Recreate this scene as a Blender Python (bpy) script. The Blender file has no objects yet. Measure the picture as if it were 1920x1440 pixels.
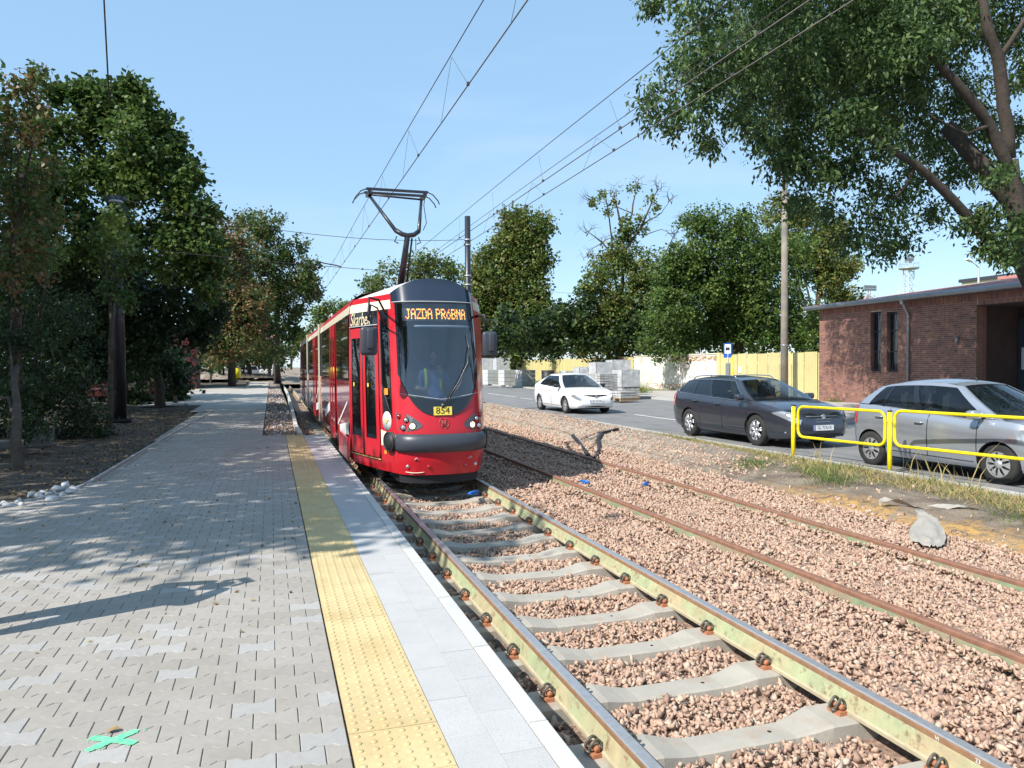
import bpy, bmesh, math, random
import numpy as np
from mathutils import Vector, Matrix
random.seed(7); RNG=np.random.default_rng(11)
R=math.radians
scene=bpy.context.scene
# ------------------------------------------------------------ camera
YAW=R(17.4); PITCH=-math.atan(35.6/1440.0); ROLL=R(0.35); FPX=1440.0; EYE=Vector((0,0,1.83))
fw=Vector((math.sin(YAW)*math.cos(PITCH),math.cos(YAW)*math.cos(PITCH),math.sin(PITCH)))
rt=Vector((math.cos(YAW),-math.sin(YAW),0)); up=rt.cross(fw)
rt2=rt*math.cos(ROLL)-up*math.sin(ROLL); up2=rt*math.sin(ROLL)+up*math.cos(ROLL)
cd=bpy.data.cameras.new('camera'); cam=bpy.data.objects.new('camera',cd); scene.collection.objects.link(cam)
cam.matrix_world=Matrix(((rt2.x,up2.x,-fw.x,EYE.x),(rt2.y,up2.y,-fw.y,EYE.y),(rt2.z,up2.z,-fw.z,EYE.z),(0,0,0,1)))
cd.sensor_width=36; cd.lens=36*FPX/1920; cd.clip_start=0.05; cd.clip_end=3000
scene.camera=cam
# ------------------------------------------------------------ light
LD=Vector((2.70,1.18,-2.85)).normalized()      # direction the sunlight travels
w=bpy.data.worlds.new("World"); scene.world=w; w.use_nodes=True
nt=w.node_tree; bg=nt.nodes['Background']
sky=nt.nodes.new('ShaderNodeTexSky'); sky.sky_type='NISHITA'; sky.sun_disc=False
sky.sun_elevation=math.asin(-LD.z); sky.sun_rotation=math.atan2(-LD.x,-LD.y)
sky.air_density=1.0; sky.dust_density=0.2; sky.ozone_density=0.6; sky.altitude=250
mxs=nt.nodes.new('ShaderNodeMix'); mxs.data_type='RGBA'; mxs.inputs[0].default_value=.5; mxs.inputs[7].default_value=(3.2,5.55,8.1,1)   # even summer haze over the clear-sky model
nt.links.new(sky.outputs[0],mxs.inputs[6]); tcw=nt.nodes.new('ShaderNodeTexCoord'); mpw=nt.nodes.new('ShaderNodeMapping'); mpw.inputs['Scale'].default_value=(1,1,4.5); nsw=nt.nodes.new('ShaderNodeTexNoise'); nsw.inputs['Scale'].default_value=2.6; nsw.inputs['Detail'].default_value=7; nsw.inputs['Distortion'].default_value=.6
mrw=nt.nodes.new('ShaderNodeMapRange'); mrw.inputs[1].default_value=.48; mrw.inputs[2].default_value=.8; mrw.inputs[4].default_value=.22; cl_=nt.nodes.new('ShaderNodeMix'); cl_.data_type='RGBA'; cl_.inputs[7].default_value=(6.2,7.0,7.6,1)     # very thin cirrus veil
nt.links.new(tcw.outputs['Generated'],mpw.inputs[0]); nt.links.new(mpw.outputs[0],nsw.inputs['Vector']); nt.links.new(nsw.outputs[0],mrw.inputs[0]); nt.links.new(mrw.outputs[0],cl_.inputs[0]); nt.links.new(mxs.outputs[2],cl_.inputs[6]); nt.links.new(cl_.outputs[2],bg.inputs[0]); bg.inputs[1].default_value=0.105
sd=bpy.data.lights.new('sun','SUN'); sd.energy=4.7; sd.angle=R(0.55); sd.color=(1.0,0.965,0.905)
so=bpy.data.objects.new('sun',sd); scene.collection.objects.link(so)
so.rotation_euler=LD.to_track_quat('-Z','Y').to_euler(); so.location=(-20,-10,30)
vs=scene.view_settings; scene.display_settings.display_device='sRGB'
vs.view_transform='Standard'; vs.look='None'; vs.exposure=0.6; vs.gamma=1; vs.use_curve_mapping=False
# ------------------------------------------------------------ helpers
COL=scene.collection
def P(px,py,d):
    """world point seen at photo pixel (px,py) (1920x1440) at camera depth d metres"""
    return EYE+fw*d+rt2*((px-960)/FPX*d)+up2*((720-py)/FPX*d)
def inview(X,Y,Z=0,m=120):
    v=Vector((X,Y,Z))-EYE; d=v.dot(fw)
    if d<0.3: return False
    x=960+FPX*v.dot(rt2)/d; y=720-FPX*v.dot(up2)/d
    return -m<x<1920+m and -m<y<1440+m
def inview_np(V,m=110):
    D=V-np.array(EYE); d=D@np.array(fw); d2=np.maximum(d,.05)
    x=960+FPX*(D@np.array(rt2))/d2; y=720-FPX*(D@np.array(up2))/d2
    return (d>.3)&(x>-m)&(x<1920+m)&(y>-m)&(y<1440+m)
def tag(o,label=None,cat=None,group=None,kind=None):
    if label: o['label']=label
    if cat: o['category']=cat
    if group: o['group']=group
    if kind: o['kind']=kind
    return o
def empty(name,loc=(0,0,0),rz=0,**k):
    o=bpy.data.objects.new(name,None); o.empty_display_size=.2; COL.objects.link(o)
    o.location=loc; o.rotation_euler=(0,0,rz); tag(o,**k); return o
def mesh(name,V,F,mats,mi=None,smooth=False):
    me=bpy.data.meshes.new(name)
    V=np.asarray(V,dtype=np.float32).reshape(-1,3)
    if isinstance(F,np.ndarray):
        n=F.shape[1]; me.vertices.add(len(V)); me.vertices.foreach_set('co',V.ravel())
        me.loops.add(F.size); me.loops.foreach_set('vertex_index',F.astype(np.int32).ravel())
        me.polygons.add(len(F)); me.polygons.foreach_set('loop_start',np.arange(0,F.size,n,dtype=np.int32))
        try: me.polygons.foreach_set('loop_total',np.full(len(F),n,dtype=np.int32))
        except Exception: pass
    else:
        me.from_pydata(V.tolist(),[],F)
    if not isinstance(mats,(list,tuple)): mats=[mats]
    for m in mats: me.materials.append(m)
    if mi is not None: me.polygons.foreach_set('material_index',np.asarray(mi,dtype=np.int32))
    if smooth: me.polygons.foreach_set('use_smooth',np.ones(len(me.polygons),dtype=bool))
    me.update(calc_edges=True); me.validate(); return me
def obj(name,me,parent=None,loc=None,**k):
    o=bpy.data.objects.new(name,me); COL.objects.link(o)
    if parent: o.parent=parent
    if loc is not None: o.location=loc
    tag(o,**k); return o
class MB:
    """collects simple shapes; build() links them as ONE mesh"""
    def __init__(s): s.V=[];s.F=[];s.M=[];s.S=[]
    def add(s,V,F,mi=0,sm=False):
        b=len(s.V); s.V+= [tuple(v) for v in V]; s.F+=[tuple(i+b for i in f) for f in F]; s.M+=[mi]*len(F); s.S+=[sm]*len(F); return s
    def box(s,x0,x1,y0,y1,z0,z1,mi=0,T=None):
        V=[(x0,y0,z0),(x1,y0,z0),(x1,y1,z0),(x0,y1,z0),(x0,y0,z1),(x1,y0,z1),(x1,y1,z1),(x0,y1,z1)]
        if T is not None: V=[T@Vector(v) for v in V]
        return s.add(V,[(0,3,2,1),(4,5,6,7),(0,1,5,4),(1,2,6,5),(2,3,7,6),(3,0,4,7)],mi)
    def cbox(s,c,sz,mi=0,rz=0,T=None):
        M=Matrix.Translation(Vector(c))@Matrix.Rotation(rz,4,'Z')
        if T is not None: M=M@T
        a,b,d=sz[0]/2,sz[1]/2,sz[2]/2
        return s.box(-a,a,-b,b,-d,d,mi,M)
    def tube(s,pts,r,n=8,mi=0,caps=True,closed=False):
        pts=[Vector(p) for p in pts]; L=len(pts)
        if not isinstance(r,(list,tuple)): r=[r]*L
        V=[];ref=None
        for i,p in enumerate(pts):
            if closed: t=pts[(i+1)%L]-pts[i-1]
            elif i==0: t=pts[1]-p
            elif i==L-1: t=p-pts[i-1]
            else: t=pts[i+1]-pts[i-1]
            t.normalize()
            if ref is None: ref=Vector((0,0,1)) if abs(t.z)<.9 else Vector((1,0,0))
            a=t.cross(ref)
            if a.length<1e-4: a=t.cross(Vector((0,1,0)))
            a.normalize(); b=a.cross(t); b.normalize(); ref=b
            for k in range(n):
                th=2*math.pi*k/n; V.append(p+(a*math.cos(th)+b*math.sin(th))*r[i])
        F=[]; m=L if closed else L-1
        for i in range(m):
            j=(i+1)%L
            for k in range(n):
                k2=(k+1)%n; F.append((i*n+k,i*n+k2,j*n+k2,j*n+k))
        if caps and not closed:
            F.append(tuple(range(n))[::-1]); F.append(tuple((L-1)*n+k for k in range(n)))
        return s.add(V,F,mi,True)
    def cyl(s,a,b,r,n=12,mi=0): return s.tube([a,b],r,n,mi)
    def lathe(s,prof,n,axis='Z',c=(0,0,0),mi=0,cap=True):
        V=[];c=Vector(c)
        for (r,h) in prof:
            for k in range(n):
                t=2*math.pi*k/n; a,b=r*math.cos(t),r*math.sin(t)
                V.append(c+Vector({'Z':(a,b,h),'Y':(a,h,b),'X':(h,a,b)}[axis]))
        F=[]
        for i in range(len(prof)-1):
            for k in range(n):
                k2=(k+1)%n; F.append((i*n+k,i*n+k2,(i+1)*n+k2,(i+1)*n+k))
        if cap:
            F.append(tuple(range(n))[::-1]); F.append(tuple((len(prof)-1)*n+k for k in range(n)))
        return s.add(V,F,mi,True)
    def prism(s,poly,z0,z1,mi=0,f=None):
        n=len(poly); V=[(x,y,z0) for x,y in poly]+[(x,y,z1) for x,y in poly]
        if f: V=[f(*v) for v in V]
        F=[tuple(range(n))[::-1],tuple(range(n,2*n))]+[(i,(i+1)%n,(i+1)%n+n,i+n) for i in range(n)]
        return s.add(V,F,mi)
    def grid(s,fn,nu,nv,mi=0,sm=True,flip=False):
        V=[fn(i/nu,j/nv) for i in range(nu+1) for j in range(nv+1)]
        F=[]
        for i in range(nu):
            for j in range(nv):
                q=(i*(nv+1)+j,(i+1)*(nv+1)+j,(i+1)*(nv+1)+j+1,i*(nv+1)+j+1)
                F.append(q[::-1] if flip else q)
        return s.add(V,F,mi,sm)
    def me(s,name,mats):
        m=bpy.data.meshes.new(name); m.from_pydata([tuple(v) for v in s.V],[],s.F)
        if not isinstance(mats,(list,tuple)): mats=[mats]
        for q in mats: m.materials.append(q)
        m.polygons.foreach_set('material_index',np.array(s.M,dtype=np.int32)); m.polygons.foreach_set('use_smooth',np.array(s.S,dtype=bool))
        m.update(); return m
    def build(s,name,mats,parent=None,loc=None,**k):
        return obj(name,s.me(name,mats),parent,loc,**k)
def autosmooth(o,ang=40):
    me=o.data; bm=bmesh.new(); bm.from_mesh(me); a=R(ang)
    for f in bm.faces: f.smooth=True
    for e in bm.edges:
        if len(e.link_faces)==2 and e.calc_face_angle(0)>a: e.smooth=False
    bm.to_mesh(me); bm.free()
def bevel(o,wd,seg=1,ang=30):
    bm=bmesh.new(); bm.from_mesh(o.data)
    es=[e for e in bm.edges if len(e.link_faces)==2 and e.calc_face_angle(0)>R(ang)]
    bmesh.ops.bevel(bm,geom=es,offset=wd,segments=seg,profile=.5,affect='EDGES'); bm.to_mesh(o.data); bm.free(); o.data.update()
def text(name,body,size,mat_,parent=None,M=None,ext=.002,shear=0,sx=1,align='CENTER',**k):
    cu=bpy.data.curves.new(name,'FONT'); cu.body=body; cu.size=size; cu.extrude=ext; cu.align_x=align; cu.align_y='CENTER'; cu.shear=shear; cu.resolution_u=3
    t=bpy.data.objects.new(name,cu); COL.objects.link(t)
    dg=bpy.context.evaluated_depsgraph_get(); me=bpy.data.meshes.new_from_object(t.evaluated_get(dg)); bpy.data.objects.remove(t)
    me.materials.clear(); me.materials.append(mat_)
    T=(M or Matrix())@Matrix.Diagonal((sx,1,1,1)); me.transform(T)
    return obj(name,me,parent,**k)
def frame(o,xax,yax):
    x=Vector(xax).normalized(); y=Vector(yax).normalized(); z=x.cross(y); o=Vector(o)
    return Matrix(((x.x,y.x,z.x,o.x),(x.y,y.y,z.y,o.y),(x.z,y.z,z.z,o.z),(0,0,0,1)))
# ------------------------------------------------------------ materials
def mat(name,col,rough=.7,metal=0,var=0,vscale=6,bump=0,bscale=40,col2=None,c2scale=3,c2lo=.45,c2hi=.6,spec=.5,rnd=0,trans=0,emit=None,est=1,coat=0,speck=None,detail=6):
    m=bpy.data.materials.new(name); m.use_nodes=True; N=m.node_tree.nodes; L=m.node_tree.links
    b=N['Principled BSDF']; b.inputs['Roughness'].default_value=rough; b.inputs['Metallic'].default_value=metal
    b.inputs['Specular IOR Level'].default_value=spec
    if coat: b.inputs['Coat Weight'].default_value=coat; b.inputs['Coat Roughness'].default_value=.04
    tc=N.new('ShaderNodeTexCoord')
    rgb=N.new('ShaderNodeRGB'); rgb.outputs[0].default_value=(*col,1); out=rgb.outputs[0]
    geo=None
    def noise(sc,det=detail,r=.6):
        n=N.new('ShaderNodeTexNoise'); n.inputs['Scale'].default_value=sc; n.inputs['Detail'].default_value=det; n.inputs['Roughness'].default_value=r
        L.new(POS,n.inputs['Vector']); return n
    g=N.new('ShaderNodeNewGeometry'); POS=g.outputs['Position']
    if col2 is not None:
        n=noise(c2scale); mr=N.new('ShaderNodeMapRange'); mr.inputs[1].default_value=c2lo; mr.inputs[2].default_value=c2hi
        L.new(n.outputs[0],mr.inputs[0]); mx=N.new('ShaderNodeMix'); mx.data_type='RGBA'
        L.new(mr.outputs[0],mx.inputs[0]); L.new(out,mx.inputs[6]); mx.inputs[7].default_value=(*col2,1); out=mx.outputs[2]
    if speck is not None:
        sc,lo,hi,sc_col=speck
        n=noise(sc,2,.7); mr=N.new('ShaderNodeMapRange'); mr.inputs[1].default_value=lo; mr.inputs[2].default_value=hi
        L.new(n.outputs[0],mr.inputs[0]); mx=N.new('ShaderNodeMix'); mx.data_type='RGBA'
        L.new(mr.outputs[0],mx.inputs[0]); L.new(out,mx.inputs[6]); mx.inputs[7].default_value=(*sc_col,1); out=mx.outputs[2]
    if var:
        n=noise(vscale); mr=N.new('ShaderNodeMapRange'); mr.inputs[1].default_value=.25; mr.inputs[2].default_value=.75; mr.inputs[3].default_value=1-var; mr.inputs[4].default_value=1+var
        L.new(n.outputs[0],mr.inputs[0]); hs=N.new('ShaderNodeHueSaturation'); L.new(mr.outputs[0],hs.inputs['Value']); L.new(out,hs.inputs['Color']); out=hs.outputs[0]
    if rnd:
        oi=N.new('ShaderNodeObjectInfo'); mr=N.new('ShaderNodeMapRange'); mr.inputs[3].default_value=1-rnd; mr.inputs[4].default_value=1+rnd
        L.new(oi.outputs['Random'],mr.inputs[0]); hs=N.new('ShaderNodeHueSaturation'); L.new(mr.outputs[0],hs.inputs['Value']); L.new(out,hs.inputs['Color']); out=hs.outputs[0]
    L.new(out,b.inputs['Base Color'])
    if bump:
        n=noise(bscale,8,.65); bp=N.new('ShaderNodeBump'); bp.inputs['Strength'].default_value=bump; bp.inputs['Distance'].default_value=.02
        L.new(n.outputs[0],bp.inputs['Height']); L.new(bp.outputs[0],b.inputs['Normal'])
    if emit is not None:
        b.inputs['Emission Color'].default_value=(*emit,1); b.inputs['Emission Strength'].default_value=est
    if trans:
        tr=N.new('ShaderNodeBsdfTranslucent'); L.new(out,tr.inputs[0]); ms=N.new('ShaderNodeMixShader'); ms.inputs[0].default_value=trans
        L.new(b.outputs[0],ms.inputs[1]); L.new(tr.outputs[0],ms.inputs[2]); L.new(ms.outputs[0],N['Material Output'].inputs[0])
    return m
def glassmat(name,tint,refl_rough=.02,op=.5,base=(.01,.012,.015),ior=1.6):
    """window glass: tinted transmission under a fresnel reflection"""
    m=bpy.data.materials.new(name); m.use_nodes=True; N=m.node_tree.nodes; L=m.node_tree.links
    b=N['Principled BSDF']; b.inputs['Base Color'].default_value=(*base,1); b.inputs['Roughness'].default_value=refl_rough; b.inputs['Specular IOR Level'].default_value=.7
    t=N.new('ShaderNodeBsdfTransparent'); t.inputs[0].default_value=(*tint,1)
    ms=N.new('ShaderNodeMixShader'); ms.inputs[0].default_value=op
    gl=N.new('ShaderNodeBsdfGlossy'); gl.inputs['Roughness'].default_value=refl_rough; fr=N.new('ShaderNodeFresnel'); gb=N.new('ShaderNodeNewGeometry'); im=N.new('ShaderNodeMapRange'); im.inputs[3].default_value=ior; im.inputs[4].default_value=1/ior; L.new(gb.outputs['Backfacing'],im.inputs[0]); L.new(im.outputs[0],fr.inputs[0])
    m2=N.new('ShaderNodeMixShader')
    L.new(t.outputs[0],ms.inputs[1]); L.new(b.outputs[0],ms.inputs[2]); L.new(fr.outputs[0],m2.inputs[0]); L.new(ms.outputs[0],m2.inputs[1]); L.new(gl.outputs[0],m2.inputs[2])
    L.new(m2.outputs[0],N['Material Output'].inputs[0]); return m
M_ballast=mat('ballast_rock',(.45,.30,.215),.9,var=.2,vscale=18,bump=.05,bscale=60,col2=(.38,.24,.17),c2scale=9,c2lo=.5,c2hi=.75,rnd=.12)
M_ballast2=mat('ballast_rock_dark',(.33,.205,.15),.9,var=.2,vscale=22,bump=.15,bscale=60)
M_ballast3=mat('ballast_rock_pale',(.49,.37,.275),.9,var=.12,vscale=22,bump=.15,bscale=60)
M_bed=mat('ballast_bed_ground',(.23,.15,.11),.95,var=.5,vscale=30,bump=1,bscale=30,col2=(.36,.24,.17),c2scale=26,c2lo=.48,c2hi=.56)
M_conc=mat('sleeper_concrete',(.37,.335,.28),.85,var=.12,vscale=5,bump=.15,bscale=50,col2=(.36,.27,.2),c2scale=4,c2lo=.55,c2hi=.72)
M_conc2=mat('raw_concrete',(.42,.41,.39),.85,var=.15,vscale=3,bump=.15,bscale=40)
M_paver=mat('paver_grey',(.335,.303,.265),.88,var=.07,vscale=25,bump=.12,bscale=150,rnd=.05,col2=(.285,.255,.215),c2scale=1.5,c2lo=.45,c2hi=.7,speck=(45,.62,.8,(.27,.24,.2)))
M_joint=mat('joint_sand',(.3,.265,.215),.95,var=.3,vscale=40)
M_yel=mat('tactile_yellow',(.56,.435,.225),.85,var=.1,vscale=5,bump=.15,bscale=120,rnd=.05,col2=(.50,.37,.17),c2scale=1.6,c2lo=.45,c2hi=.7,speck=(35,.6,.8,(.34,.27,.16)))
M_slab=mat('speckled_slab',(.45,.435,.415),.8,var=.05,vscale=6,rnd=.03,speck=(230,.56,.66,(.27,.27,.28)))
M_kerb=mat('white_kerb',(.52,.50,.46),.8,var=.06,vscale=9,bump=.08,bscale=100,rnd=.03)
M_dirt=mat('bank_dirt',(.2,.155,.115),.95,var=.3,vscale=7,bump=.8,bscale=25,col2=(.3,.245,.19),c2scale=1.6,c2lo=.42,c2hi=.6)
M_sand=mat('orange_sand',(.5,.29,.095),.95,var=.25,vscale=10,bump=.6,bscale=40,col2=(.27,.19,.12),c2scale=2.4,c2lo=.5,c2hi=.66)
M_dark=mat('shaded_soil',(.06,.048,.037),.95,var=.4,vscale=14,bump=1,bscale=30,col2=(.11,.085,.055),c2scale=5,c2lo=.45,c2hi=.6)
M_asph=mat('asphalt',(.2,.195,.19),.85,var=.12,vscale=1.2,bump=.15,bscale=140,col2=(.16,.155,.15),c2scale=.8,c2lo=.5,c2hi=.62,speck=(400,.6,.7,(.33,.32,.31)))
M_side=mat('sidewalk',(.4,.37,.33),.9,var=.15,vscale=2,bump=.2,bscale=30,col2=(.3,.26,.2),c2scale=1,c2lo=.55,c2hi=.7)
M_line=mat('road_paint',(.68,.67,.64),.7,col2=(.35,.34,.33),c2scale=30,c2lo=.55,c2hi=.7)
M_railtop=mat('rail_worn_steel',(.5,.48,.47),.4,metal=.65,var=.15,vscale=20)
M_railrust=mat('rail_rust',(.27,.15,.08),.75,var=.25,vscale=15,bump=.2,bscale=80)
M_railrust2=mat('rail_rust_red',(.24,.115,.07),.7,var=.3,vscale=12,bump=.2,bscale=80,col2=(.2,.13,.1),c2scale=30,c2lo=.55,c2hi=.7)
M_chamber=mat('rail_web_green',(.34,.37,.21),.8,var=.2,vscale=9,bump=.2,bscale=60,col2=(.42,.34,.2),c2scale=2.2,c2lo=.42,c2hi=.62,speck=(14,.58,.75,(.2,.12,.07)))
M_foot=mat('rail_foot_sandy',(.4,.34,.22),.85,var=.2,vscale=10)
M_clip=mat('clip_steel',(.13,.12,.1),.6,metal=.4,var=.2,vscale=30)
M_rust=mat('bolt_rust',(.4,.16,.08),.8,var=.3,vscale=60)
M_red=mat('tram_red',(.52,.014,.024),.3,coat=.22,spec=.4)
M_cream=mat('tram_cream',(.75,.69,.52),.35,coat=.3)
M_black=mat('tram_black',(.012,.013,.016),.12,coat=.5)
M_navy=mat('tram_cap_navy',(.018,.026,.045),.2,coat=.6)
M_rubber=mat('black_rubber',(.02,.02,.022),.55)
M_bump=mat('bumper_grey',(.045,.05,.062),.4)
M_under=mat('underframe',(.015,.015,.017),.8)
M_grey=mat('mid_grey_paint',(.2,.21,.22),.5)
M_lgrey=mat('light_grey_paint',(.5,.5,.5),.5)
M_white=mat('white_paint',(.72,.72,.70),.4)
M_whitecar=mat('white_car_paint',(.8,.8,.8),.25,coat=.6)
M_greycar=mat('charcoal_car_paint',(.055,.062,.08),.3,metal=.5,coat=.8)
M_silver=mat('silver_car_paint',(.40,.43,.48),.32,metal=.6,coat=.7)
M_chrome=mat('chrome',(.75,.76,.78),.12,metal=1)
M_alloy=mat('alloy_wheel',(.6,.6,.61),.3,metal=.7)
M_tyre=mat('tyre',(.025,.024,.023),.85,var=.2,vscale=20)
M_plastic=mat('black_plastic',(.025,.026,.028),.5)
M_lamp=mat('headlamp_glass',(.5,.52,.54),.12,metal=.6,coat=1)
M_amber=mat('amber_lens',(.9,.25,.02),.2,emit=(1,.25,.02),est=.25)
M_redlens=mat('red_lens',(.45,.01,.015),.15,coat=1)
M_lit=mat('lit_headlamp',(1,.85,.6),.3,emit=(1,.8,.5),est=1.6)
M_led=mat('led_orange',(.9,.15,.01),.5,emit=(1,.22,.02),est=2.2)
M_led2=mat('led_yellow',(.9,.4,.05),.5,emit=(1,.55,.08),est=2.4)
M_ledg=mat('led_green',(.0,.5,.15),.5,emit=(.0,.8,.25),est=.7)
M_glass=glassmat('tram_windscreen',(.62,.72,.85),.01,.12,ior=2.3)
M_sideglass=mat('tram_side_glass',(.012,.014,.016),.03,spec=.8,coat=.6)
M_doorglass=glassmat('tram_door_glass',(.35,.38,.4),.02,.45)
M_carglass=glassmat('car_glass',(.58,.64,.66),.01,.25,ior=1.5)
M_cargdark=glassmat('car_privacy_glass',(.12,.15,.18),.01,.6,ior=1.45)
M_seat=mat('dark_interior',(.055,.055,.06),.8)
M_platey=mat('yellow_plate',(.82,.62,.08),.5)
M_platew=mat('white_plate',(.75,.75,.75),.5)
M_ink=mat('black_ink',(.015,.015,.015),.6)
M_gold=mat('pale_gold_print',(.75,.62,.4),.5)
M_blue=mat('blue_sign',(.02,.09,.38),.4)
M_bluep=mat('blue_plastic',(.01,.13,.5),.4)
M_yrail=mat('railing_yellow',(.85,.66,.01),.4,var=.06,vscale=20,bump=.03,bscale=100)
M_yfence=mat('corrugated_yellow',(.60,.51,.24),.6,var=.08,vscale=1.5,rnd=.05,col2=(.5,.42,.2),c2scale=2.5,c2lo=.6,c2hi=.8)
M_wall=mat('whitewashed_wall',(.68,.64,.57),.9,var=.1,vscale=1.5,bump=.4,bscale=12,col2=(.55,.38,.3),c2scale=1.1,c2lo=.55,c2hi=.72)
M_mortar=mat('mortar',(.47,.39,.31),.95,var=.15,vscale=5)
M_brick=mat('brick_red',(.245,.118,.092),.85,var=.18,vscale=3.3,bump=.2,bscale=50,rnd=.12)
M_brick2=mat('brick_dark',(.15,.075,.07),.85,var=.3,vscale=5,bump=.2,bscale=50,rnd=.25)
M_brick3=mat('brick_orange',(.31,.155,.10),.85,var=.2,vscale=5,bump=.2,bscale=50,rnd=.2)
M_roof=mat('red_felt_roof',(.36,.17,.16),.9,var=.2,vscale=2,bump=.3,bscale=20,col2=(.2,.13,.12),c2scale=1.3,c2lo=.52,c2hi=.62)
M_zinc=mat('zinc_gutter',(.28,.3,.32),.45,metal=.5,var=.15,vscale=3)
M_polec=mat('pole_concrete',(.24,.205,.165),.9,var=.25,vscale=2,bump=.2,bscale=40,col2=(.17,.16,.15),c2scale=.7,c2lo=.5,c2hi=.6)  # concrete tone darkened overall to carry the shade on the pole
M_polem=mat('pole_black_steel',(.02,.022,.028),.4,coat=.2)
M_wire=mat('copper_wire',(.06,.05,.045),.5)
M_gray2=mat('stacked_pavers',(.52,.52,.51),.9,var=.1,vscale=6,rnd=.08)
M_film=mat('plastic_film',(.5,.5,.5),.25,var=.3,vscale=5,bump=.5,bscale=10)
M_wood=mat('pallet_wood',(.35,.24,.13),.85,var=.2,vscale=8)
M_skin=mat('skin',(.55,.32,.23),.6)
M_hair=mat('hair_dark',(.04,.03,.025),.8)
M_shirt=mat('blue_shirt',(.12,.2,.38),.8)
M_hiv=mat('hi_vis_yellow',(.55,.75,.03),.6)
M_cloth=mat('dark_cloth',(.05,.05,.07),.85)
M_orange=mat('orange_shirt',(.5,.14,.06),.8)
M_geo=mat('geotextile',(.34,.31,.265),.9,var=.1,vscale=10,bump=.3,bscale=60)
M_paintgreen=mat('green_spray_paint',(.14,.75,.33),.7,col2=(.3,.5,.33),c2scale=60,c2lo=.5,c2hi=.7)
M_bark=mat('bark',(.085,.065,.048),.95,var=.35,vscale=8,bump=1,bscale=18)
M_barkp=mat('bark_ash_brown',(.058,.044,.034),.95,var=.35,vscale=7,bump=1,bscale=15)
M_booth=mat('booth_red',(.10,.012,.014),.6)  # red darkened, the shadow around the hut is put into its colour
M_slate=mat('dark_slats',(.04,.045,.06),.6)
M_cream2=mat('cream_render',(.72,.66,.5),.9,var=.05,vscale=.5)
M_pink=mat('pink_roofing',(.5,.22,.2),.9)
M_galv=mat('galvanised',(.45,.46,.47),.5,metal=.4)
def leafmat(n,c,t=.3): return mat(n,c,.5,var=.25,vscale=1.2,trans=t,spec=.35)
LG=[leafmat('leaf_mid_green',(.11,.175,.04),.42),leafmat('leaf_deep_green',(.07,.125,.032),.38),leafmat('leaf_light_green',(.17,.23,.05),.4)]
LY=[leafmat('leaf_olive',(.155,.17,.045),.4),leafmat('leaf_green_b',(.085,.135,.035),.35),leafmat('leaf_yellowing',(.27,.24,.06),.4)]
LB=[leafmat('leaf_rust_brown',(.24,.14,.06)),leafmat('leaf_olive_brown',(.14,.12,.045)),leafmat('leaf_dull_green',(.06,.08,.03))]
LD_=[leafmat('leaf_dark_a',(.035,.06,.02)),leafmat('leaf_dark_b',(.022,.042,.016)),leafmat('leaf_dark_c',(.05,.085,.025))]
LA=[leafmat('leaf_ash_mid',(.075,.13,.038),.4),leafmat('leaf_ash_deep',(.04,.08,.025),.3),leafmat('leaf_ash_light',(.15,.21,.07),.4)]
M_grass=mat('grass_green',(.1,.16,.03),.7,var=.3,vscale=3,trans=.3)
M_straw=mat('grass_straw',(.42,.33,.14),.8,var=.25,vscale=4,trans=.2)
M_litter=mat('fallen_leaf',(.3,.2,.08),.8,var=.4,vscale=9)
# ============================================================ SETTING
def sheet(name,x0,x1,y0,y1,nx,ny,hf,m,**k):
    xs=np.linspace(x0,x1,nx+1); ys=np.linspace(y0,y1,ny+1); X,Y=np.meshgrid(xs,ys,indexing='ij')
    Z=np.vectorize(hf)(X,Y) if callable(hf) else np.full_like(X,hf)
    V=np.stack([X,Y,Z],-1).reshape(-1,3); i,j=np.meshgrid(np.arange(nx),np.arange(ny),indexing='ij'); a=(i*(ny+1)+j).ravel()
    F=np.stack([a,a+ny+1,a+ny+2,a+1],-1)
    return obj(name,mesh(name,V,F,m,smooth=True),**k)
from mathutils import noise as mn
def fbm(x,y,s=1,o=0): return mn.fractal(Vector((x*s+o,y*s-o,o)),1.0,2.0,4)
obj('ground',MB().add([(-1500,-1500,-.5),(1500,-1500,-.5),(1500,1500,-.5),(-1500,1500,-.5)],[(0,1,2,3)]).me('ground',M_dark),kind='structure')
def xl(Y):    # left edge of the paved platform
    return float(np.interp(Y,[-3,9.3,9.9,10.6,11.3,12.2,19.5,30.7],[-7,-7,-4.2,-3.0,-2.62,-2.5,-2.38,-2.1]))
def h_left(x,y):
    d=min(1,max(0,(-2.4-x)/3)); z=.12+.10*d*fbm(x,y,.8,3)+.02*fbm(x,y,5,1)+ .25*max(0,min(1,(-5-x)/4))
    if y>60: z+=min(1,(y-60)/25)*(.55+.5*fbm(x,y,.12,8))
    return z
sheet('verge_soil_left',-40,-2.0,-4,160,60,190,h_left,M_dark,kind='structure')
# platform body and its joints
mb=MB(); mb.prism([(1.10,-3),(1.10,19.2),(-2.40,19.2),(-2.5,12.2),(-2.64,11.3),(-3.02,10.6),(-4.2,9.95),(-8,9.3),(-8,-3)],-.4,.150); mb.build('platform',M_joint,kind='structure')
PLAT=bpy.data.objects['platform']
sheet('path_bedding',-2.6,-.25,19.2,30.7,4,10,.150,M_joint,kind='structure')
def h_path(x,y): return .165+.0*x+ (max(0,y-60)*.012)
sheet('path',-2.9,-.22,30.7,76,6,40,h_path,M_side,kind='structure')
sheet('path_side_yard',-9,-2.9,36,76,6,20,lambda x,y:h_path(x,y)-.004,M_side,kind='structure')
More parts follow.
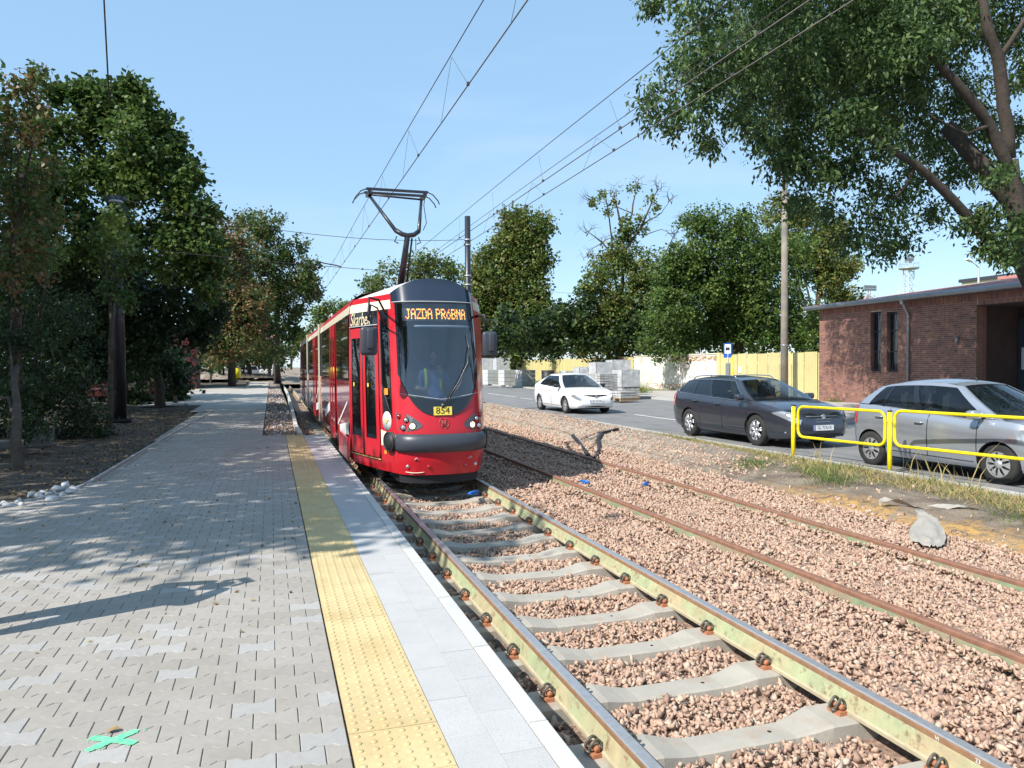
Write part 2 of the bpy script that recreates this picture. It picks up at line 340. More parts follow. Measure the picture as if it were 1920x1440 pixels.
# bone shaped paver
def bone(half=0):
    g=.0014; L=.1-g; wM=.0825-g; wN=.0575-g; a,b=.036,.064
    top=[(-L,wM),(-b,wM),(-a,wN),(a,wN),(b,wM),(L,wM)]
    if half==1: top=[(-L,wM),(-b,wM),(-a,wN),(0-g,wN)]      # left half
    bot=[(x,-y) for x,y in top[::-1]]
    return top[::-1]+bot[::-1]
def paver_mesh(name,half,mt,deep=.035):
    p=bone(half); n=len(p); cx=sum(x for x,y in p)/n
    c=.0032
    ins=[]
    for i,(x,y) in enumerate(p):
        nx=x-c*(1 if x>cx+.02 and (abs(x-max(q[0] for q in p))<1e-6) else (-1 if abs(x-min(q[0] for q in p))<1e-6 else 0)); ny=y-c*(1 if y>0 else -1); ins.append((nx,ny))
    V=[(x,y,0) for x,y in ins]+[(x,y,-.0035) for x,y in p]+[(x,y,-deep) for x,y in p]
    F=[tuple(range(n))]+[(i,i+n,(i+1)%n+n,(i+1)%n) for i in range(n)]+[(i+n,i+2*n,(i+1)%n+2*n,(i+1)%n+n) for i in range(n)]
    m=bpy.data.meshes.new(name); m.from_pydata(V,[],F); m.materials.append(mt); m.update()
    bm=bmesh.new(); bm.from_mesh(m); bmesh.ops.recalc_face_normals(bm,faces=bm.faces); bm.to_mesh(m); bm.free()
    if m.polygons[0].normal.z<0: m.flip_normals()
    return m
PM=[M_paver,mat('paver_warm',(.31,.28,.24),.88,var=.07,vscale=25,bump=.12,bscale=150,rnd=.06),mat('paver_cool',(.355,.335,.31),.88,var=.07,vscale=25,bump=.12,bscale=150,rnd=.06)]
pmesh={(h,k):paver_mesh('paver',h,PM[k]) for h in (0,1) for k in range(3)}
slots=[]
j=0; Y=-.2
while Y<30.6:
    odd=j%2; i=0
    right=.3 if Y<19.2 else -.22
    while True:
        if odd and i==0: cx=right; half=1
        elif odd: cx=right-.2*i; half=0
        else: cx=right-.1-.2*i; half=0
        if cx-.1<xl(Y): break
        if inview(cx,Y,.19,160): slots.append((cx,Y,half))
        i+=1
    Y+=.14; j+=1
slots.sort(key=lambda s:(Vector((s[0],s[1],.19))-EYE).length)
BV=[];BF=[];BM_=[];off=0
for q,(x,y,h) in enumerate(slots):
    k=0 if RNG.random()<.72 else (1 if RNG.random()<.5 else 2)
    z=.19+RNG.normal(0,.0008)
    tl=RNG.normal(0,.004,2)
    if q<300:
        o=obj('paver',pmesh[(h,k)],PLAT,(x,y,z)); o.rotation_euler=(tl[0],tl[1],0)
    else:
        m=pmesh[(h,k)]; n=len(m.vertices); co=np.empty(n*3); m.vertices.foreach_get('co',co); co=co.reshape(-1,3)
        co=co+np.array([x,y,z]); co[:,2]+= (co[:,0]-x)*tl[1]+(co[:,1]-y)*tl[0]
        BV.append(co); nn=n//3
        for p in m.polygons:
            if min(p.vertices)<nn: BF.append([v+off for v in p.vertices]); BM_.append(k)
        off+=n
o=obj('pavers',mesh('pavers',np.concatenate(BV),BF,PM,BM_),PLAT,kind='stuff')
# tactile tiles
def tactile():
    mb=MB(); a=.1985; mb.box(-a,a,-a,a,-.03,0)
    for ix in range(6):
        for iy in range(6):
            cx=-.2+.0333+ix*.0667; cy=-.2+.0333+iy*.0667
            mb.lathe([(.0165,-.001),(.0135,.0035),(.007,.0055)],8,c=(cx,cy,0))
    return mb.me('tactile_tile',M_yel)
tm=tactile(); 
slabA=MB().box(-.0965,.0965,-.199,.199,-.03,0).me('edge_slab',M_slab); kerbm=MB().box(-.048,.048,-.498,.498,-.4,.001).me('kerb_stone',M_kerb)
bmx=bmesh.new(); bmx.from_mesh(kerbm); bmesh.ops.bevel(bmx,geom=[e for e in bmx.edges if all(v.co.z>0 for v in e.verts)],offset=.006,segments=2,affect='EDGES'); bmx.to_mesh(kerbm); bmx.free()
for i in range(-6,39):
    y=3.84+.2+.4*i
    if y<19.1 and y>-.3: obj('tactile_tile',tm,PLAT,(.507,y,.1915+RNG.normal(0,.0006)))
for c,(x,ph) in enumerate(((.806,0),(1.0,.2))):
    for i in range(-8,39):
        y=3.27+ph+.4*i+.2
        if -.3<y<19.1: obj('edge_slab',slabA,PLAT,(x,y,.19+RNG.normal(0,.0006)))
for i in range(-4,16):
    y=3.3+.5+i
    if -1<y<19: obj('kerb_stone',kerbm,PLAT,(1.151,y,.19))
# edging kerb on platform's left side, low kerbs of the path
mb=MB()
pts=[(xl(y)-.03,y,.143) for y in np.linspace(9.4,30.6,60)]
for a,b in zip(pts[:-1],pts[1:]):
    d=Vector(b)-Vector(a); mb.cbox((Vector(a)+Vector(b))/2,(.04,d.length+.004,.1),0,rz=-math.atan2(d.x,d.y))
mb.build('path_edging',M_conc2,kind='structure')
def kx(y): return float(np.interp(y,[19.2,22,30,50,70],[.66,.62,.74,.95,1.0]))
K=empty('trackside_kerb',(kx(20),20,.1),label='curving white kerb between the dirt strip and the track ballast',cat='kerb')
for i in range(40):
    y=19.25+i*1.2; a=Vector((kx(y),y,.12)); b=Vector((kx(y+1.19),y+1.19,.12))
    mm=MB().cbox((a+b)/2-K.location,(.1,(b-a).length,.2),0,rz=-math.atan2(b.x-a.x,b.y-a.y)); mm.build('kerb_stone',M_kerb,K)
sheet('dirt_strip',-.24,.68,19.2,75,8,120,lambda x,y:.1+.05*fbm(x,y,2,5)+(max(0,y-60)*.012),M_dirt,kind='structure')
sheet('dirt_field_far',-9,9,75,260,40,60,lambda x,y:.16+min(1,(y-75)/10)*(.25+.35*fbm(x,y,.15,2)+.3*fbm(x,y,.6,2))+min(1,(y-75)/60)*.7,M_dirt,kind='structure')
# ballast bed
def h_bed(x,y):
    n=.014*fbm(x,y,6,4)
    if x<1.3: base=-.22
    elif x<3.2: base=-.262
    elif x<4.4: base=-.225+ .10*math.sin(min(1,(x-3.2)/.4)*math.pi*.5)
    elif x<6.0: base=-.105
    elif x<6.6: base=-.10
    else: base=-.10
    return base+n
def h_bank(x,y):
    t=np.clip((x-6.7)/1.5,0,1); t=t*t*(3-2*t); hi=.10+.03*fbm(x,y,.9,7)
    if y>14: hi+=min(.22,(y-14)*.04)*math.exp(-((x-7.9)/.9)**2)
    if x>8.9: hi=hi*(1-(x-8.9)/.5*0.6)+.0
    return -.13+t*(hi+.13)+.012*fbm(x,y,5,2)
sheet('ballast_bed',1.05,6.8,-3,76,70,500,h_bed,M_bed,kind='structure')
sheet('ballast_bed_far',.5,9.3,76,400,4,20,-.1,M_bed,kind='structure')
# bank material with orange sand band and grassy earth
def bankmat():
    m=bpy.data.materials.new('bank_soil'); m.use_nodes=True; N=m.node_tree.nodes; L=m.node_tree.links; b=N['Principled BSDF']; b.inputs['Roughness'].default_value=.95
    g=N.new('ShaderNodeNewGeometry'); sx=N.new('ShaderNodeSeparateXYZ'); L.new(g.outputs['Position'],sx.inputs[0])
    def noise(s,d=6):
        n=N.new('ShaderNodeTexNoise'); n.inputs['Scale'].default_value=s; n.inputs['Detail'].default_value=d; L.new(g.outputs['Position'],n.inputs['Vector']); return n.outputs[0]
    def M(op,a,bb):
        n=N.new('ShaderNodeMath'); n.operation=op; n.use_clamp=op=='MULTIPLY'
        for i,v in enumerate((a,bb)):
            if isinstance(v,(int,float)): n.inputs[i].default_value=v
            else: L.new(v,n.inputs[i])
        return n.outputs[0]
    def mr(v,a,c,x=0,y=1):
        n=N.new('ShaderNodeMapRange'); n.inputs[1].default_value=a; n.inputs[2].default_value=c; n.inputs[3].default_value=x; n.inputs[4].default_value=y; L.new(v,n.inputs[0]); return n.outputs[0]
    def mix(f,a,c):
        n=N.new('ShaderNodeMix'); n.data_type='RGBA'; L.new(f,n.inputs[0])
        for i,v in ((6,a),(7,c)):
            if isinstance(v,tuple): n.inputs[i].default_value=(*v,1)
            else: L.new(v,n.inputs[i])
        return n.outputs[2]
    n1=noise(2.2); n2=noise(9); n3=noise(40)
    xx=M('ADD',sx.outputs[0],mr(n1,.2,.8,-.35,.35))
    sand=M('MULTIPLY',mr(xx,6.75,6.95),mr(xx,7.35,7.6,1,0)); sand=M('MULTIPLY',sand,mr(sx.outputs[1],8.8,10.6,1,0)); sand=M('MULTIPLY',sand,mr(n2,.35,.6,.1,1))
    pale=mr(n1,.4,.6)
    base=mix(pale,(.13,.098,.072),(.23,.18,.13))
    base=mix(M('MULTIPLY',mr(sx.outputs[1],11,15),mr(n2,.35,.6)),base,(.40,.325,.25))
    c=mix(sand,base,(.44,.255,.085))
    hs=N.new('ShaderNodeHueSaturation'); L.new(c,hs.inputs['Color']); L.new(mr(n3,.2,.8,.6,1.35),hs.inputs['Value']); L.new(hs.outputs[0],b.inputs['Base Color'])
    bp=N.new('ShaderNodeBump'); bp.inputs['Strength'].default_value=.9; bp.inputs['Distance'].default_value=.03; L.new(noise(22,8),bp.inputs['Height']); L.new(bp.outputs[0],b.inputs['Normal'])
    return m
M_bank=bankmat()
sheet('bank',6.55,9.42,-3,110,46,500,h_bank,M_bank,kind='structure')
# road, kerbs, far verge
mb=MB(); mb.add([(9.4,-30,0),(19,-30,0),(19,420,0),(9.4,420,0)],[(0,1,2,3)]); mb.build('road',M_asph,kind='structure')
kerb=MB()
kerb.box(9.40,9.54,-6,60,-.3,.085); kerb.box(19.0,19.15,-30,300,-.3,.11); kerb.build('road_kerbs',M_conc2,kind='structure')
sheet('sidewalk',19.15,26.5,-30,45,10,60,lambda x,y:.10+.02*fbm(x,y,.3,1),M_side,kind='structure')
M_fargrass=mat('verge_grass_ground',(.15,.17,.05),.95,var=.3,vscale=2,bump=.8,bscale=12,col2=(.3,.25,.14),c2scale=1.1,c2lo=.5,c2hi=.6)
sheet('verge_grass_far',19.15,28.5,45,300,10,60,lambda x,y:.10+.04*fbm(x,y,.3,1),M_fargrass,kind='structure')
sheet('ground_behind_fence',26.5,160,-30,300,10,20,.05,M_fargrass,kind='structure')
mb=MB()
for a,b in ((21.6,25.3),(28.4,30),(31.5,35.5),(38.5,40.5),(42,48),(52,56),(60,64),(70,74),(14.4,17.4),(7,10)):
    xc=float(np.interp((a+b)/2,[15,25,45,70],[12.3,12.65,13.4,13.5]))
    mb.add([(xc-.06,a,.004),(xc+.06,a,.004),(xc+.06,b,.004),(xc-.06,b,.004)],[(0,1,2,3)])
mb.build('lane_markings',M_line,kind='structure')
# ============================================================ TRACKS
def rail_mesh(name,xc,y0,y1,top,side,web,foot):
    half=[(.000,0,0),(.026,0,0),(.034,-.006,0),(.036,-.014,1),(.035,-.040,1),(.037,-.045,2),(.060,-.128,3),(.072,-.136,3),(.072,-.155,3)]
    prof=[(-x,z) for x,z,_ in half[::-1]]+[(x,z) for x,z,_ in half[1:]]
    mh=[0,0,1,1,2,2,3,3]
    mi=mh[::-1]+mh
    mb=MB(); n=len(prof)
    ys=[y0,y1]
    for a,b in zip(ys[:-1],ys[1:]):
        V=[(xc+x,a,z) for x,z in prof]+[(xc+x,b,z) for x,z in prof]
        base=len(mb.V); mb.V+=V
        for i in range(n-1):
            mb.F.append((base+i,base+i+1,base+n+i+1,base+n+i)); mb.M.append(mi[i]); mb.S.append(False)
    mb.F.append(tuple(range(n))[::-1]); mb.M.append(3); mb.S.append(False)
    return mb.me(name,[top,side,web,foot])
def clip_mesh():
    mb=MB()
    for y in (-.022,.022):
        mb.tube([( .034*math.cos(t)-.0, y+.006*math.sin(2*t), .005+.034*math.sin(t)) for t in np.linspace(-.6,math.pi+.7,11)],.0085,6)
    mb.tube([(.028,-.022,-.016),(.05,-.01,-.012),(.062,0,-.01),(.05,.01,-.012),(.028,.022,-.016)],.0085,6)
    mb.tube([(-.028,-.02,-.018),(-.045,0,-.02),(-.028,.02,-.018)],.008,6)
    mb.cyl((0,-.042,.0),(0,.044,.0),.017,8,1)
    mb.box(-.03,.03,-.05,.05,-.045,-.02,1)
    return mb.me('rail_clip',[M_clip,M_rust])
CLIP=clip_mesh()
def sleeper_mesh():
    # cross sections along X: (x, half top width, top z, half bottom width)
    st=[(-1.15,.10,-.165,.14),(-.98,.12,-.158,.15),(-.52,.12,-.158,.15),(-.40,.10,-.185,.135),(-.30,.085,-.2,.12),(.30,.085,-.2,.12),(.40,.10,-.185,.135),(.52,.12,-.158,.15),(.98,.12,-.158,.15),(1.15,.10,-.165,.14)]
    V=[];F=[]
    for x,a,z,b in st: V+=[(x,-b,-.36),(x,-a-.012,z-.01),(x,-a,z),(x,a,z),(x,a+.012,z-.01),(x,b,-.36)]
    for i in range(len(st)-1):
        for k in range(5): F.append((i*6+k,i*6+k+1,(i+1)*6+k+1,(i+1)*6+k))
    F.append(tuple(range(6))[::-1]); F.append(tuple(len(V)-6+k for k in range(6)))
    mb=MB().add(V,F); mb.lathe([(.012,-.1995),(.012,-.1985)],8,c=(.2,0,0),mi=1); m=mb.me('sleeper',[M_conc,M_ink]); 
    bm=bmesh.new(); bm.from_mesh(m); bmesh.ops.recalc_face_normals(bm,faces=bm.faces); bm.to_mesh(m); bm.free(); return m
SLP=sleeper_mesh()
GH=.7175+.035
SY0=4.26-.686*5; SDY=.686
def sleepers_y(n): return [SY0+SDY*i for i in range(n)]
def track(xc,label,nsl,rm,buried):
    T=empty('tram_track',(xc,0,0),label=label,cat='track',group='tram tracks')
    for s in (-1,1):
        o=obj('rail',rail_mesh('rail',s*GH,-3,160,*rm),T)
    for y in sleepers_y(nsl):
        sl=obj('sleeper',SLP,T,(0,y,0 if not buried else -.03))
        sl.rotation_euler=(0,0,RNG.normal(0,.004))
        for s in (-1,1):
            for q in (-1,1):
                if buried and (q==1 or s==1 and RNG.random()<.7): continue
                c=obj('rail_clip',CLIP,sl,(s*GH+q*.098,0,-.115)); c.rotation_euler=(0,0,RNG.normal(0,.06)+(math.pi if q==1 else 0))
    return T
T1=track(2.395,'near tram track with concrete sleepers showing, the red tram standing on it',40,(M_railtop,M_railrust,M_chamber,M_foot),False)
T2=track(5.2,'far tram track with rusty rails and sleepers buried in ballast',24,(M_railrust2,M_railrust2,mat('rail_web_deep_green',(.19,.23,.13),.85,var=.25,vscale=7,col2=(.27,.2,.13),c2scale=3,c2lo=.45,c2hi=.6),M_foot),True)
# rail markings painted in white on the near track's right rail
for s,y in (("VI",2.95),("23",2.72),("VIIO-SI",2.4),("03",2.05)):
    M=frame((2.395+GH-.0362,y,-.026),(0,-1,0),(0,0,1)); text('rail_marking',s,.03,M_white,bpy.data.objects['rail.001'],Matrix.Translation((-2.395,0,0))@M,.0005)
# ------------------------------------------------------------ ballast stones
def rock_proto(k):
    r=np.random.default_rng(100+k); bm=bmesh.new(); s=np.array([1.12,r.uniform(.55,.9),r.uniform(.35,.7)])
    for _ in range(9):
        v=r.normal(size=3); v/=np.linalg.norm(v); bm.verts.new(v*s*r.uniform(.85,1.25))
    h=bmesh.ops.convex_hull(bm,input=bm.verts[:]); bmesh.ops.delete(bm,geom=[g for g in h['geom_interior'] if isinstance(g,bmesh.types.BMVert)],context='VERTS')
    bmesh.ops.triangulate(bm,faces=bm.faces[:]); bmesh.ops.recalc_face_normals(bm,faces=bm.faces); bm.verts.index_update()
    V=np.array([v.co[:] for v in bm.verts]); F=np.array([[v.index for v in f.verts] for f in bm.faces]); bm.free(); return V,F
ROCK=[rock_proto(k) for k in range(10)]
def rotmats(n,rng,flat=False):
    q=rng.normal(size=(n,4)); 
    if flat: q[:,1:3]*=.35
    q/=np.linalg.norm(q,axis=1,keepdims=True); w_,x,y,z=q.T
    return np.stack([1-2*(y*y+z*z),2*(x*y-z*w_),2*(x*z+y*w_),2*(x*y+z*w_),1-2*(x*x+z*z),2*(y*z-x*w_),2*(x*z-y*w_),2*(y*z+x*w_),1-2*(x*x+y*y)],-1).reshape(n,3,3)
def scatter(name,Pn,size,mats,prob,flat=False,parent=None,protos=ROCK,**k):
    n=len(Pn); Vs=[];Fs=[];Ms=[];off=0
    kind=RNG.integers(0,len(protos),n); Rm=rotmats(n,RNG,flat)
    for t in range(len(protos)):
        I=np.where(kind==t)[0]
        if not len(I): continue
        PV,PF=protos[t]
        V=np.einsum('nij,vj->nvi',Rm[I],PV)*size[I][:,None,None]+Pn[I][:,None,:]
        F=PF[None]+(np.arange(len(I))*len(PV))[:,None,None]+off
        Vs.append(V.reshape(-1,3)); Fs.append(F.reshape(-1,PF.shape[1])); off+=len(I)*len(PV)
        Ms.append(np.repeat(RNG.choice(len(mats),len(I),p=prob),len(PF)))
    return obj(name,mesh(name,np.concatenate(Vs),np.concatenate(Fs),mats,np.concatenate(Ms)),parent,**k)
def inbed(X,Y):
    rails=np.zeros(len(X),bool)
    for xc,wd_ in ((2.395,.078),(5.2,.052)):
        for s in (-1,1): rails|=np.abs(X-(xc+s*GH))<wd_
    u=((Y-SY0)/SDY+.5)%1-.5
    on=(np.abs(u*SDY)<.112)&(X>1.24)&(X<3.24)
    soft=RNG.random(len(X))<.004
    return ~rails&~(on&~soft)
def bedz(X,Y):
    z=np.where(X<3.25,-.238,np.where(X<4.4,-.20+.085*np.sin(np.minimum(1,np.maximum(0,X-3.2)/.35)*math.pi*.5),-.10))
    for s in (-1,1): z=z+np.where(np.abs(X-(5.2+s*GH))<.16,.028,0)
    return z+.012*np.sin(X*9+Y*3)+.01*np.sin(Y*7-X*4)
parts=[]
def region(x0,x1,y0,y1,dens,s0,s1):
    n=int((x1-x0)*(y1-y0)*dens); X=RNG.uniform(x0,x1,n); Y=RNG.uniform(y0,y1,n); S=RNG.uniform(s0,s1,n)*np.where(RNG.random(n)<.12,1.45,1)*np.where(RNG.random(n)<.25,.7,1)
    k=inbed(X,Y); X,Y,S=X[k],Y[k],S[k]; Z=np.where(X>6.7,-.11+np.clip((X-6.7)/1.6,0,1)*.1,bedz(X,Y))+RNG.uniform(-.008,.024,len(X))
    Pn=np.stack([X,Y,Z],-1); v=inview_np(Pn); return Pn[v],S[v]
for a in ((1.18,7.25,1.3,5.5,1500,.015,.029),(1.18,7.1,5.5,9.5,1150,.017,.031),(1.18,7.2,9.5,14.5,520,.023,.036),(3.4,7.6,14.5,22,260,.03,.045),(3.4,8.0,22,34,110,.04,.06),(.7,1.35,19.2,34,160,.03,.045)): parts.append(region(*a))
PA=np.concatenate([p[0] for p in parts]); SA=np.concatenate([p[1] for p in parts])
d=np.linalg.norm(PA-np.array(EYE),axis=1); o_=np.argsort(d/ SA)      # largest in the picture first
near=o_[:300]; rest=o_[300:]
BALL=bpy.data.objects['ballast_bed']
rm=[mesh('stone',ROCK[t][0],ROCK[t][1],[M_ballast,M_ballast3,M_ballast2][t%3]) for t in range(9)]
for q in near:
    o=obj('stone',rm[int(RNG.integers(0,9))],BALL,tuple(PA[q])); o.scale=(SA[q],)*3; o.rotation_euler=tuple(RNG.uniform(0,6.28,3))
print('ballast stones',len(PA))
scatter('ballast_stones',PA[rest],SA[rest],[M_ballast,M_ballast2,M_ballast3],[.66,.2,.14],parent=BALL,kind='stuff')
# loose stones on the bank
n=5200; X=RNG.normal(7.5,.55,n); Y=RNG.uniform(4,30,n); k=(X>6.9)&(X<9.1)&((Y>11)|(X<7.25)|(RNG.random(n)<.12)); X,Y=X[k],Y[k]
Z=np.array([h_bank(x,y) for x,y in zip(X,Y)]); Pn=np.stack([X,Y,Z+.005],-1); v=inview_np(Pn); Pn=Pn[v]
scatter('bank_stones',Pn,RNG.uniform(.015,.045,len(Pn)),[M_ballast,M_ballast2,M_ballast3],[.5,.2,.3],kind='stuff',label='loose pink stones spilled over the dirt bank beside the road',cat='stones')
n=2600; X=RNG.uniform(-.2,.6,n); Y=RNG.uniform(19.3,60,n)**1; Pn=np.stack([X,Y,np.full(n,.13)],-1)
scatter('strip_stones',Pn,RNG.uniform(.02,.06,n),[M_ballast2,M_gray2,M_dirt],[.4,.25,.35],kind='stuff',label='rubble and dry leaves filling the strip beside the platform path',cat='rubble')
# ============================================================ TRAM
TX=2.395
TR=empty('tram',(TX,11.1,0),label='red articulated tram with a dark windscreen stopped beside the platform edge',cat='tram')
def tl(p): return (p[0],p[1]-11.1,p[2])     # world-like (x relative to tram centre, Y world) to tram local
def it(z,zs,vs): return float(np.interp(z,zs,vs))
ZK=[.2,.5,.9,1.3,1.8,2.4,2.8,3.1]
def Yf(z): return it(z,ZK,[11.03,10.95,10.98,11.06,11.15,11.30,11.44,11.62])
def Yc(z): return Yf(z)+.33
def HC(z): return it(z,[.2,.5,.9,1.4,2.0,2.6,3.1],[.625,.65,.655,.655,.65,.65,.65])
def HB(z): return it(z,[.2,.4,1.0,1.6,2.6,2.8,2.95],[1.10,1.135,1.15,1.152,1.14,1.12,1.07])
def front(a,z,off=0):
    f=.55*abs(a)**2.2+.45*abs(a)**9
    return tl((HC(z)*a*(1+off*.6),Yf(z)+.33*f-off,z))
def side(b,z,s,off=0):        # b 0 at the wide body, 1 at the nose corner
    x0,y0=HB(z),13.1; x1,y1=HC(z),Yc(z)
    bul=.035*math.sin(math.pi*b)
    return tl((s*(x0+(x1-x0)*b+bul+off*.95),y0+(y1-y0)*b-off*.25,z))
def lerp(a,b,t): return a+(b-a)*t
ZTOP=2.93
def arch(a): return 3.165-.225*abs(a)**2.4
def front_patch(name,a0,a1,zlo,zhi,m,off=0,nu=28,nv=10,parent=TR):
    mb=MB(); mb.grid(lambda u,v:front(lerp(a0,a1,u),lerp(zlo(lerp(a0,a1,u)),zhi(lerp(a0,a1,u)),v),off),nu,nv)
    return mb.build(name,m,parent)
# windscreen outline
AW=.93
def wbot(a): return 1.10+.62*max(0,abs(a)/AW)**3.2 if abs(a)<AW else 1.72
def wtop(a): return 2.79
# nose shell : front
mb=MB(); mats=[M_red,M_cream,M_black]
def fg(a0,a1,zl,zh,mi,nu=20,nv=8,off=0): mb.grid(lambda u,v:front(lerp(a0,a1,u),lerp(zl(lerp(a0,a1,u)),zh(lerp(a0,a1,u)),v),off),nu,nv,mi)
fg(-1,1,lambda a:.23,lambda a:.56,0,24,4)
fg(-1,1,lambda a:.56,lambda a:.84,0,24,2)
fg(-AW,AW,lambda a:.84,lambda a:wbot(a),0,40,8)
for s in (-1,1):
    fg(s*AW,s*1,lambda a:.84,lambda a:2.93,0,3,24)
fg(-AW,AW,lambda a:2.79,lambda a:2.80,2,20,1)
# nose shell : sides (red body around door and cab window)
def sg(s,b0,b1,z0,z1,mi,nu=6,nv=6,off=0):
    zf0=z0 if callable(z0) else (lambda b:z0); zf1=z1 if callable(z1) else (lambda b:z1)
    mb.grid(lambda u,v:side(lerp(b0,b1,u),lerp(zf0(lerp(b0,b1,u)),zf1(lerp(b0,b1,u)),v),s,off),nu,nv,mi,flip=(s>0))
DB0,DB1=.03,.735           # door span along the nose side
WB0,WB1=.785,.95           # cab window span
for s in (-1,1):
    sg(s,0,1,.23,.40,0)
    sg(s,0,1,2.70,2.84,1)       # cream band
    sg(s,0,1,2.84,2.93,0)       # red roof edge
    if s<0:
        sg(s,0,DB0,.40,2.70,0,1,10); sg(s,DB1,WB0,.40,2.70,0,1,10)
        sg(s,DB0,DB1,2.46,2.70,2,6,2)
        sg(s,WB1,1,.40,2.70,0,2,12)
        sg(s,WB0,WB1,.40,lambda b:1.30-.5*(b-WB0)/(WB1-WB0)+.25,0,4,6)
        sg(s,WB0,WB1,2.55,2.70,2,4,2)
    else:
        sg(s,0,1,.40,2.70,0,8,12)
nose=mb.build('nose_shell',mats,TR)
# cream flash beside the bumper
mb=MB(); mb.grid(lambda u,v:side(lerp(.745,1,u),lerp(lerp(.62,.66,u),lerp(.86,.80,u),v),-1,.004),8,4); mb.build('cream_flash',M_cream,TR)
# black cap above the windscreen and the roof behind
mb=MB()
mb.grid(lambda u,v:(lambda a:front(a,lerp(2.80,arch(a)-.0,v),.004))(lerp(-.985,.985,u)),30,8)
mb.build('front_cap',M_navy,TR)
mb=MB()
def roofp(u,v):
    a=lerp(-1,1,u); zf=arch(a); p=front(a*.985,min(zf,3.17)); q=tl((a*1.07,13.15,3.16-.24*abs(a)**2.2))
    t=v; z=lerp(p[2],q[2],t)+.03*math.sin(math.pi*t)*(1-abs(a))
    return (lerp(p[0],q[0],t),lerp(p[1],q[1],t),z)
mb.grid(roofp,24,8); mb.build('nose_roof',mat('roof_white',(.6,.58,.55),.5),TR)
mb=MB()
for s in (-1,1):
    mb.grid(lambda u,v:tuple(lerp(x,y,v) for x,y in zip(side(u,2.93,s),roofp(.5+.5*s,1-u))),6,1)
mb.build('roof_gutter',M_red,TR)
# windscreen
front_patch('windscreen',-AW,AW,wbot,wtop,M_glass,.003,40,14)
mb=MB()      # black border printed round the glass
def fgp(a0,a1,zl,zh,nu=20,nv=2,off=.006): mb.grid(lambda u,v:front(lerp(a0,a1,u),lerp(zl(lerp(a0,a1,u)),zh(lerp(a0,a1,u)),v),off),nu,nv)
fgp(-AW,AW,wbot,lambda a:max(wbot(a)+.01,1.31+.10*abs(a)),40,4)
for s in (-1,1): fgp(s*AW,s*(AW-.05),lambda a:min(2.3,wbot(a)),lambda a:2.79,2,20)
fgp(-AW,AW,lambda a:2.765,lambda a:2.79,30,1)
mb.build('windscreen_border',M_black,TR)
mb=MB(); mb.tube([front(a,2.795,.012) for a in np.linspace(-.97,.97,24)],.007,5); mb.build('cap_seam',M_lgrey,TR)
mb=MB(); mb.tube([front(a,1.33+.10*abs(a),.010) for a in np.linspace(-.9,.9,20)],.004,4); mb.build('glass_edge_line',M_lgrey,TR)
mb=MB(); mb.tube([front(a,wbot(a),.006) for a in np.linspace(-AW,AW,40)],.008,5)
mb.build('windscreen_seal',M_rubber,TR)
# destination display : dot matrix
F5={'J':["00111","00010","00010","00010","00010","10010","01100"],'A':["01110","10001","10001","11111","10001","10001","10001"],'Z':["11111","00001","00010","00100","01000","10000","11111"],
'D':["11110","10001","10001","10001","10001","10001","11110"],'P':["11110","10001","10001","11110","10000","10000","10000"],'R':["11110","10001","10001","11110","10100","10010","10001"],
'O':["00010","00100","01110","10001","10001","10001","01110"],'B':["11110","10001","10001","11110","10001","10001","11110"],'N':["10001","11001","10101","10011","10001","10001","10001"]}
DISP=MB().grid(lambda u,v:front(lerp(-.80,.74,u),lerp(2.50,2.70,v),-.05),20,3).build('destination_display',M_ink,TR)
a_=MB(); s_='JAZDA PROBNA'; xx=-.72; pitch=.0212
for ch in s_:
    if ch==' ': xx+=pitch*3.4; continue
    g=F5[ch]
    for r,row in enumerate(g):
        for c,v in enumerate(row):
            if v=='1':
                a=xx+c*pitch; z=2.675-r*.0225; mi=0 if (r+c)%2 else 1
                p=[front(a+dx,z+dz,-.036) for dx,dz in ((-.0108,-.0108),(.0108,-.0108),(.0108,.0108),(-.0108,.0108))]
                a_.add(p,[(0,1,2,3)],mi)
    xx+=pitch*6
a_.build('display_dots',[M_led,M_led2],DISP)
# interior seen through the glass
mb=MB(); mb.box(-.95,.95,12.85-11.1,12.9-11.1,.3,2.9); mb.build('cab_partition',mat('cab_wall_greyblue',(.5,.56,.64),.7),TR)
mb=MB(); mb.box(-.6,.6,11.6-11.1,12.9-11.1,.3,.45); mb.build('cab_floor',M_seat,TR)
mb=MB(); mb.grid(lambda u,v:front(lerp(-.9,.9,u),1.22,-.05-.40*v),12,3); mb.build('dashboard',M_seat,TR)
mb=MB(); mb.tube([front(a,2.42,-.06) for a in np.linspace(-.55,.85,10)],.018,6); mb.build('sun_blind_bar',M_lgrey,TR)
mb=MB(); mb.box(-.28,.25,12.55-11.1,12.65-11.1,.9,1.95); mb.box(-.28,.25,12.15-11.1,12.6-11.1,.82,.92); mb.build('driver_seat',M_seat,TR)
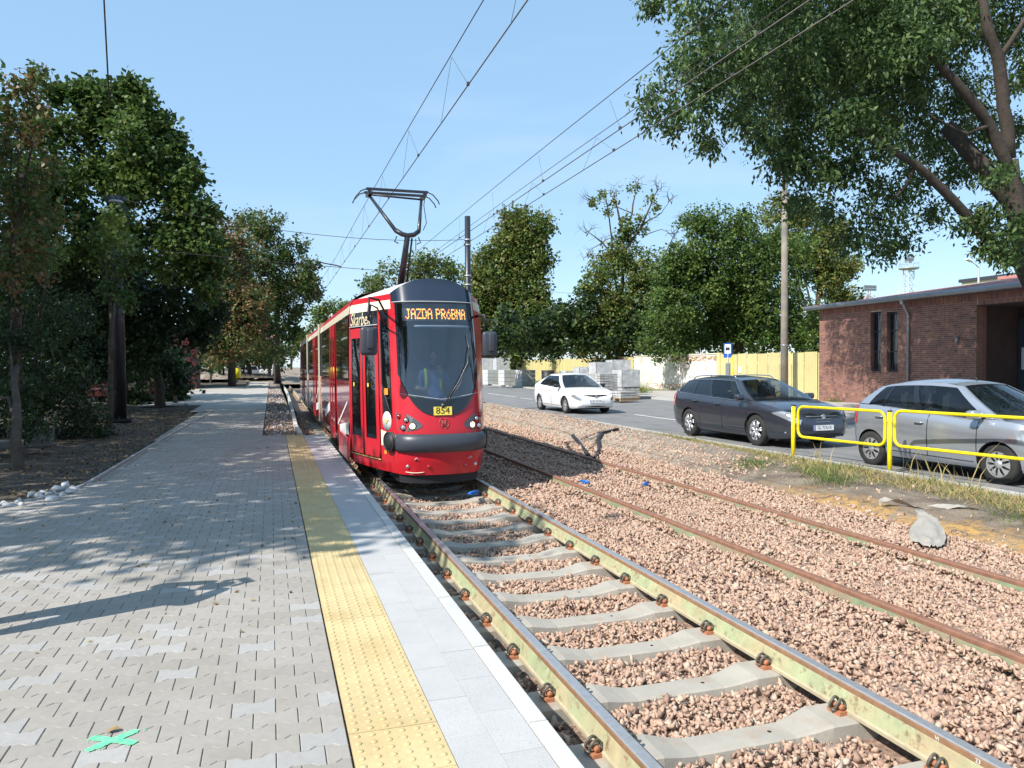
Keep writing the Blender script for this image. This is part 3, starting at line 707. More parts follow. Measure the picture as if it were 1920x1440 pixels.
# wiper, plate, emblem
mb=MB(); pv=Vector(front(0,1.245,.03))
mb.tube([pv,front(.34,1.55,.05),front(.62,1.86,.045),front(.72,2.16,.03)],.009,5); mb.tube([pv+Vector((.035,0,0)),front(.40,1.55,.05),front(.66,1.86,.045)],.007,5)
mb.tube([front(.66,2.30,.02),front(.74,1.9,.02),front(.84,1.46,.02)],.008,5); mb.tube([front(.85,1.45,.015),front(.87,1.9,.015),front(.82,2.4,.015)],.004,4)
mb.cyl(pv+Vector((-.0,.03,0)),pv+Vector((0,-.02,0)),.03,8); wip=mb.build('wiper',mat('wiper_grey',(.08,.085,.09),.4,metal=.5),TR)
pl=MB().box(-.135,.135,-.006,.006,-.062,.062).build('number_plate',M_platey,TR,front(-.01,1.165,.02)); pl.rotation_euler=(R(-6),0,0)
text('fleet_number','854',.135,M_ink,pl,frame((0,-.0075,0),(1,0,0),(0,0,1)),.001,sx=1.05)
mb=MB()
for s in (-1,1):
    mb.tube([front(.01+s*(.11*math.cos(t)),.985+.075*math.sin(t),.006) for t in np.linspace(-1.25,1.25,12)],.005,5)
    mb.tube([front(.01+s*.025,.945 if s<0 else .935,.006),front(.01+s*.025,1.02,.006)],.009,5); mb.tube([front(.01+s*.025,.94,.006),front(.01+s*.065,.93+.02,.006)],.007,5)
    mb.tube([front(.01+s*.025,.985,.006),front(.01+s*.06,1.03,.006)],.006,5)
mb.build('emblem',mat('emblem_bronze',(.32,.09,.06),.4,metal=.3),TR)
# bumper roll with end discs
mb=MB()
def bump(u,v):
    a=lerp(-1.0,1.0,u); th=lerp(-math.pi*.58,math.pi*.58,v); z=.70+.135*math.sin(th); o=.02+.085*math.cos(th)
    p=Vector(front(a*.985,.70,o)); return (p.x,p.y,z)
mb.grid(bump,26,12); bo=mb.build('bumper',M_bump,TR)
for s in (-1,1):
    c=Vector(side(.93,.70,s,.02)); nrm=Vector((s*.93,-.37,0)).normalized()
    q=MB(); q.cyl(c-nrm*.14,c+nrm*.035,.150,28); q.tube([c+nrm*.036+Matrix.Rotation(t,3,nrm)@Vector((0,0,.142)) for t in np.linspace(0,2*math.pi,25)[:-1]],.012,6,closed=True); q.build('bumper_end_disc',M_rubber,bo)
# headlight clusters
def hl(s):
    pts=[(1.0,1.16),(.985,.885),(.80,.87),(.62,.895),(.50,.93),(.47,.965),(.52,1.0),(.66,1.07),(.82,1.125)]
    V=[];cx=sum(p[0] for p in pts)/len(pts); cz=sum(p[1] for p in pts)/len(pts)
    ring=[front(s*(1-(1-a)*1.0)*.985,z,.007) for a,z in pts]; q=MB(); n=len(ring)
    q.add(ring+[front(s*cx,cz,.010)],[(i,(i+1)%n,n) if s<0 else ((i+1)%n,i,n) for i in range(n)])
    h=q.build('headlight_housing',mat('lamp_housing_grey',(.10,.10,.105),.45,metal=.3),TR)
    for nm,a,z,r,m in (('headlight',.68,.95,.043,M_lit),('headlight',.86,.925,.040,M_lamp),('headlight',.80,1.035,.034,M_lamp),('tail_light',.93,1.085,.030,M_redlens)):
        c=Vector(front(s*a,z,.01)); nd=Vector((s*.25,-1,0)).normalized()
        q=MB(); q.lathe([(r*1.25,0),(r*1.25,.012),(r,.014)],16,'Y',mi=1,cap=False); q.lathe([(r,.006),(r*.7,.018),(.001,.022)],16,'Y',mi=0)
        o=q.build(nm,[m,M_ink],h); o.matrix_local=Matrix.Translation(c)@nd.to_track_quat('Y','Z').to_matrix().to_4x4()
hl(-1); hl(1)
# lower lamps and coupler hooks
for s in (-1,1):
    for a,m in ((.80 if s<0 else .78,M_lamp),(.50 if s>0 else .35,M_redlens)):
        c=Vector(front(s*a,.36,.012)); q=MB().lathe([(.028,.012),(.024,-.004),(.001,-.008)],12,'Y'); q.build('marker_lamp',m,TR,c)
    q=MB(); q.tube([front(s*.66,.46,.01),front(s*.62,.49,.015),front(s*.57,.455,.01)],.007,5); q.build('jacking_mark',M_lgrey,TR)
mb=MB(); mb.tube([front(lerp(-.85,-.45,t),.275-.012*math.sin(math.pi*t),.006) for t in np.linspace(0,1,8)],.006,4); mb.build('tow_cover_line',M_cream,TR)
mb=MB(); mb.grid(lambda u,v:front(lerp(-.98,.98,u),lerp(.10,.235,v),-.03-.02*(1-v)),20,2); mb.box(-.6,.6,.42,2.2,.09,.25); mb.build('front_skirt',M_under,TR)
for s in (-1,1): text('amber_marker','',.1,M_amber,TR) if 0 else MB().grid(lambda u,v:side(lerp(.80,.84,u),lerp(.50,.555,v),s,.008),2,2,flip=(s>0)).build('side_marker',M_amber,TR)
MB().grid(lambda u,v:side(lerp(.85,.91,u),lerp(1.395,1.49,v),-1,.02),2,2).build('turn_signal',M_amber,TR)
# front door: two leaves with glass, seals, handrail
DO=MB(); DO.grid(lambda u,v:side(lerp(DB0,DB1,u),lerp(.40,2.46,v),-1,-.035),6,8); DOO=DO.build('door_recess',M_rubber,TR)
for k,(b0,b1) in enumerate(((DB0+.01,.375),(.395,DB1-.012))):
    q=MB()
    def gg(x0,x1,z0,z1): q.grid(lambda u,v:side(lerp(x0,x1,u),lerp(z0,z1,v),-1,.004),3,8)
    m_=.075 if k==0 else .085
    gg(b0,b1,.42,.70); gg(b0,b1,2.28,2.44); gg(b0,b0+m_*.6,.70,2.28); gg(b1-m_*.75,b1,.70,2.28)
    leaf=q.build('door_leaf',M_red,TR)
    g=MB(); g.grid(lambda u,v:side(lerp(b0+m_*.6,b1-m_*.75,u),lerp(.70,2.28,v),-1,-.004),3,8); g.build('door_glass',M_doorglass,leaf)
    r=MB(); r.tube([side(b0,.42,-1,.008),side(b0,2.44,-1,.008)],.008,5); r.tube([side(b1,.42,-1,.008),side(b1,2.44,-1,.008)],.012,5); r.build('door_seal',M_rubber,leaf)
    if k==1:
        r=MB(); r.tube([side(.46,1.15,-1,-.03),side(.46,1.78,-1,-.03)],.018,6); r.build('handrail',mat('handrail_yellow',(.75,.6,.03),.4),leaf)
    r=MB(); 
    r.grid(lambda u,v:side(lerp(b0+.10,b0+.13,u),lerp(1.50,1.56,v),-1,.009),1,1); r.build('door_sticker',M_platey,leaf)
mb=MB(); mb.tube([side(b,.395,-1,.012) for b in np.linspace(DB0,DB1,8)],.012,5); mb.build('door_sill',mat('sill_brass',(.5,.33,.12),.4,metal=.6),TR)
mb=MB(); mb.tube([side(b,2.47,-1,.012) for b in np.linspace(DB0,DB1,8)],.008,5); mb.build('door_track',M_lgrey,TR)
mb=MB(); mb.box(-.75,.75,1.15,1.2,.45,2.6); mb.build('vestibule_wall',M_seat,TR)
# name lettered above the door
b_=.20; p0=Vector(side(b_-.07,2.58,-1,.012)); p1=Vector(side(b_+.3,2.58,-1,.012)); text('tram_name','Skarbek',.29,M_gold,TR,frame(side(.34,2.575,-1,.016),(p1-p0).normalized(),(0,0,1)),.001,shear=.35,sx=.85)
# cab side window
def cwb(b): return 1.30-.5*(b-WB0)/(WB1-WB0)+.25
mb=MB(); mb.grid(lambda u,v:side(lerp(WB0,WB1,u),lerp(cwb(lerp(WB0,WB1,u)),2.55,v),-1,.002),6,10); cw=mb.build('cab_side_window',M_doorglass,TR)
mb=MB(); mb.tube([side(WB0,2.55,-1,.006),side(WB0,cwb(WB0),-1,.006)]+[side(lerp(WB0,WB1,t),cwb(lerp(WB0,WB1,t)),-1,.006) for t in (.3,.6,1)]+[side(WB1,2.55,-1,.006)],.010,5); mb.build('window_seal',M_rubber,cw)
mb=MB(); mb.grid(lambda u,v:side(lerp(WB0,WB1,u),lerp(1.02+.0*u,cwb(lerp(WB0,WB1,u)),v),-1,.003),5,4); mb.grid(lambda u,v:side(lerp(WB0,WB1,u),lerp(1.33,1.36,v),-1,.006),3,1); mb.build('black_panel_below_window',M_black,TR)
# round crest
q=MB(); cc=Vector(side(.868,1.0,-1,.008)); t1=(Vector(side(.9,.99,-1))-Vector(side(.83,.99,-1))).normalized(); nn=t1.cross(Vector((0,0,1))).normalized()
if nn.x>0: nn=-nn
q.cyl(cc,cc+nn*.004,.145,28); cr=q.build('crest_disc',M_white,TR)
q=MB()
for s in (-1,1): q.tube([cc+nn*.006+t1*s*.012,cc+nn*.006+t1*s*.055+Vector((0,0,.01)),cc+nn*.006+t1*s*.07+Vector((0,0,.035))],.010,5)
q.cyl(cc+nn*.005,cc+nn*.008,.030,12); q.tube([cc+nn*.006+Vector((0,0,-.045)),cc+nn*.006],.014,5); q.build('crest_print',mat('crest_gold',(.6,.42,.1),.5),cr)
# body behind the nose
YE=36.0
prof=[(1.09,.30),(1.135,.45),(1.15,1.0),(1.152,1.57),(1.14,2.70),(1.12,2.84),(1.07,2.95),(.95,3.03),(.7,3.08),(.35,3.11),(0,3.12)]
def bodyseg(z0i,z1i,y0,y1,m,name,par=TR,off=0,ss=(-1,1),sub=1):
    q=MB()
    for s in ss:
        pp=prof[z0i:z1i+1]
        for (a,za),(b,zb) in zip(pp[:-1],pp[1:]):
            q.add([(s*(a+off),y0-11.1,za),(s*(a+off),y1-11.1,za),(s*(b+off),y1-11.1,zb),(s*(b+off),y0-11.1,zb)],[(0,1,2,3) if s>0 else (3,2,1,0)],0,True)
    return q.build(name,m,par)
mods=[(13.1,21.15),(21.45,28.2),(28.5,36.0)]
M_sidered=mat('tram_side_red',(.42,.02,.03),.14,coat=.8)
M_rroof=mat('tram_roof_red',(.52,.12,.12),.4,var=.1,vscale=3)
for mi_,(y0,y1) in enumerate(mods):
    bodyseg(0,3,y0,y1,M_sidered,'side_panel'); bodyseg(4,5,y0,y1,M_cream,'cream_band'); bodyseg(5,6,y0,y1,M_red,'roof_edge'); bodyseg(6,10,y0,y1,M_rroof,'roof')
    bodyseg(3,4,y0,y1,M_ink,'window_band',off=-.01)
    q=MB(); q.box(-1.0,1.0,y0-11.1,y1-11.1,.12,.32); q.build('underframe',M_under,TR)
    # windows and doors
    y=y0+.12; k=0; pat={0:[1.35,1.35,'d',1.5,1.45],1:[1.4,'d',1.5,1.5],2:[1.4,1.5,'d',1.5]}[mi_]
    for it_ in pat:
        L_=1.30 if it_=='d' else it_
        for s in (-1,1):
            if it_=='d' and s<0:
                for h in (0,1):
                    a,b=y+h*.65,y+h*.65+.63
                    q=MB(); X=-1.163
                    q.box(X-.012,X,a-11.1,b-11.1,.36,.62); q.box(X-.012,X,a-11.1,b-11.1,2.42,2.68); q.box(X-.012,X,a-11.1,a+.06-11.1,.62,2.42); q.box(X-.012,X,b-.06-11.1,b-11.1,.62,2.42)
                    lf=q.build('door_leaf',M_red,TR); g=MB().box(X-.006,X,a+.06-11.1,b-.06-11.1,.62,2.42).build('door_glass',M_sideglass,lf)
                    r=MB().box(X-.016,X,b-11.1,b+.02-11.1,.36,2.68).build('door_seal',M_rubber,lf)
            else:
                q=MB(); q.box(s*1.151-.004,s*1.151+.004,y-11.1,y+L_-.06-11.1,1.60,2.68); wv=q.build('window',M_sideglass,TR)
                if k%2==0:
                    q=MB(); q.box(s*1.158-.004,s*1.158+.004,y+.1-11.1,y+L_-.16-11.1,2.30,2.33); q.build('window_bar',M_grey,wv)
        y+=L_; k+=1
    # white swooshes on the lower side
    for s in (-1,):
        for ya,yb,za,zb,tk in ((y0+.1,y0+1.9,.78,.62,.20),(y0+.3,y0+2.3,1.22,.70,.05),(y0+4.4,y0+6.0,.95,.70,.2)):
            q=MB(); q.grid(lambda u,v:(-1.157,lerp(ya,yb,1-u)-11.1,lerp(zb,za,u)+tk*(v-.5)),10,1); q.build('white_stripe',M_white,TR)
for y in (21.15,28.2):
    q=MB(); 
    for k in range(6):
        q.box(-1.08-.03*(k%2),1.08+.03*(k%2),y+k*.05-11.1,y+k*.05+.05-11.1,.35,2.98)
    q.build('articulation_bellows',mat('bellows_tan',(.35,.29,.2),.7),TR)
    q=MB(); q.box(-1.175,-1.155,y-.05-11.1,y+.02-11.1,.35,2.95); q.box(-1.175,-1.155,y+.29-11.1,y+.36-11.1,.35,2.95); q.build('joint_trim',M_cream,TR)
for y in (14.7,15.6,20.0):
    q=MB(); q.box(-1.185,-1.13,y-11.1,y+.5-11.1,.28,.62); 
q=MB(); q.prism([(-1.19,2.1),(-1.15,1.95),(-1.15,3.9),(-1.19,3.7)],.24,.62); q.build('bogie_cover',M_red,TR)
q=MB(); q.box(-1.0,1.0,YE-11.1-.01,YE-11.1,.3,3.0); q.build('rear_end',M_navy,TR)
for y in (12.6,16.3,22.6,29.4):
    for s in (-1,1):
        for dy in (0,1.7):
            q=MB(); q.lathe([(.31,-.03),(.33,.0),(.33,.06)],20,'X'); o=q.build('wheel',mat('wheel_steel',(.12,.11,.1),.6,metal=.5) if (y==12.6 and s<0 and dy==0) else bpy.data.materials['wheel_steel'],TR,(s*.72,y+dy-11.1,.32))
for y,l in ((16.5,1.6),(19,1.2),(23,2.2),(30,2.4)):
    q=MB(); q.box(-.6,.6,y-11.1,y+l-11.1,3.08,3.27); o=q.build('roof_unit',M_lgrey,TR); bevel(o,.05,2)
q=MB(); q.tube([(-.85,9.6,3.0),(-.85,9.6,3.2),(-.85,10.6,3.2),(-.85,10.6,3.0)],.02,6); q.build('roof_rail',M_lgrey,TR)
# mirrors
def mirror(s):
    if s<0:
        a=Vector(side(.93,2.62,-1,.02)); e=Vector((-1.05,-.05,2.80)); top=Vector((-1.07,-.12,2.47)); c=Vector((-1.075,-.12,2.18))
        arm=[a,Vector((-.90,.08,2.78)),e,Vector((-1.07,-.10,2.62)),top]
    else:
        a=Vector(side(.93,2.60,1,.01)); c=Vector((.84,.38,2.15)); arm=[a,Vector((.76,.36,2.6)),Vector((.80,.38,2.40))]
    q=MB(); q.tube(arm,.017 if s<0 else .022,6)
    if s<0: q.tube([a+Vector((0,0,-.22)),Vector((-.93,.02,2.66)),Vector((-1.03,-.04,2.70)),top],.012,6)
    m=q.build('mirror_arm',M_rubber,TR)
    q=MB(); q.cbox((0,0,0),(.235,.12,.40)); o=q.build('mirror_head',M_bump,m); o.location=c; bevel(o,.045,3); autosmooth(o,50)
    q=MB(); q.cbox((0.02,-.06,.03),(.10,.05,.29)); o2=q.build('mirror_housing_rib',M_bump,o); bevel(o2,.022,3); autosmooth(o2,50)
    g=MB().cbox((0,.061,0),(.19,.004,.34)).build('mirror_glass',M_chrome,o)
mirror(-1); mirror(1)
# pantograph
PG=MB(); PG.tube([(0.0,14.95-11.1,3.2),(0.03,14.1-11.1,4.22)],[.075,.05],8); PG.tube([(.12,14.9-11.1,3.25),(.12,14.15-11.1,4.18)],.018,6)
PG.box(-.35,.45,14.3-11.1,15.3-11.1,3.10,3.2); pg=PG.build('pantograph_lower_arm',M_polem,TR)
K_=Vector((.03,3.0,4.22))
q=MB(); q.tube([K_+Vector((-.22,.05,.10)),K_+Vector((-.1,0,.02)),K_,K_+Vector((.12,0,.02)),K_+Vector((.22,.05,.10))],.045,8)
for s in (-1,1): q.tube([K_+Vector((s*.2,0,-.02)),K_+Vector((s*.24,0,-.12)),K_+Vector((s*.17,0,-.15))],.012,5)
q.cyl(K_+Vector((.15,0,-.05)),K_+Vector((.15,0,-.28)),.008,5); q.build('pantograph_knee',M_polem,TR)
HY=15.2-11.1; HZ=5.22
q=MB(); q.tube([K_+Vector((-.22,.05,.10)),(-.53,HY,HZ-.06)],[.036,.028],8); q.tube([K_+Vector((.22,.05,.10)),(.50,HY,HZ-.1)],[.036,.028],8)
q.tube([K_+Vector((.30,.05,.12)),(.60,HY,HZ-.55),(.55,HY,HZ-.2),(.58,HY,HZ)],.008,5)
q.build('pantograph_upper_arm',M_polem,TR)
q=MB()
for dy in (-.17,.17): 
    q.box(-.60,.60,HY+dy-.028,HY+dy+.028,HZ,HZ+.045)
    for s in (-1,1): q.tube([(s*.60,HY+dy,HZ+.02),(s*.70,HY+dy,HZ-.02),(s*.80,HY+dy,HZ-.13),(s*.83,HY+dy,HZ-.20)],.012,5)
q.tube([(-.5,HY,HZ-.05),(.52,HY,HZ-.09)],.02,6)
for s in (-1,1): q.box(s*.54-.035,s*.54+.035,HY-.2,HY+.2,HZ-.07,HZ-.01)
q.build('pantograph_head',M_polem,TR)
# ============================================================ PEOPLE
def skin_fig(name,J,E_,m,parent=None,sub=2,**k):
    """J: list of (pos, radius); E_: edges"""
    me=bpy.data.meshes.new(name); me.from_pydata([j[0] for j in J],E_,[]); o=bpy.data.objects.new(name,me); COL.objects.link(o)
    md=o.modifiers.new('s','SKIN'); sv=me.skin_vertices[0].data
    for i,j in enumerate(J):
        r=j[1]; sv[i].radius=(r,r) if not isinstance(r,tuple) else r
    sv[0].use_root=True
    s2=o.modifiers.new('b','SUBSURF'); s2.levels=sub; s2.render_levels=sub
    dg=bpy.context.evaluated_depsgraph_get(); m2=bpy.data.meshes.new_from_object(o.evaluated_get(dg)); bpy.data.objects.remove(o)
    m2.materials.clear()
    ms=m if isinstance(m,(list,tuple)) else [m]
    for q in ms: m2.materials.append(q)
    m2.polygons.foreach_set('use_smooth',np.ones(len(m2.polygons),dtype=bool))
    return obj(name,m2,parent,**k)
def head(parent,c,mskin,mhair,face=(0,-1,0)):
    f=Vector(face).normalized(); q=MB(); side_=f.cross(Vector((0,0,1)))
    T=Matrix(((side_.x,f.x,0,c[0]),(side_.y,f.y,0,c[1]),(side_.z,f.z,1,c[2]),(0,0,0,1)))
    def hp(u,v):
        th=2*math.pi*u; ph=math.pi*v; r=Vector((math.sin(ph)*math.cos(th)*.075,math.sin(ph)*math.sin(th)*.095,math.cos(ph)*.118))
        if r.z<-.03: r.x*=.8; r.y*=.9
        return T@r
    q.grid(hp,16,12)
    q.tube([T@Vector((0,.088,.02)),T@Vector((0,.112,-.02)),T@Vector((0,.092,-.03))],[.01,.014,.008],6)
    for s in (-1,1): q.tube([T@Vector((s*.074,0,.02)),T@Vector((s*.08,-.01,-.02))],[.016,.011],6)
    h=q.build('head',mskin,parent)
    e=MB()
    for s in (-1,1): e.lathe([(.001,0),(.011,.004),(.001,.012)],8,'Y',tuple(T@Vector((s*.03,.08,.012))))
    e.tube([T@Vector((-.024,.088,-.055)),T@Vector((0,.093,-.058)),T@Vector((.024,.088,-.055))],.005,5)
    e.build('face_features',M_ink,h)
    hr=MB(); hr.grid(lambda u,v:T@Vector((math.sin(v*1.75)*math.cos(2*math.pi*u)*.082,math.sin(v*1.75)*math.sin(2*math.pi*u)*.10-.012,math.cos(v*1.75)*.127+.0)) ,16,8); hr.build('hair',mhair,h)
    return h
def hand(parent,base,direc,palm,m,curl=.5):
    d=Vector(direc).normalized(); n=Vector(palm).normalized(); s=d.cross(n).normalized(); b=Vector(base)
    J=[(b,(.022,.03)),(b+d*.05,(.018,.038)),(b+d*.085,(.014,.04))]; E_=[(0,1),(1,2)]
    o=skin_fig('hand',J,E_,m,parent,1)
    for i,(off,l) in enumerate(((-.03,.062),(-.01,.075),(.01,.07),(.03,.055))):
        p=b+d*.075+s*off; q=p+(d*math.cos(curl*.4)+n*math.sin(curl*.4))*l*.45; r=q+(d*math.cos(curl*1.1)+n*math.sin(curl*1.1))*l*.3; t=r+(d*math.cos(curl*1.7)+n*math.sin(curl*1.7))*l*.25
        skin_fig('finger',[(p,.009),(q,.0085),(r,.008),(t,.007)],[(0,1),(1,2),(2,3)],m,o,1)
    p=b+d*.03-s*.03; q=p+(d*.6-s*.8).normalized()*.03; t=q+(d*.8+n*.5).normalized()*.03
    skin_fig('thumb',[(p,.011),(q,.010),(t,.008)],[(0,1),(1,2)],m,o,1)
    return o
def seated(name,hip,face,label,mshirt,vest=None,raised=True,lean=0):
    """seated figure, hip position, facing unit vector (horizontal)"""
    f=Vector(face).normalized(); s=f.cross(Vector((0,0,1))); u=Vector((0,0,1)); h=Vector(hip)
    Rt=empty(name,tuple(h),label=label,cat='person')
    W=lambda a,b,c:f*a+s*b+u*c
    J=[(W(0,0,.05),(.15,.12)),(W(0,0,.25),(.15,.11)),(W(0,0,.42),(.17,.11)),(W(0,0,.52),(.07,.07)),(W(.01,0,.58),(.055,.055)),
       (W(0,.19,.46),.065),(W(0,-.19,.46),.065),
       (W(.06,.25,.22),.048),(W(.30,.20,.20),.036),(W(.06,-.26,.24),.048),
       (W(.16,.10,.02),.09),(W(.45,.12,.03),.07),(W(.16,-.10,.02),.09),(W(.45,-.12,.03),.07),(W(.50,.12,-.38),.045),(W(.50,-.12,-.38),.045)]
    E_=[(0,1),(1,2),(2,3),(3,4),(2,5),(2,6),(5,7),(7,8),(6,9),(0,10),(10,11),(0,12),(12,13),(11,14),(13,15)]
    if raised: J.append((W(.22,-.10,.44),.036)); hb=W(.21,-.08,.46); hd=W(-.1,.15,1)
    else: J.append((W(.30,-.2,.22),.036)); hb=W(.31,-.19,.22); hd=W(1,.3,.1)
    E_.append((9,16))
    skin_fig('body',J,E_,mshirt,Rt)
    head(Rt,tuple(W(.03,0,.70)),M_skin,M_hair,tuple(f))
    hand(Rt,hb,hd,-f if raised else -u,M_skin); hand(Rt,W(.31,.19,.20),W(1,-.2,.1),-u,M_skin)
    if vest:
        for b in (-1,1):
            q=MB(); q.tube([W(.115,b*.12,.15),W(.125,b*.12,.35),W(.08,b*.125,.50),W(-.05,b*.12,.53)],.028,6); q.build('vest_strap',vest,Rt)
    return Rt
DRV=seated('tram_driver',(TX+.10,12.28,1.25),(0,-1,0),'tram driver in blue shirt and hi-vis straps, hand raised behind the windscreen',M_shirt,M_hiv,True)
seated('cab_passenger',(TX-.45,12.35,1.25),(.3,-1,0),'person in a yellow hi-vis vest seen through the tram cab side window',M_hiv,None,False)
# standing photographer left of the frame (casts the long shadow on the pavers)
def standing(loc,face):
    f=Vector(face).normalized(); s=f.cross(Vector((0,0,1))); u=Vector((0,0,1)); Rt=empty('person',loc,label='person standing on the platform left of the view, arms raised to hold a phone',cat='person')
    W=lambda a,b,c:f*a+s*b+u*c
    J=[(W(0,0,.95),(.26,.18)),(W(0,0,1.15),(.26,.18)),(W(0,0,1.36),(.27,.17)),(W(0,0,1.47),(.07,.06)),(W(0,0,1.53),.05),
       (W(0,.2,1.41),.06),(W(0,-.2,1.41),.06),(W(.10,.30,1.27),.07),(W(.20,.10,1.55),.05),(W(.10,-.30,1.27),.07),(W(.20,-.10,1.55),.05),
       (W(0,.10,.86),.13),(W(.02,.12,.48),.09),(W(-.02,.12,.08),.042),(W(.14,.13,.035),.04),(W(0,-.10,.86),.13),(W(.02,-.14,.48),.09),(W(-.02,-.15,.08),.042),(W(.14,-.16,.035),.04)]
    E_=[(0,1),(1,2),(2,3),(3,4),(2,5),(2,6),(5,7),(7,8),(6,9),(9,10),(0,11),(11,12),(12,13),(13,14),(0,15),(15,16),(16,17),(17,18)]
    skin_fig('body',J,E_,M_cloth,Rt); head(Rt,tuple(W(.03,0,1.66)),M_skin,M_hair,tuple(f))
    hand(Rt,W(.21,.09,1.56),W(.15,-.2,1),W(0,-1,0),M_skin); hand(Rt,W(.21,-.09,1.56),W(.15,.2,1),W(0,1,0),M_skin)
    q=MB(); q.cbox(W(.26,0,1.66),(.16,.012,.08),rz=math.atan2(s.y,s.x)); q.build('phone',M_ink,Rt)
standing((-2.02,5.42,.19),(1,.42,0))
# ============================================================ CARS
def smoothint(xs,ys):
    xs=np.array(xs,float); ys=np.array(ys,float); m=np.gradient(ys,xs)
    for i in range(1,len(xs)-1):
        a=(ys[i]-ys[i-1])/(xs[i]-xs[i-1]); b=(ys[i+1]-ys[i])/(xs[i+1]-xs[i]); m[i]=0 if a*b<=0 else 2*a*b/(a+b)
    m[0]=(ys[1]-ys[0])/(xs[1]-xs[0]); m[-1]=(ys[-1]-ys[-2])/(xs[-1]-xs[-2])
    def f(x):
        i=int(np.clip(np.searchsorted(xs,x)-1,0,len(xs)-2)); h=xs[i+1]-xs[i]; t=(min(max(x,xs[0]),xs[-1])-xs[i])/h
        return float((2*t**3-3*t**2+1)*ys[i]+(t**3-2*t**2+t)*h*m[i]+(-2*t**3+3*t**2)*ys[i+1]+(t**3-t**2)*h*m[i+1])
    return f
def wheel(parent,loc,r,sgn,nsp,mrim,style='alloy'):
    q=MB(); q.lathe([(r*.66,-.09),(r*.93,-.10),(r,-.075),(r,.075),(r*.93,.10),(r*.66,.09)],32,'Y',cap=False)
    t=q.build('wheel',M_tyre,parent,loc); 
    q=MB(); y=sgn*.08; q.lathe([(r*.68,sgn*.02),(r*.68,y),(r*.63,y-sgn*.01),(r*.60,sgn*.0)],32,'Y',cap=False)
    if style=='alloy':
        for k in range(nsp):
            a=2*math.pi*k/nsp+.2
            for da in (-.13,.13):
                p0=Vector((math.cos(a)*r*.12,y-sgn*.005,math.sin(a)*r*.12)); p1=Vector((math.cos(a+da)*r*.63,y-sgn*.005,math.sin(a+da)*r*.63)); q.tube([p0,p1],[.026,.022],5)
        q.lathe([(.055,y-sgn*.03),(.055,y+sgn*.008),(.001,y+sgn*.012)],14,'Y',cap=False)
    else:
        nn=48; V=[];F=[]
        for k in range(nsp):
            a=2*math.pi*k/nsp; w_=.30*2*math.pi/nsp*1.15
            pts=[]
            for (rr,ww,yy) in ((.18,.55,.012),(.40,.8,.015),(.62,1.15,.0)):
                for sg_ in (-1,1):
                    an=a+sg_*w_*ww; pts.append((math.cos(an)*r*rr,y+sgn*yy-sgn*.006,math.sin(an)*r*rr))
            q.add(pts,[(0,1,3,2),(2,3,5,4)],0,True)
        q.lathe([(r*.22,y-sgn*.01),(r*.2,y+sgn*.012),(.001,y+sgn*.016)],20,'Y',cap=False)
        q.lathe([(r*.60,y-sgn*.004),(r*.67,y-sgn*.0)],32,'Y',cap=False)
    q.build('rim',mrim,t)
    q=MB(); q.lathe([(r*.66,sgn*.0),(.001,sgn*.0)],24,'Y',cap=False); q.build('brake_disc',M_under,t)
    return t
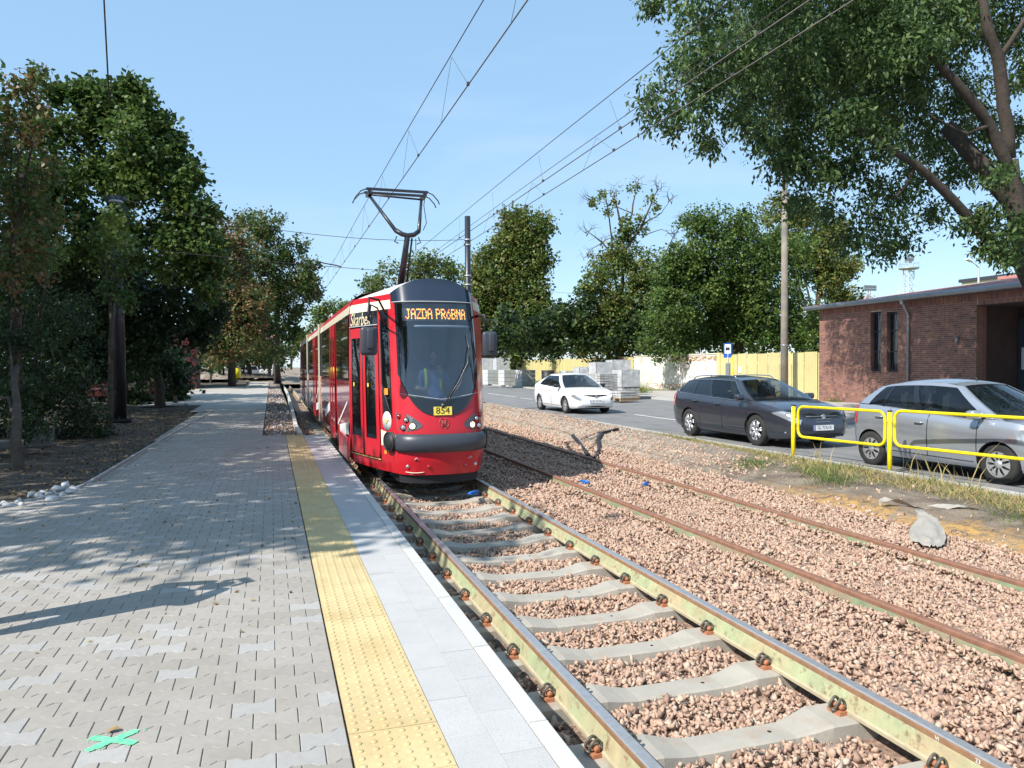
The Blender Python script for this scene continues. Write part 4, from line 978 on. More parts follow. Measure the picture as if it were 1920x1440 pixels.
def car(name,label,loc,rz,C,paint):
    T=empty(name,loc,rz,label=label,cat='car'); Lc=C['L']; hL=Lc/2; hw=C['W']/2; r=C['r']
    zb=smoothint(*C['zb']); zs=smoothint(*C['zs']); wd=smoothint(*C['wd'])
    hs=[(0,.90),(.08,.955),(.25,.985),(.5,1.0),(.72,.995),(.88,.975),(.96,.95),(1,.915)]
    def sidep(x,h,s,off=0):
        w_=wd(x)*float(np.interp(h,[a for a,b in hs],[b for a,b in hs])); z=zb(x)+(zs(x)-zb(x))*h
        return (x,s*(w_+off),z)
    xs=[-hL+ (1-math.cos(t))*.16 for t in np.linspace(0,math.pi/2,5)[:-1]]+list(np.linspace(-hL+.16,hL-.16,44))+[hL-.16+math.sin(t)*.16 for t in np.linspace(0,math.pi/2,5)[1:]]
    HH=np.linspace(0,1,12); tops=[.8,.55,.28]
    V=[];F=[];n=None
    for x in xs:
        ring=[sidep(x,h,-1) for h in HH]
        w_=wd(x)*.915; cr=C.get('crown',.035)
        ring+=[(x,-w_*t,zs(x)+cr*(1-t*t)) for t in tops]+[(x,0,zs(x)+cr)]+[(x,w_*t,zs(x)+cr*(1-t*t)) for t in tops[::-1]]
        ring+=[sidep(x,h,1) for h in HH[::-1]]; n=len(ring); V+=ring
    for i in range(len(xs)-1):
        for k in range(n): F.append((i*n+k,i*n+(k+1)%n,(i+1)*n+(k+1)%n,(i+1)*n+k))
    F.append(tuple(range(n))[::-1]); F.append(tuple(range(len(V)-n,len(V))))
    me=bpy.data.meshes.new('body'); me.from_pydata(V,[],F); me.materials.append(paint); me.materials.append(M_under); 
    bm=bmesh.new(); bm.from_mesh(me); bmesh.ops.recalc_face_normals(bm,faces=bm.faces); bm.to_mesh(me); bm.free()
    body=obj('body',me,T)
    # wheel arches
    ax=C['axles']; q=MB()
    for x in ax:
        for s in (-1,1): q.lathe([(r+.045,s*(hw-.26)),(r+.045,s*(hw+.2))],36,'Y',(x,0,r))
    cm=q.me('cut',M_under); bm=bmesh.new(); bm.from_mesh(cm); bmesh.ops.recalc_face_normals(bm,faces=bm.faces); bm.to_mesh(cm); bm.free()
    co=bpy.data.objects.new('cut',cm); COL.objects.link(co); co.matrix_world=T.matrix_basis
    md=body.modifiers.new('b','BOOLEAN'); md.object=co; md.operation='DIFFERENCE'; md.solver='EXACT'
    body.parent=None; body.matrix_world=T.matrix_basis; bpy.context.view_layer.update()
    m2=bpy.data.meshes.new_from_object(body.evaluated_get(bpy.context.evaluated_depsgraph_get())); body.modifiers.clear(); body.data=m2
    bpy.data.objects.remove(co); body.parent=T; body.matrix_world=Matrix(); body.matrix_basis=Matrix()
    for p in m2.polygons:
        c=p.center; 
        for x in ax:
            if (abs(math.hypot(c.x-x,c.z-r)-(r+.045))<.02 and abs(p.normal.y)<.25 and abs(c.y)<hw+.01 and (p.normal.x*(c.x-x)+p.normal.z*(c.z-r))<0) or (abs(abs(c.y)-(hw-.26))<.01 and math.hypot(c.x-x,c.z-r)<r+.05): p.material_index=1
    if len(m2.materials)<2: m2.materials.append(M_under)
    autosmooth(body,38)
    for i,x in enumerate(ax):
        for s in (-1,1): wheel(T,(x,s*(hw-.125),r),r,s,C['nsp'],C['rim'],C['wstyle'])
    # greenhouse
    g=C['gh']; xb0,xb1,xr0,xr1=g['xb0'],g['xb1'],g['xr0'],g['xr1']; zr=smoothint(*g['zr']); wr=g['wr']
    def B(t,s): x=xb0+(xb1-xb0)*t; return Vector((x,s*(wd(x)*.915-.006),zs(x)-.004))
    def Rr(t,s):
        x=xr0+(xr1-xr0)*t; return Vector((x,s*wr*(1-.10*abs(2*t-1)**3),zr(x)))
    def gp(t,v,s,off=0):
        a=B(t,s); b=Rr(t,s); p=a.lerp(b,v); p.y+=s*(.045*math.sin(math.pi*v)*(1)+off); return p
    def gpatch(name,t0,t1,v0,v1,m,s,off,par,nu=8,nv=6):
        q=MB(); f0=t0 if callable(t0) else (lambda v:t0); f1=t1 if callable(t1) else (lambda v:t1); g1=v1 if callable(v1) else (lambda t:v1); g0=v0 if callable(v0) else (lambda t:v0)
        def fn(u,v):
            vv=v; t=lerp(f0(vv),f1(vv),u); return gp(t,lerp(g0(t),g1(t),v),s,off)
        q.grid(fn,nu,nv,flip=(s<0)); return q.build(name,m,par)
    WT=C['win']; vt=.90
    cab=MB()
    def cadd(t0,t1,v0,v1,s): cab.grid(lambda u,v:gp(lerp(t0,t1,u),lerp(v0,v1,v),s,0),6,4,flip=(s<0))
    for s in (-1,1):
        cadd(0,1,vt,1,s); cadd(0,1,0,.05,s)
        edges=[0]+[e for w_ in WT for e in (w_[0],w_[1])]+[1]
        for a,b in zip(edges[::2],edges[1::2]): cadd(a,b,.05,vt,s)
    # roof
    def roof(u,v):
        t=u; y=lerp(-1,1,v); a=Rr(t,-1); b=Rr(t,1); p=a.lerp(b,v); p.z+=.055*(1-y*y)*(1-.5*abs(2*t-1)**2); return p
    cab.grid(roof,16,12)
    cb=cab.build('cabin_frame',paint,T); autosmooth(cb,50)
    for s in (-1,1):
        for k,w_ in enumerate(WT):
            dark=w_[2] if len(w_)>2 else 0
            gpatch('side_window',w_[0],w_[1],.05,vt,M_cargdark if dark else M_carglass,s,-.003,T,6,4)
            if k<len(WT)-1 and C.get('bpillar_black',True): gpatch('door_pillar',w_[1]-.004,WT[k+1][0]+.004,.05,vt,M_black,s,.004,T,2,4)
        if C.get('chrome'):
            q=MB(); a=WT[0][0]; b=WT[-1][1]
            q.tube([gp(t,.04,s,.008) for t in np.linspace(a,b,12)]+[gp(b,v,s,.008) for v in (.3,.6,.88)]+[gp(t,vt+.01,s,.008) for t in np.linspace(b,a,14)]+[gp(a,v,s,.008) for v in (.6,.3)],.009,5,closed=True); q.build('window_trim',M_chrome,T)
    def ws(end):
        t=1 if end>0 else 0; q=MB(); bow=g['bowf'] if end>0 else g['bowr']
        def fn(u,v):
            y=lerp(-1,1,u); vv=lerp(.03,.97,v); a=gp(t,vv,-1,-.015); b=gp(t,vv,1,-.015); p=a.lerp(b,u); p.x+=end*bow*(1-y*y)*(1-.45*vv); p.z+=(.035*(1-vv)+.055*vv*.5)*(1-y*y); return p
        q.grid(fn,16,8,flip=(end<0)); return q.build('windscreen' if end>0 else 'rear_window',M_carglass if end>0 else M_cargdark,T)
    wsc=ws(1); ws(-1)
    for s in (-1,1):
        q=MB()
        for end,t in ((1,1),(-1,0)):
            def fn(u,v):
                a=gp(t,v,s,0); b=gp(t,v,-s,0); p=a.lerp(b,u*.035); p.x+=end*.012*math.sin(math.pi*.5*u); return p
            q.grid(fn,3,8,flip=(s*end>0))
        q.build('corner_pillar',paint,T)
    # interior
    q=MB(); q.box(xb0+.2,xb1-.2,-hw+.2,hw-.2,zs(0)-.02,zs(0)+.0); 
    for x in C['seats']:
        for s in (-1,1):
            q.cbox((x,s*.36,zs(0)+.10),(.12,.42,.42)); q.cbox((x-.03,s*.36,zs(0)+.36),(.08,.24,.14))
    q.tube([(C['seats'][0]+.5,.36+.17*math.cos(t),zs(0)+.03+.15*math.sin(t)) for t in np.linspace(0,2*math.pi,15)[:-1]],.014,5,closed=True)
    q.box(xb1-.55,xb1-.1,-hw+.2,hw-.2,zs(0)-.02,zs(0)+.06)
    q.build('interior',M_seat,T)
    # shut lines, handles, sills
    for s in (-1,1):
        q=MB()
        for xx in C['doors']:
            if isinstance(xx,tuple): pts=[sidep(x,h,s,.0015) for x,h in xx]
            else: pts=[sidep(xx,h,s,.0015) for h in np.linspace(.12,.99,8)]
            q.tube(pts,.0075,4)
        q.tube([sidep(x,.13,s,.0015) for x in np.linspace(ax[0]+r+.12,ax[1]-r-.1,8)],.0075,4)
        q.build('door_gap',M_ink,T)
        for xh in C['handles']:
            q=MB(); p=sidep(xh,C.get('hh',.84),s,.0); q.tube([(p[0]-.09,p[1]+s*.005,p[2]),(p[0]-.07,p[1]+s*.035,p[2]+.004),(p[0]+.07,p[1]+s*.035,p[2]+.004),(p[0]+.09,p[1]+s*.005,p[2])],.013,6); q.build('door_handle',C.get('mhandle',paint),T)
        q=MB(); mx=xb1-.42; p=gp((mx-xb0)/(xb1-xb0),.10,s,0); q.cbox((0,0,0),(.15,.22,.135)); o=q.build('wing_mirror',C.get('mmirror',paint),T,(mx+.06,s*(abs(p.y)+.15),p.z+.05)); bevel(o,.045,3); autosmooth(o,60)
        q=MB().cbox((-.077,0,0),(.004,.17,.10)).build('mirror_glass',M_chrome,o)
    # front end
    fz=lambda x:zs(x)
    def fpt(y,z,off=0):   # point on the nose at lateral y height z
        w0=wd(hL-.16); x=hL-.16+.16*math.sqrt(max(0,1-0*z)); 
        yy=abs(y)/hw; lo=zb(hL); hi=zs(hL); 
        xx=hL+C.get('noseoff',0)
        return Vector((xx-C['nosecurve']*yy**2.6+off,y,z))
    F_=C['front']
    def patch(name,poly,m,off=.012,par=T,thick=.02):
        q=MB(); n_=len(poly); V=[fpt(y,z,off) for y,z in poly]+[fpt(y,z,off-thick) for y,z in poly]
        cy=sum(p[0] for p in poly)/n_; cz=sum(p[1] for p in poly)/n_
        V.append(fpt(cy,cz,off+.004)); c=2*n_
        q.add(V,[(i,(i+1)%n_,c) for i in range(n_)]+[((i+1)%n_,i,i+n_,(i+1)%n_+n_) for i in range(n_)]); 
        me=q.me(name,m); bm=bmesh.new(); bm.from_mesh(me); bmesh.ops.recalc_face_normals(bm,faces=bm.faces); bm.to_mesh(me); bm.free(); return obj(name,me,par)
    gr=patch('grille',F_['grille'],M_plastic)
    for z in F_.get('bars',[]): MB().tube([fpt(y,z,.022) for y in np.linspace(-F_['barw'],F_['barw'],9)],.007,5).build('grille_bar',M_grey,gr)
    patch('lower_intake',F_['intake'],M_plastic)
    MB().lathe([(.055,.0),(.055,.01),(.04,.014),(.038,.006),(.001,.008)],20,'X').build('badge',M_chrome,T,tuple(fpt(0,F_['badge'],.018)))
    pz=F_['plate']; pp=MB().box(-.004,.004,-.26,.26,-.057,.057).build('number_plate',M_platew,T,tuple(fpt(0,pz,.04)))
    text('plate_text',C['plate'],.098,M_ink,pp,frame((.0045,.02,0),(0,1,0),(0,0,1)),.0005,sx=.92)
    MB().box(.0042,.005,-.26,-.225,-.057,.057).build('plate_country_band',M_blue,pp)
    for s in (-1,1):
        # headlamps wrap on the front wing
        hlp=C['lamp']; q=MB()
        def lf(u,v):
            x=lerp(hlp[0],hL-.012,u); h=lerp(hlp[1]+hlp[4]*(1-u),hlp[2]-(hlp[3])*(u*0+1-u)*0,v); h=lerp(lerp(hlp[1],hlp[3],u),lerp(hlp[1]+.03,hlp[2],min(1,u*2.2)),v); p=sidep(x,h,s,.006); return (p[0]+.004,p[1],p[2])
        q.grid(lf,12,5,flip=(s<0)); lo=q.build('headlight',M_lamp,T)
        q=MB(); p=fpt(s*hw*.72,F_['lampz'],.0)
        poly=F_['lamp']; 
        pl_=[(s*y,z) for y,z in poly]; patch('headlight_front',pl_,M_lamp,.010,lo)
        patch('fog_light',[(s*y,z) for y,z in F_['fog']],M_plastic if not C.get('fogchrome') else M_lamp,.012)
        # rear lamp
        rl=C['rear']; q=MB(); q.grid(lambda u,v:sidep(lerp(-hL+.01,rl[0],u),lerp(rl[1],rl[2],v),s,.006),6,4,flip=(s<0)); q.build('tail_light',M_redlens,T)
    q=MB(); q.box(-hL+.45,hL-.5,-hw+.16,hw-.16,.17,.3); q.build('underbody',M_under,T)
    if C.get('rails'):
        for s in (-1,1):
            q=MB(); q.tube([Rr(.08,s)+Vector((0,-s*.05,.01))]+[Rr(t,s)+Vector((0,-s*.05,.06)) for t in np.linspace(.14,.86,9)]+[Rr(.92,s)+Vector((0,-s*.05,.02))],.014,6); q.build('roof_rail',M_chrome,T)
    q=MB(); xa=C['aerial']; q.tube([(xa,0,zr(xa)+.05),(xa-.03,0,zr(xa)+.10),(xa-C.get('aer',.05),0,zr(xa)+.10+C.get('aerz',.02))],[.018,.008,.004],6); q.build('aerial',M_plastic,T)
    # wipers
    q=MB()
    for y0,y1 in ((-.55,.02),(.0,.55)):
        def wp(y,v): 
            a=gp(1,v,-1,0); b=gp(1,v,1,0); u=(y/abs(a.y)+1)/2; p=a.lerp(b,u); yy=2*u-1; p.x+=(g['bowf'])*(1-yy*yy)*(1-.45*v)+.02; p.z+=.04*(1-yy*yy)+.01; return p
        q.tube([wp(y1,.0),wp(y0,.10)],.008,4)
    q.build('wiper',M_ink,T)
    return T
SED=dict(L=4.53,W=1.79,r=.315,nsp=9,rim=M_alloy,wstyle='hub',axles=(-1.33,1.31),
 zb=([-2.27,-2.1,-1.6,0,1.6,2.1,2.27],[.42,.28,.2,.19,.2,.23,.33]),
 zs=([-2.27,-2.2,-2.0,-1.3,-.2,.7,1.05,1.5,1.95,2.15,2.27],[.88,1.02,1.06,1.02,.96,.93,.95,.90,.80,.70,.58]),
 wd=([-2.27,-2.15,-1.8,-1.2,0,1.2,1.7,2.05,2.2,2.27],[.60,.78,.86,.89,.895,.89,.865,.80,.70,.56]),
 gh=dict(xb0=-1.9,xb1=1.12,xr0=-1.05,xr1=.22,zr=([-1.1,-.6,0,.3],[1.395,1.455,1.455,1.40]),wr=.60,bowf=.16,bowr=.10),
 win=[(.15,.28),(.29,.52),(.54,.915)],seats=(.05,-.85),doors=[.95,.0,((-.95,.99),(-.98,.6),(-1.02,.45))],handles=(-.18,-1.08),mmirror=M_plastic,
 nosecurve=.34,noseoff=-.02,plate='SO 7519N',aerial=-.9,aer=.16,aerz=.06,lamp=(1.85,.74,.96,.66,.0),rear=(-2.0,.62,.95),
 front=dict(grille=[(-.48,.70),(-.36,.60),(-.25,.575),(.25,.575),(.36,.60),(.48,.70),(.3,.715),(-.3,.715)],intake=[(-.5,.29),(-.42,.36),(.42,.36),(.5,.29),(.4,.265),(-.4,.265)],badge=.65,plate=.475,lampz=.68,lamp=[(.46,.68),(.6,.74),(.74,.77),(.78,.70),(.72,.64),(.55,.63)],fog=[(.52,.38),(.60,.45),(.74,.45),(.78,.38),(.70,.33),(.58,.33)]))
WAG=dict(L=4.9,W=1.86,r=.345,nsp=7,rim=M_alloy,wstyle='alloy',axles=(-1.43,1.31),
 zb=([-2.45,-2.3,-1.8,0,1.7,2.25,2.45],[.44,.3,.22,.2,.2,.23,.33]),
 zs=([-2.45,-2.38,-2.2,-1.3,-.2,.7,1.1,1.6,2.05,2.3,2.45],[.92,1.05,1.09,1.05,.995,.965,.985,.93,.84,.74,.62]),
 wd=([-2.45,-2.35,-2.0,-1.3,0,1.2,1.8,2.15,2.36,2.45],[.66,.80,.89,.925,.93,.925,.89,.82,.70,.56]),
 gh=dict(xb0=-2.33,xb1=1.2,xr0=-1.98,xr1=.28,zr=([-2.0,-1.4,-.6,0,.3],[1.40,1.465,1.485,1.47,1.425]),wr=.60,bowf=.18,bowr=.05),
 win=[(.07,.285,1),(.30,.515,1),(.54,.92)],seats=(.05,-.9),doors=[1.02,.04,((-.98,.99),(-1.0,.7),(-.93,.45),(-.90,.2))],handles=(-.15,-1.1),
 chrome=True,rails=True,nosecurve=.36,noseoff=-.02,plate='SL 77A1R',aerial=-1.75,lamp=(1.86,.80,.98,.70,.0),rear=(-2.12,.60,.97),fogchrome=True,
 front=dict(grille=[(-.50,.76),(-.44,.60),(-.36,.52),(.36,.52),(.44,.60),(.50,.76),(.3,.78),(-.3,.78)],bars=(.58,.64,.70),barw=.42,intake=[(-.5,.28),(-.44,.37),(.44,.37),(.5,.28),(.4,.25),(-.4,.25)],badge=.69,plate=.455,lampz=.70,lamp=[(.54,.66),(.62,.76),(.76,.80),(.80,.74),(.76,.66),(.6,.62)],fog=[(.54,.33),(.60,.37),(.78,.39),(.80,.35),(.7,.31),(.56,.30)]))
HAT=dict(L=3.78,W=1.70,r=.30,nsp=9,rim=M_alloy,wstyle='hub',axles=(-1.34,1.12),
 zb=([-1.89,-1.8,-1.4,0,1.4,1.75,1.89],[.40,.28,.21,.2,.2,.22,.32]),
 zs=([-1.89,-1.84,-1.7,-1.0,-.1,.7,1.05,1.35,1.6,1.78,1.89],[.92,1.03,1.08,1.045,.98,.925,.95,.93,.85,.74,.60]),
 wd=([-1.89,-1.8,-1.5,-1.0,0,1.0,1.4,1.65,1.82,1.89],[.62,.74,.82,.845,.85,.845,.82,.75,.64,.50]),
 gh=dict(xb0=-1.80,xb1=1.16,xr0=-1.38,xr1=.26,zr=([-1.4,-.9,-.3,.1,.3],[1.40,1.475,1.50,1.48,1.435]),wr=.56,bowf=.16,bowr=.06),
 win=[(.11,.225),(.24,.475),(.52,.92)],seats=(.0,-.85),doors=[.78,-.12,((-.92,.99),(-.94,.7),(-.90,.45),(-.86,.2))],handles=(-.28,-1.12),hh=.80,
 nosecurve=.36,noseoff=-.02,plate='SK 4821C',aerial=.1,aer=.2,aerz=.02,lamp=(1.22,.60,.97,.60,.0),rear=(-1.70,.58,.98),
 front=dict(grille=[(-.3,.66),(-.25,.60),(.25,.60),(.3,.66),(.2,.68),(-.2,.68)],intake=[(-.42,.26),(-.38,.40),(.38,.40),(.42,.26),(.3,.23),(-.3,.23)],badge=.71,plate=.50,lampz=.68,lamp=[(.42,.62),(.5,.76),(.62,.82),(.70,.72),(.66,.62),(.5,.58)],fog=[(.46,.32),(.5,.38),(.62,.38),(.66,.32),(.6,.28),(.5,.28)]))
def rh(deg): return R(-90+deg)
car('white_sedan','white saloon car driving past the stacked paving stones, farthest of the three cars',(10.52+.80,28.22,0),rh(1.5),SED,M_whitecar)
GE=car('grey_estate','dark grey estate car with roof rails and chrome window trim behind the yellow railing',(10.27+.83,15.96,0),rh(2.5),WAG,M_greycar)
GE.scale=(.965,1,1)
car('silver_hatchback','silver small hatchback nearest the camera behind the yellow railing',(10.38+.74,9.90,0),rh(2.0),HAT,M_silver)
seated('car_driver',(10.27+.83+.40,15.95,.60),(0,-1,0),'driver in an orange-red top at the wheel of the dark grey estate car',M_orange,None,False)
seated('car_driver',(10.52+.80+.38,28.2,.56),(0,-1,0),'driver barely visible inside the white saloon car',M_cloth,None,False)
# ============================================================ BRICK BUILDING
FX=24.0; BY0,BY1=8.0,29.42; BZ0,BZ1=.06,4.30
B=empty('brick_building',(FX,25,0),label='low red brick building with two tall barred windows and a dark entrance recess',cat='building')
def bl(x,y,z): return (x-FX,y-25,z)
NY1=21.2     # recess starts here and runs towards smaller Y
wins=[(25.69,26.27,1.46,3.95),(24.79,25.38,1.46,3.9)]
q=MB()
def bb(x0,x1,y0,y1,z0,z1,mi=0,mbb=None): (mbb or q).box(x0-FX,x1-FX,y0-25,y1-25,z0,z1,mi)
# mortar core with openings
x0=FX+.012; ye=BY1-.012
bb(x0,FX+.3,26.27,ye,BZ0,BZ1); bb(x0,FX+.3,25.38,25.69,BZ0,BZ1); bb(x0,FX+.3,NY1+.012,24.79,BZ0,BZ1)
for a,b,c,d in wins: bb(x0,FX+.3,a,b,BZ0,c); bb(x0,FX+.3,a,b,d,BZ1)
bb(FX+.3,FX+7,ye-.3,ye,BZ0,BZ1); bb(x0,FX+.3,BY0,NY1,3.86,BZ1)           # lintel above the recess

q.build('wall',M_mortar,B)
q=MB(); bb(FX+.3,FX+2.3,NY1+.012,NY1+.3,BZ0,BZ1); bb(FX+2.0,FX+2.2,BY0,NY1+.012,BZ0,BZ1); bb(FX+.0,FX+2.2,BY0,NY1,3.82,3.87); q.build('recess_wall',mat('recess_shade_dark',(.06,.035,.03),.9,var=.2,vscale=2),B)  # inner recess faces coloured dark to stand for the shade in the entrance
q=MB(); bb(FX-.1,FX+2.1,BY0,NY1,BZ0,BZ0+.12); q.build('entrance_step',M_conc2,B)
# bricks
def inwin(y0,y1,z0,z1):
    for a,b,c,d in wins:
        if y1>a+.004 and y0<b-.004 and z1>c+.004 and z0<d-.004: return True
    return False
bl_=[]
ch=.0770; row=0; z=BZ0
BANDS=[(1.36,1.46),(4.02,4.27)]
while z<BZ1-.07:
    ys=[];y=BY1-(0 if row%2==0 else .0)
    if z>4.0: break
    k=0; y=BY1; first=True
    while y>NY1+.01:
        L_=.25 if (k+row)%2==0 else .12
        if first and row%2: L_=.185
        first=False
        y2=max(y-L_,NY1); segs=[(y2,y)]
        for a,b,c,d in wins:
            if z+ch>c and z<d:
                ns=[]
                for s0,s1 in segs:
                    if s1<=a or s0>=b: ns.append((s0,s1))
                    else:
                        if s0<a: ns.append((s0,a))
                        if s1>b: ns.append((b,s1))
                segs=ns
        for s0,s1 in segs:
            if s1-s0>.03: bl_.append((s0+.007,s1-.007,z+.008,z+ch-.008,'f'))
        y-=L_; k+=1
    z+=ch; row+=1
# soldier course under the eaves (and above the recess)
y=BY1
while y>12:
    bl_.append((y-.072+.003,y-.003,4.02,4.26,'s')); 
    if y<NY1: bl_.append((y-.072+.003,y-.003,3.86,4.01,'s'))
    y-=.072
bmats=[M_brick,M_brick2,M_brick3]
bl_.sort(key=lambda t:(t[0]-0)**2+(FX)**2)
BVn=[];BFn=[];BMn=[]
cache={}
def brickmesh(w,h,k):
    key=(round(w,3),round(h,3),k)
    if key not in cache: cache[key]=MB().box(-.02,.02,-w/2,w/2,-h/2,h/2).me('brick',bmats[k])
    return cache[key]
cnt=0; off=0
FB=[(0,3,7,4),(4,7,6,5),(0,4,5,1),(3,2,6,7),(0,1,2,3)]
for t in bl_:
    k=int(RNG.choice(3,p=[.72,.16,.12])); pr=RNG.uniform(0,.004)
    if cnt<300 and t[4]=='f' and t[0]>NY1:
        o=obj('brick',brickmesh(t[1]-t[0],t[3]-t[2],k),B,(.02-pr,(t[0]+t[1])/2-25,(t[2]+t[3])/2)); cnt+=1
    else:
        xa,xb=-pr+0.0,.03
        BVn+=[(xa,t[0]-25,t[2]),(xb,t[0]-25,t[2]),(xb,t[1]-25,t[2]),(xa,t[1]-25,t[2]),(xa,t[0]-25,t[3]),(xb,t[0]-25,t[3]),(xb,t[1]-25,t[3]),(xa,t[1]-25,t[3])]
        BFn+=[tuple(i+off for i in f) for f in [(0,4,7,3),(4,5,6,7),(0,1,5,4),(3,7,6,2)]]; BMn+=[k]*4; off+=8
obj('bricks',mesh('bricks',BVn,BFn,bmats,BMn),B,kind='stuff')
# jamb of the recess in brick (two columns)
q=MB()
z=BZ0;r_=0
while z<3.82:
    bb(FX-.002,FX+.12+.1*(r_%2),NY1-.012,NY1+.02,z+.005,z+ch-.006); bb(FX+.13+.1*(r_%2),FX+.45,NY1-.012,NY1+.02,z+.005,z+ch-.006); z+=ch; r_+=1
q.build('jamb_bricks',M_brick,B,kind='stuff')
# windows
for a,b,c,d in wins:
    q=MB(); bb(FX+.20,FX+.24,a,b,c,d); w_=q.build('window',M_sideglass,B)
    q=MB()
    for y in (a,b-.05): bb(FX+.15,FX+.2,y,y+.05,c,d)
    for z in (c,c+.8,c+1.65,d-.05): bb(FX+.152,FX+.198,a+.05,b-.05,z,z+.05)
    q.build('window_frame',M_slate,w_)
    q=MB()
    for i,y in enumerate(np.linspace(a+.1,b-.1,3)):
        pts=[(FX+.06-FX,y+(.035*math.sin(t*9+ i) if (t<.45 or t>.85) else 0)-25,c+.05+(d-c-.1)*t) for t in np.linspace(0,1,40)]
        q.tube(pts,.010,4)
    for z in (c+.1,d-.1): q.tube([(.06,a-25,z),(.06,b-25,z)],.010,4)
    q.build('window_grille',M_slate,w_)
    q=MB(); bb(FX+.004,FX+.2,a-.001,a+.008,c,d); bb(FX+.004,FX+.2,b-.008,b+.001,c,d); q.build('window_reveal',M_brick,w_)
    q=MB(); bb(FX-.03,FX+.2,a-.02,b+.02,c-.045,c-.004); q.build('window_sill',M_brick2,w_)
q=MB(); q.tube([(.0-.03,25.53-25+.11*math.cos(t),2.72+.15*math.sin(t)) for t in np.linspace(0,2*math.pi,17)[:-1]],.011,5,closed=True); q.tube([(-.03,.53-.1,2.64),(-.03,.53,2.72),(-.03,.53+.1,2.8)],.01,5); q.build('iron_ornament',M_slate,B)
# gutter, downpipe, roof
q=MB(); q.tube([(-.42,BY1+.5-25,4.34),(-.42,BY0-25,4.40)],.10,8); q.build('gutter',M_zinc,B)
q=MB(); q.tube([(-.42,24.2-25,4.34),(-.40,24.2-25,4.25),(-.10,24.2-25,3.75),(-.08,24.2-25,3.6),(-.08,24.2-25,.15)],.055,8); 
for z in (3.62,2.4,1.0): q.cyl((-.08,-.8,z),(-.08,-.8,z+.05),.068,8)
q.lathe([(.06,-.25),(.10,0)],8,'Z',(-.40,-.8,4.36),cap=False); q.build('downpipe',M_zinc,B)
q=MB(); xe,xr_=-.36,6.5
q.add([(xe,BY1+.45-25,4.40),(xe,BY0-25,4.45),(xr_,BY0-25,5.7),(xr_,BY1+.45-25,5.35),(xe,BY1+.45-25,4.33),(xe,BY0-25,4.38),(xr_,BY0-25,5.35),(xr_,BY1+.45-25,5.12)],[(0,1,2,3),(7,6,5,4),(0,4,5,1),(3,2,6,7),(0,3,7,4),(1,5,6,2)])
q.build('roof',M_roof,B)
q=MB()
for i in range(26):
    y=BY1+.4-25-i*.85; q.cbox((xe+.25+RNG.uniform(-.1,.1),y,4.47+RNG.uniform(-.01,.03)),(.6,.78,.02),0,RNG.normal(0,.05),Matrix.Rotation(-.14+RNG.normal(0,.03),4,'Y'))
q.build('torn_roofing_felt',M_roof,B,kind='stuff')
bb_=MB(); bb_.box(-.42,.4,BY0-25,BY1-25,4.27,4.34); bb_.build('eaves_board',M_brick2,B)
# doors in the recess with notices
for y0 in (19.05,20.15,17.95,16.85):
    q=MB(); q.box(1.93,1.99,y0-25,y0+1.02-25,.18,3.4); dd=q.build('door_panel',M_slate,B)
    q=MB(); q.box(1.90,1.925,y0+.16-25,y0+.86-25,1.55,2.35); q.build('door_glass',M_film if 0 else mat('notice_white',(.62,.66,.7),.6,var=.15,vscale=3) if y0==19.05 else bpy.data.materials['notice_white'],dd)
MB().cyl((-.08,21.95-25,2.52),(-.08,21.95-25,2.78),.055,10).build('wall_lamp',M_zinc,B)
q=MB(); q.tube([(.8,25.0-25,5.0) ,(.8,0,5.0)],.01,4)
D=empty('satellite_dish',(27.2,30.0,4.75),label='white satellite dish on the near end of the brick building roof',cat='dish')
q=MB(); q.lathe([(.42,.10),(.36,.04),(.22,.01),(.001,0)],20,'Y',cap=False); o=q.build('dish',M_white,D); o.rotation_euler=(R(20),0,R(35)); 
q=MB(); q.cyl((0,0,0),(0,0,-.5),.03,6); q.tube([(0,0,0),(.1,-.5,-.05)],.015,5); q.box(.05,.15,-.55,-.45,-.1,0); q.build('mast',M_zinc,D)
# ============================================================ FENCE AND WALL
def fx(y): return float(np.interp(y,[29.4,45,60,100,150],[24.05,25.6,26.6,27.6,28.5]))
def sheet_mesh(w,h):
    prof=[];n=int(round(w/.18)); 
    for i in range(n): 
        x=i*.18; prof+=[(x,-.03),(x+.125,-.03),(x+.135,.01),(x+.165,.01)]
    prof.append((n*.18,0)); V=[];F=[]
    for x,d in prof: V+=[(d,x,0),(d,x,h),(d+.012,x,0),(d+.012,x,h)]
    for i in range(len(prof)-1): a=i*4; F+=[(a,a+4,a+5,a+1),(a+2,a+3,a+7,a+6),(a+1,a+5,a+7,a+3)]
    return MB().add(V,F).me('corrugated_sheet',M_yfence)
SM=sheet_mesh(1.08,2.2)
def fence(y0,y1,label,z0=.12):
    T=empty('corrugated_fence',(fx(y0),y0,z0),label=label,cat='fence')
    y=y0
    while y<y1-.3:
        a=Vector((fx(y),y,0)); b=Vector((fx(y+1.08),y+1.08,0)); ang=-math.atan2(b.x-a.x,b.y-a.y)
        o=obj('corrugated_sheet',SM,T,(a.x-T.location.x,a.y-T.location.y,.04+RNG.uniform(-.02,.02))); o.rotation_euler=(0,0,ang); y+=1.075
    q=MB()
    for z in (.4,1.9): q.box(.03,.07,0,.01,z,z+.05)
    y=y0
    while y<y1: q.cbox((fx(y)-T.location.x+.06,y-y0,1.1),(.06,.06,2.2)); y+=2.15
    q.build('fence_frame',M_yfence,T); return T
FN=fence(29.6,39.2,'pale yellow corrugated gate fence between the brick building and the bus stop sign')
MB().box(-.06,-.05,36.6-29.6,36.9-29.6,1.2,1.55).build('paper_notice',M_platew,FN,(fx(36.7)-fx(29.6),0,0))
fence(52.6,54.9,'short strip of yellow corrugated fence between graffiti panel and white wall')
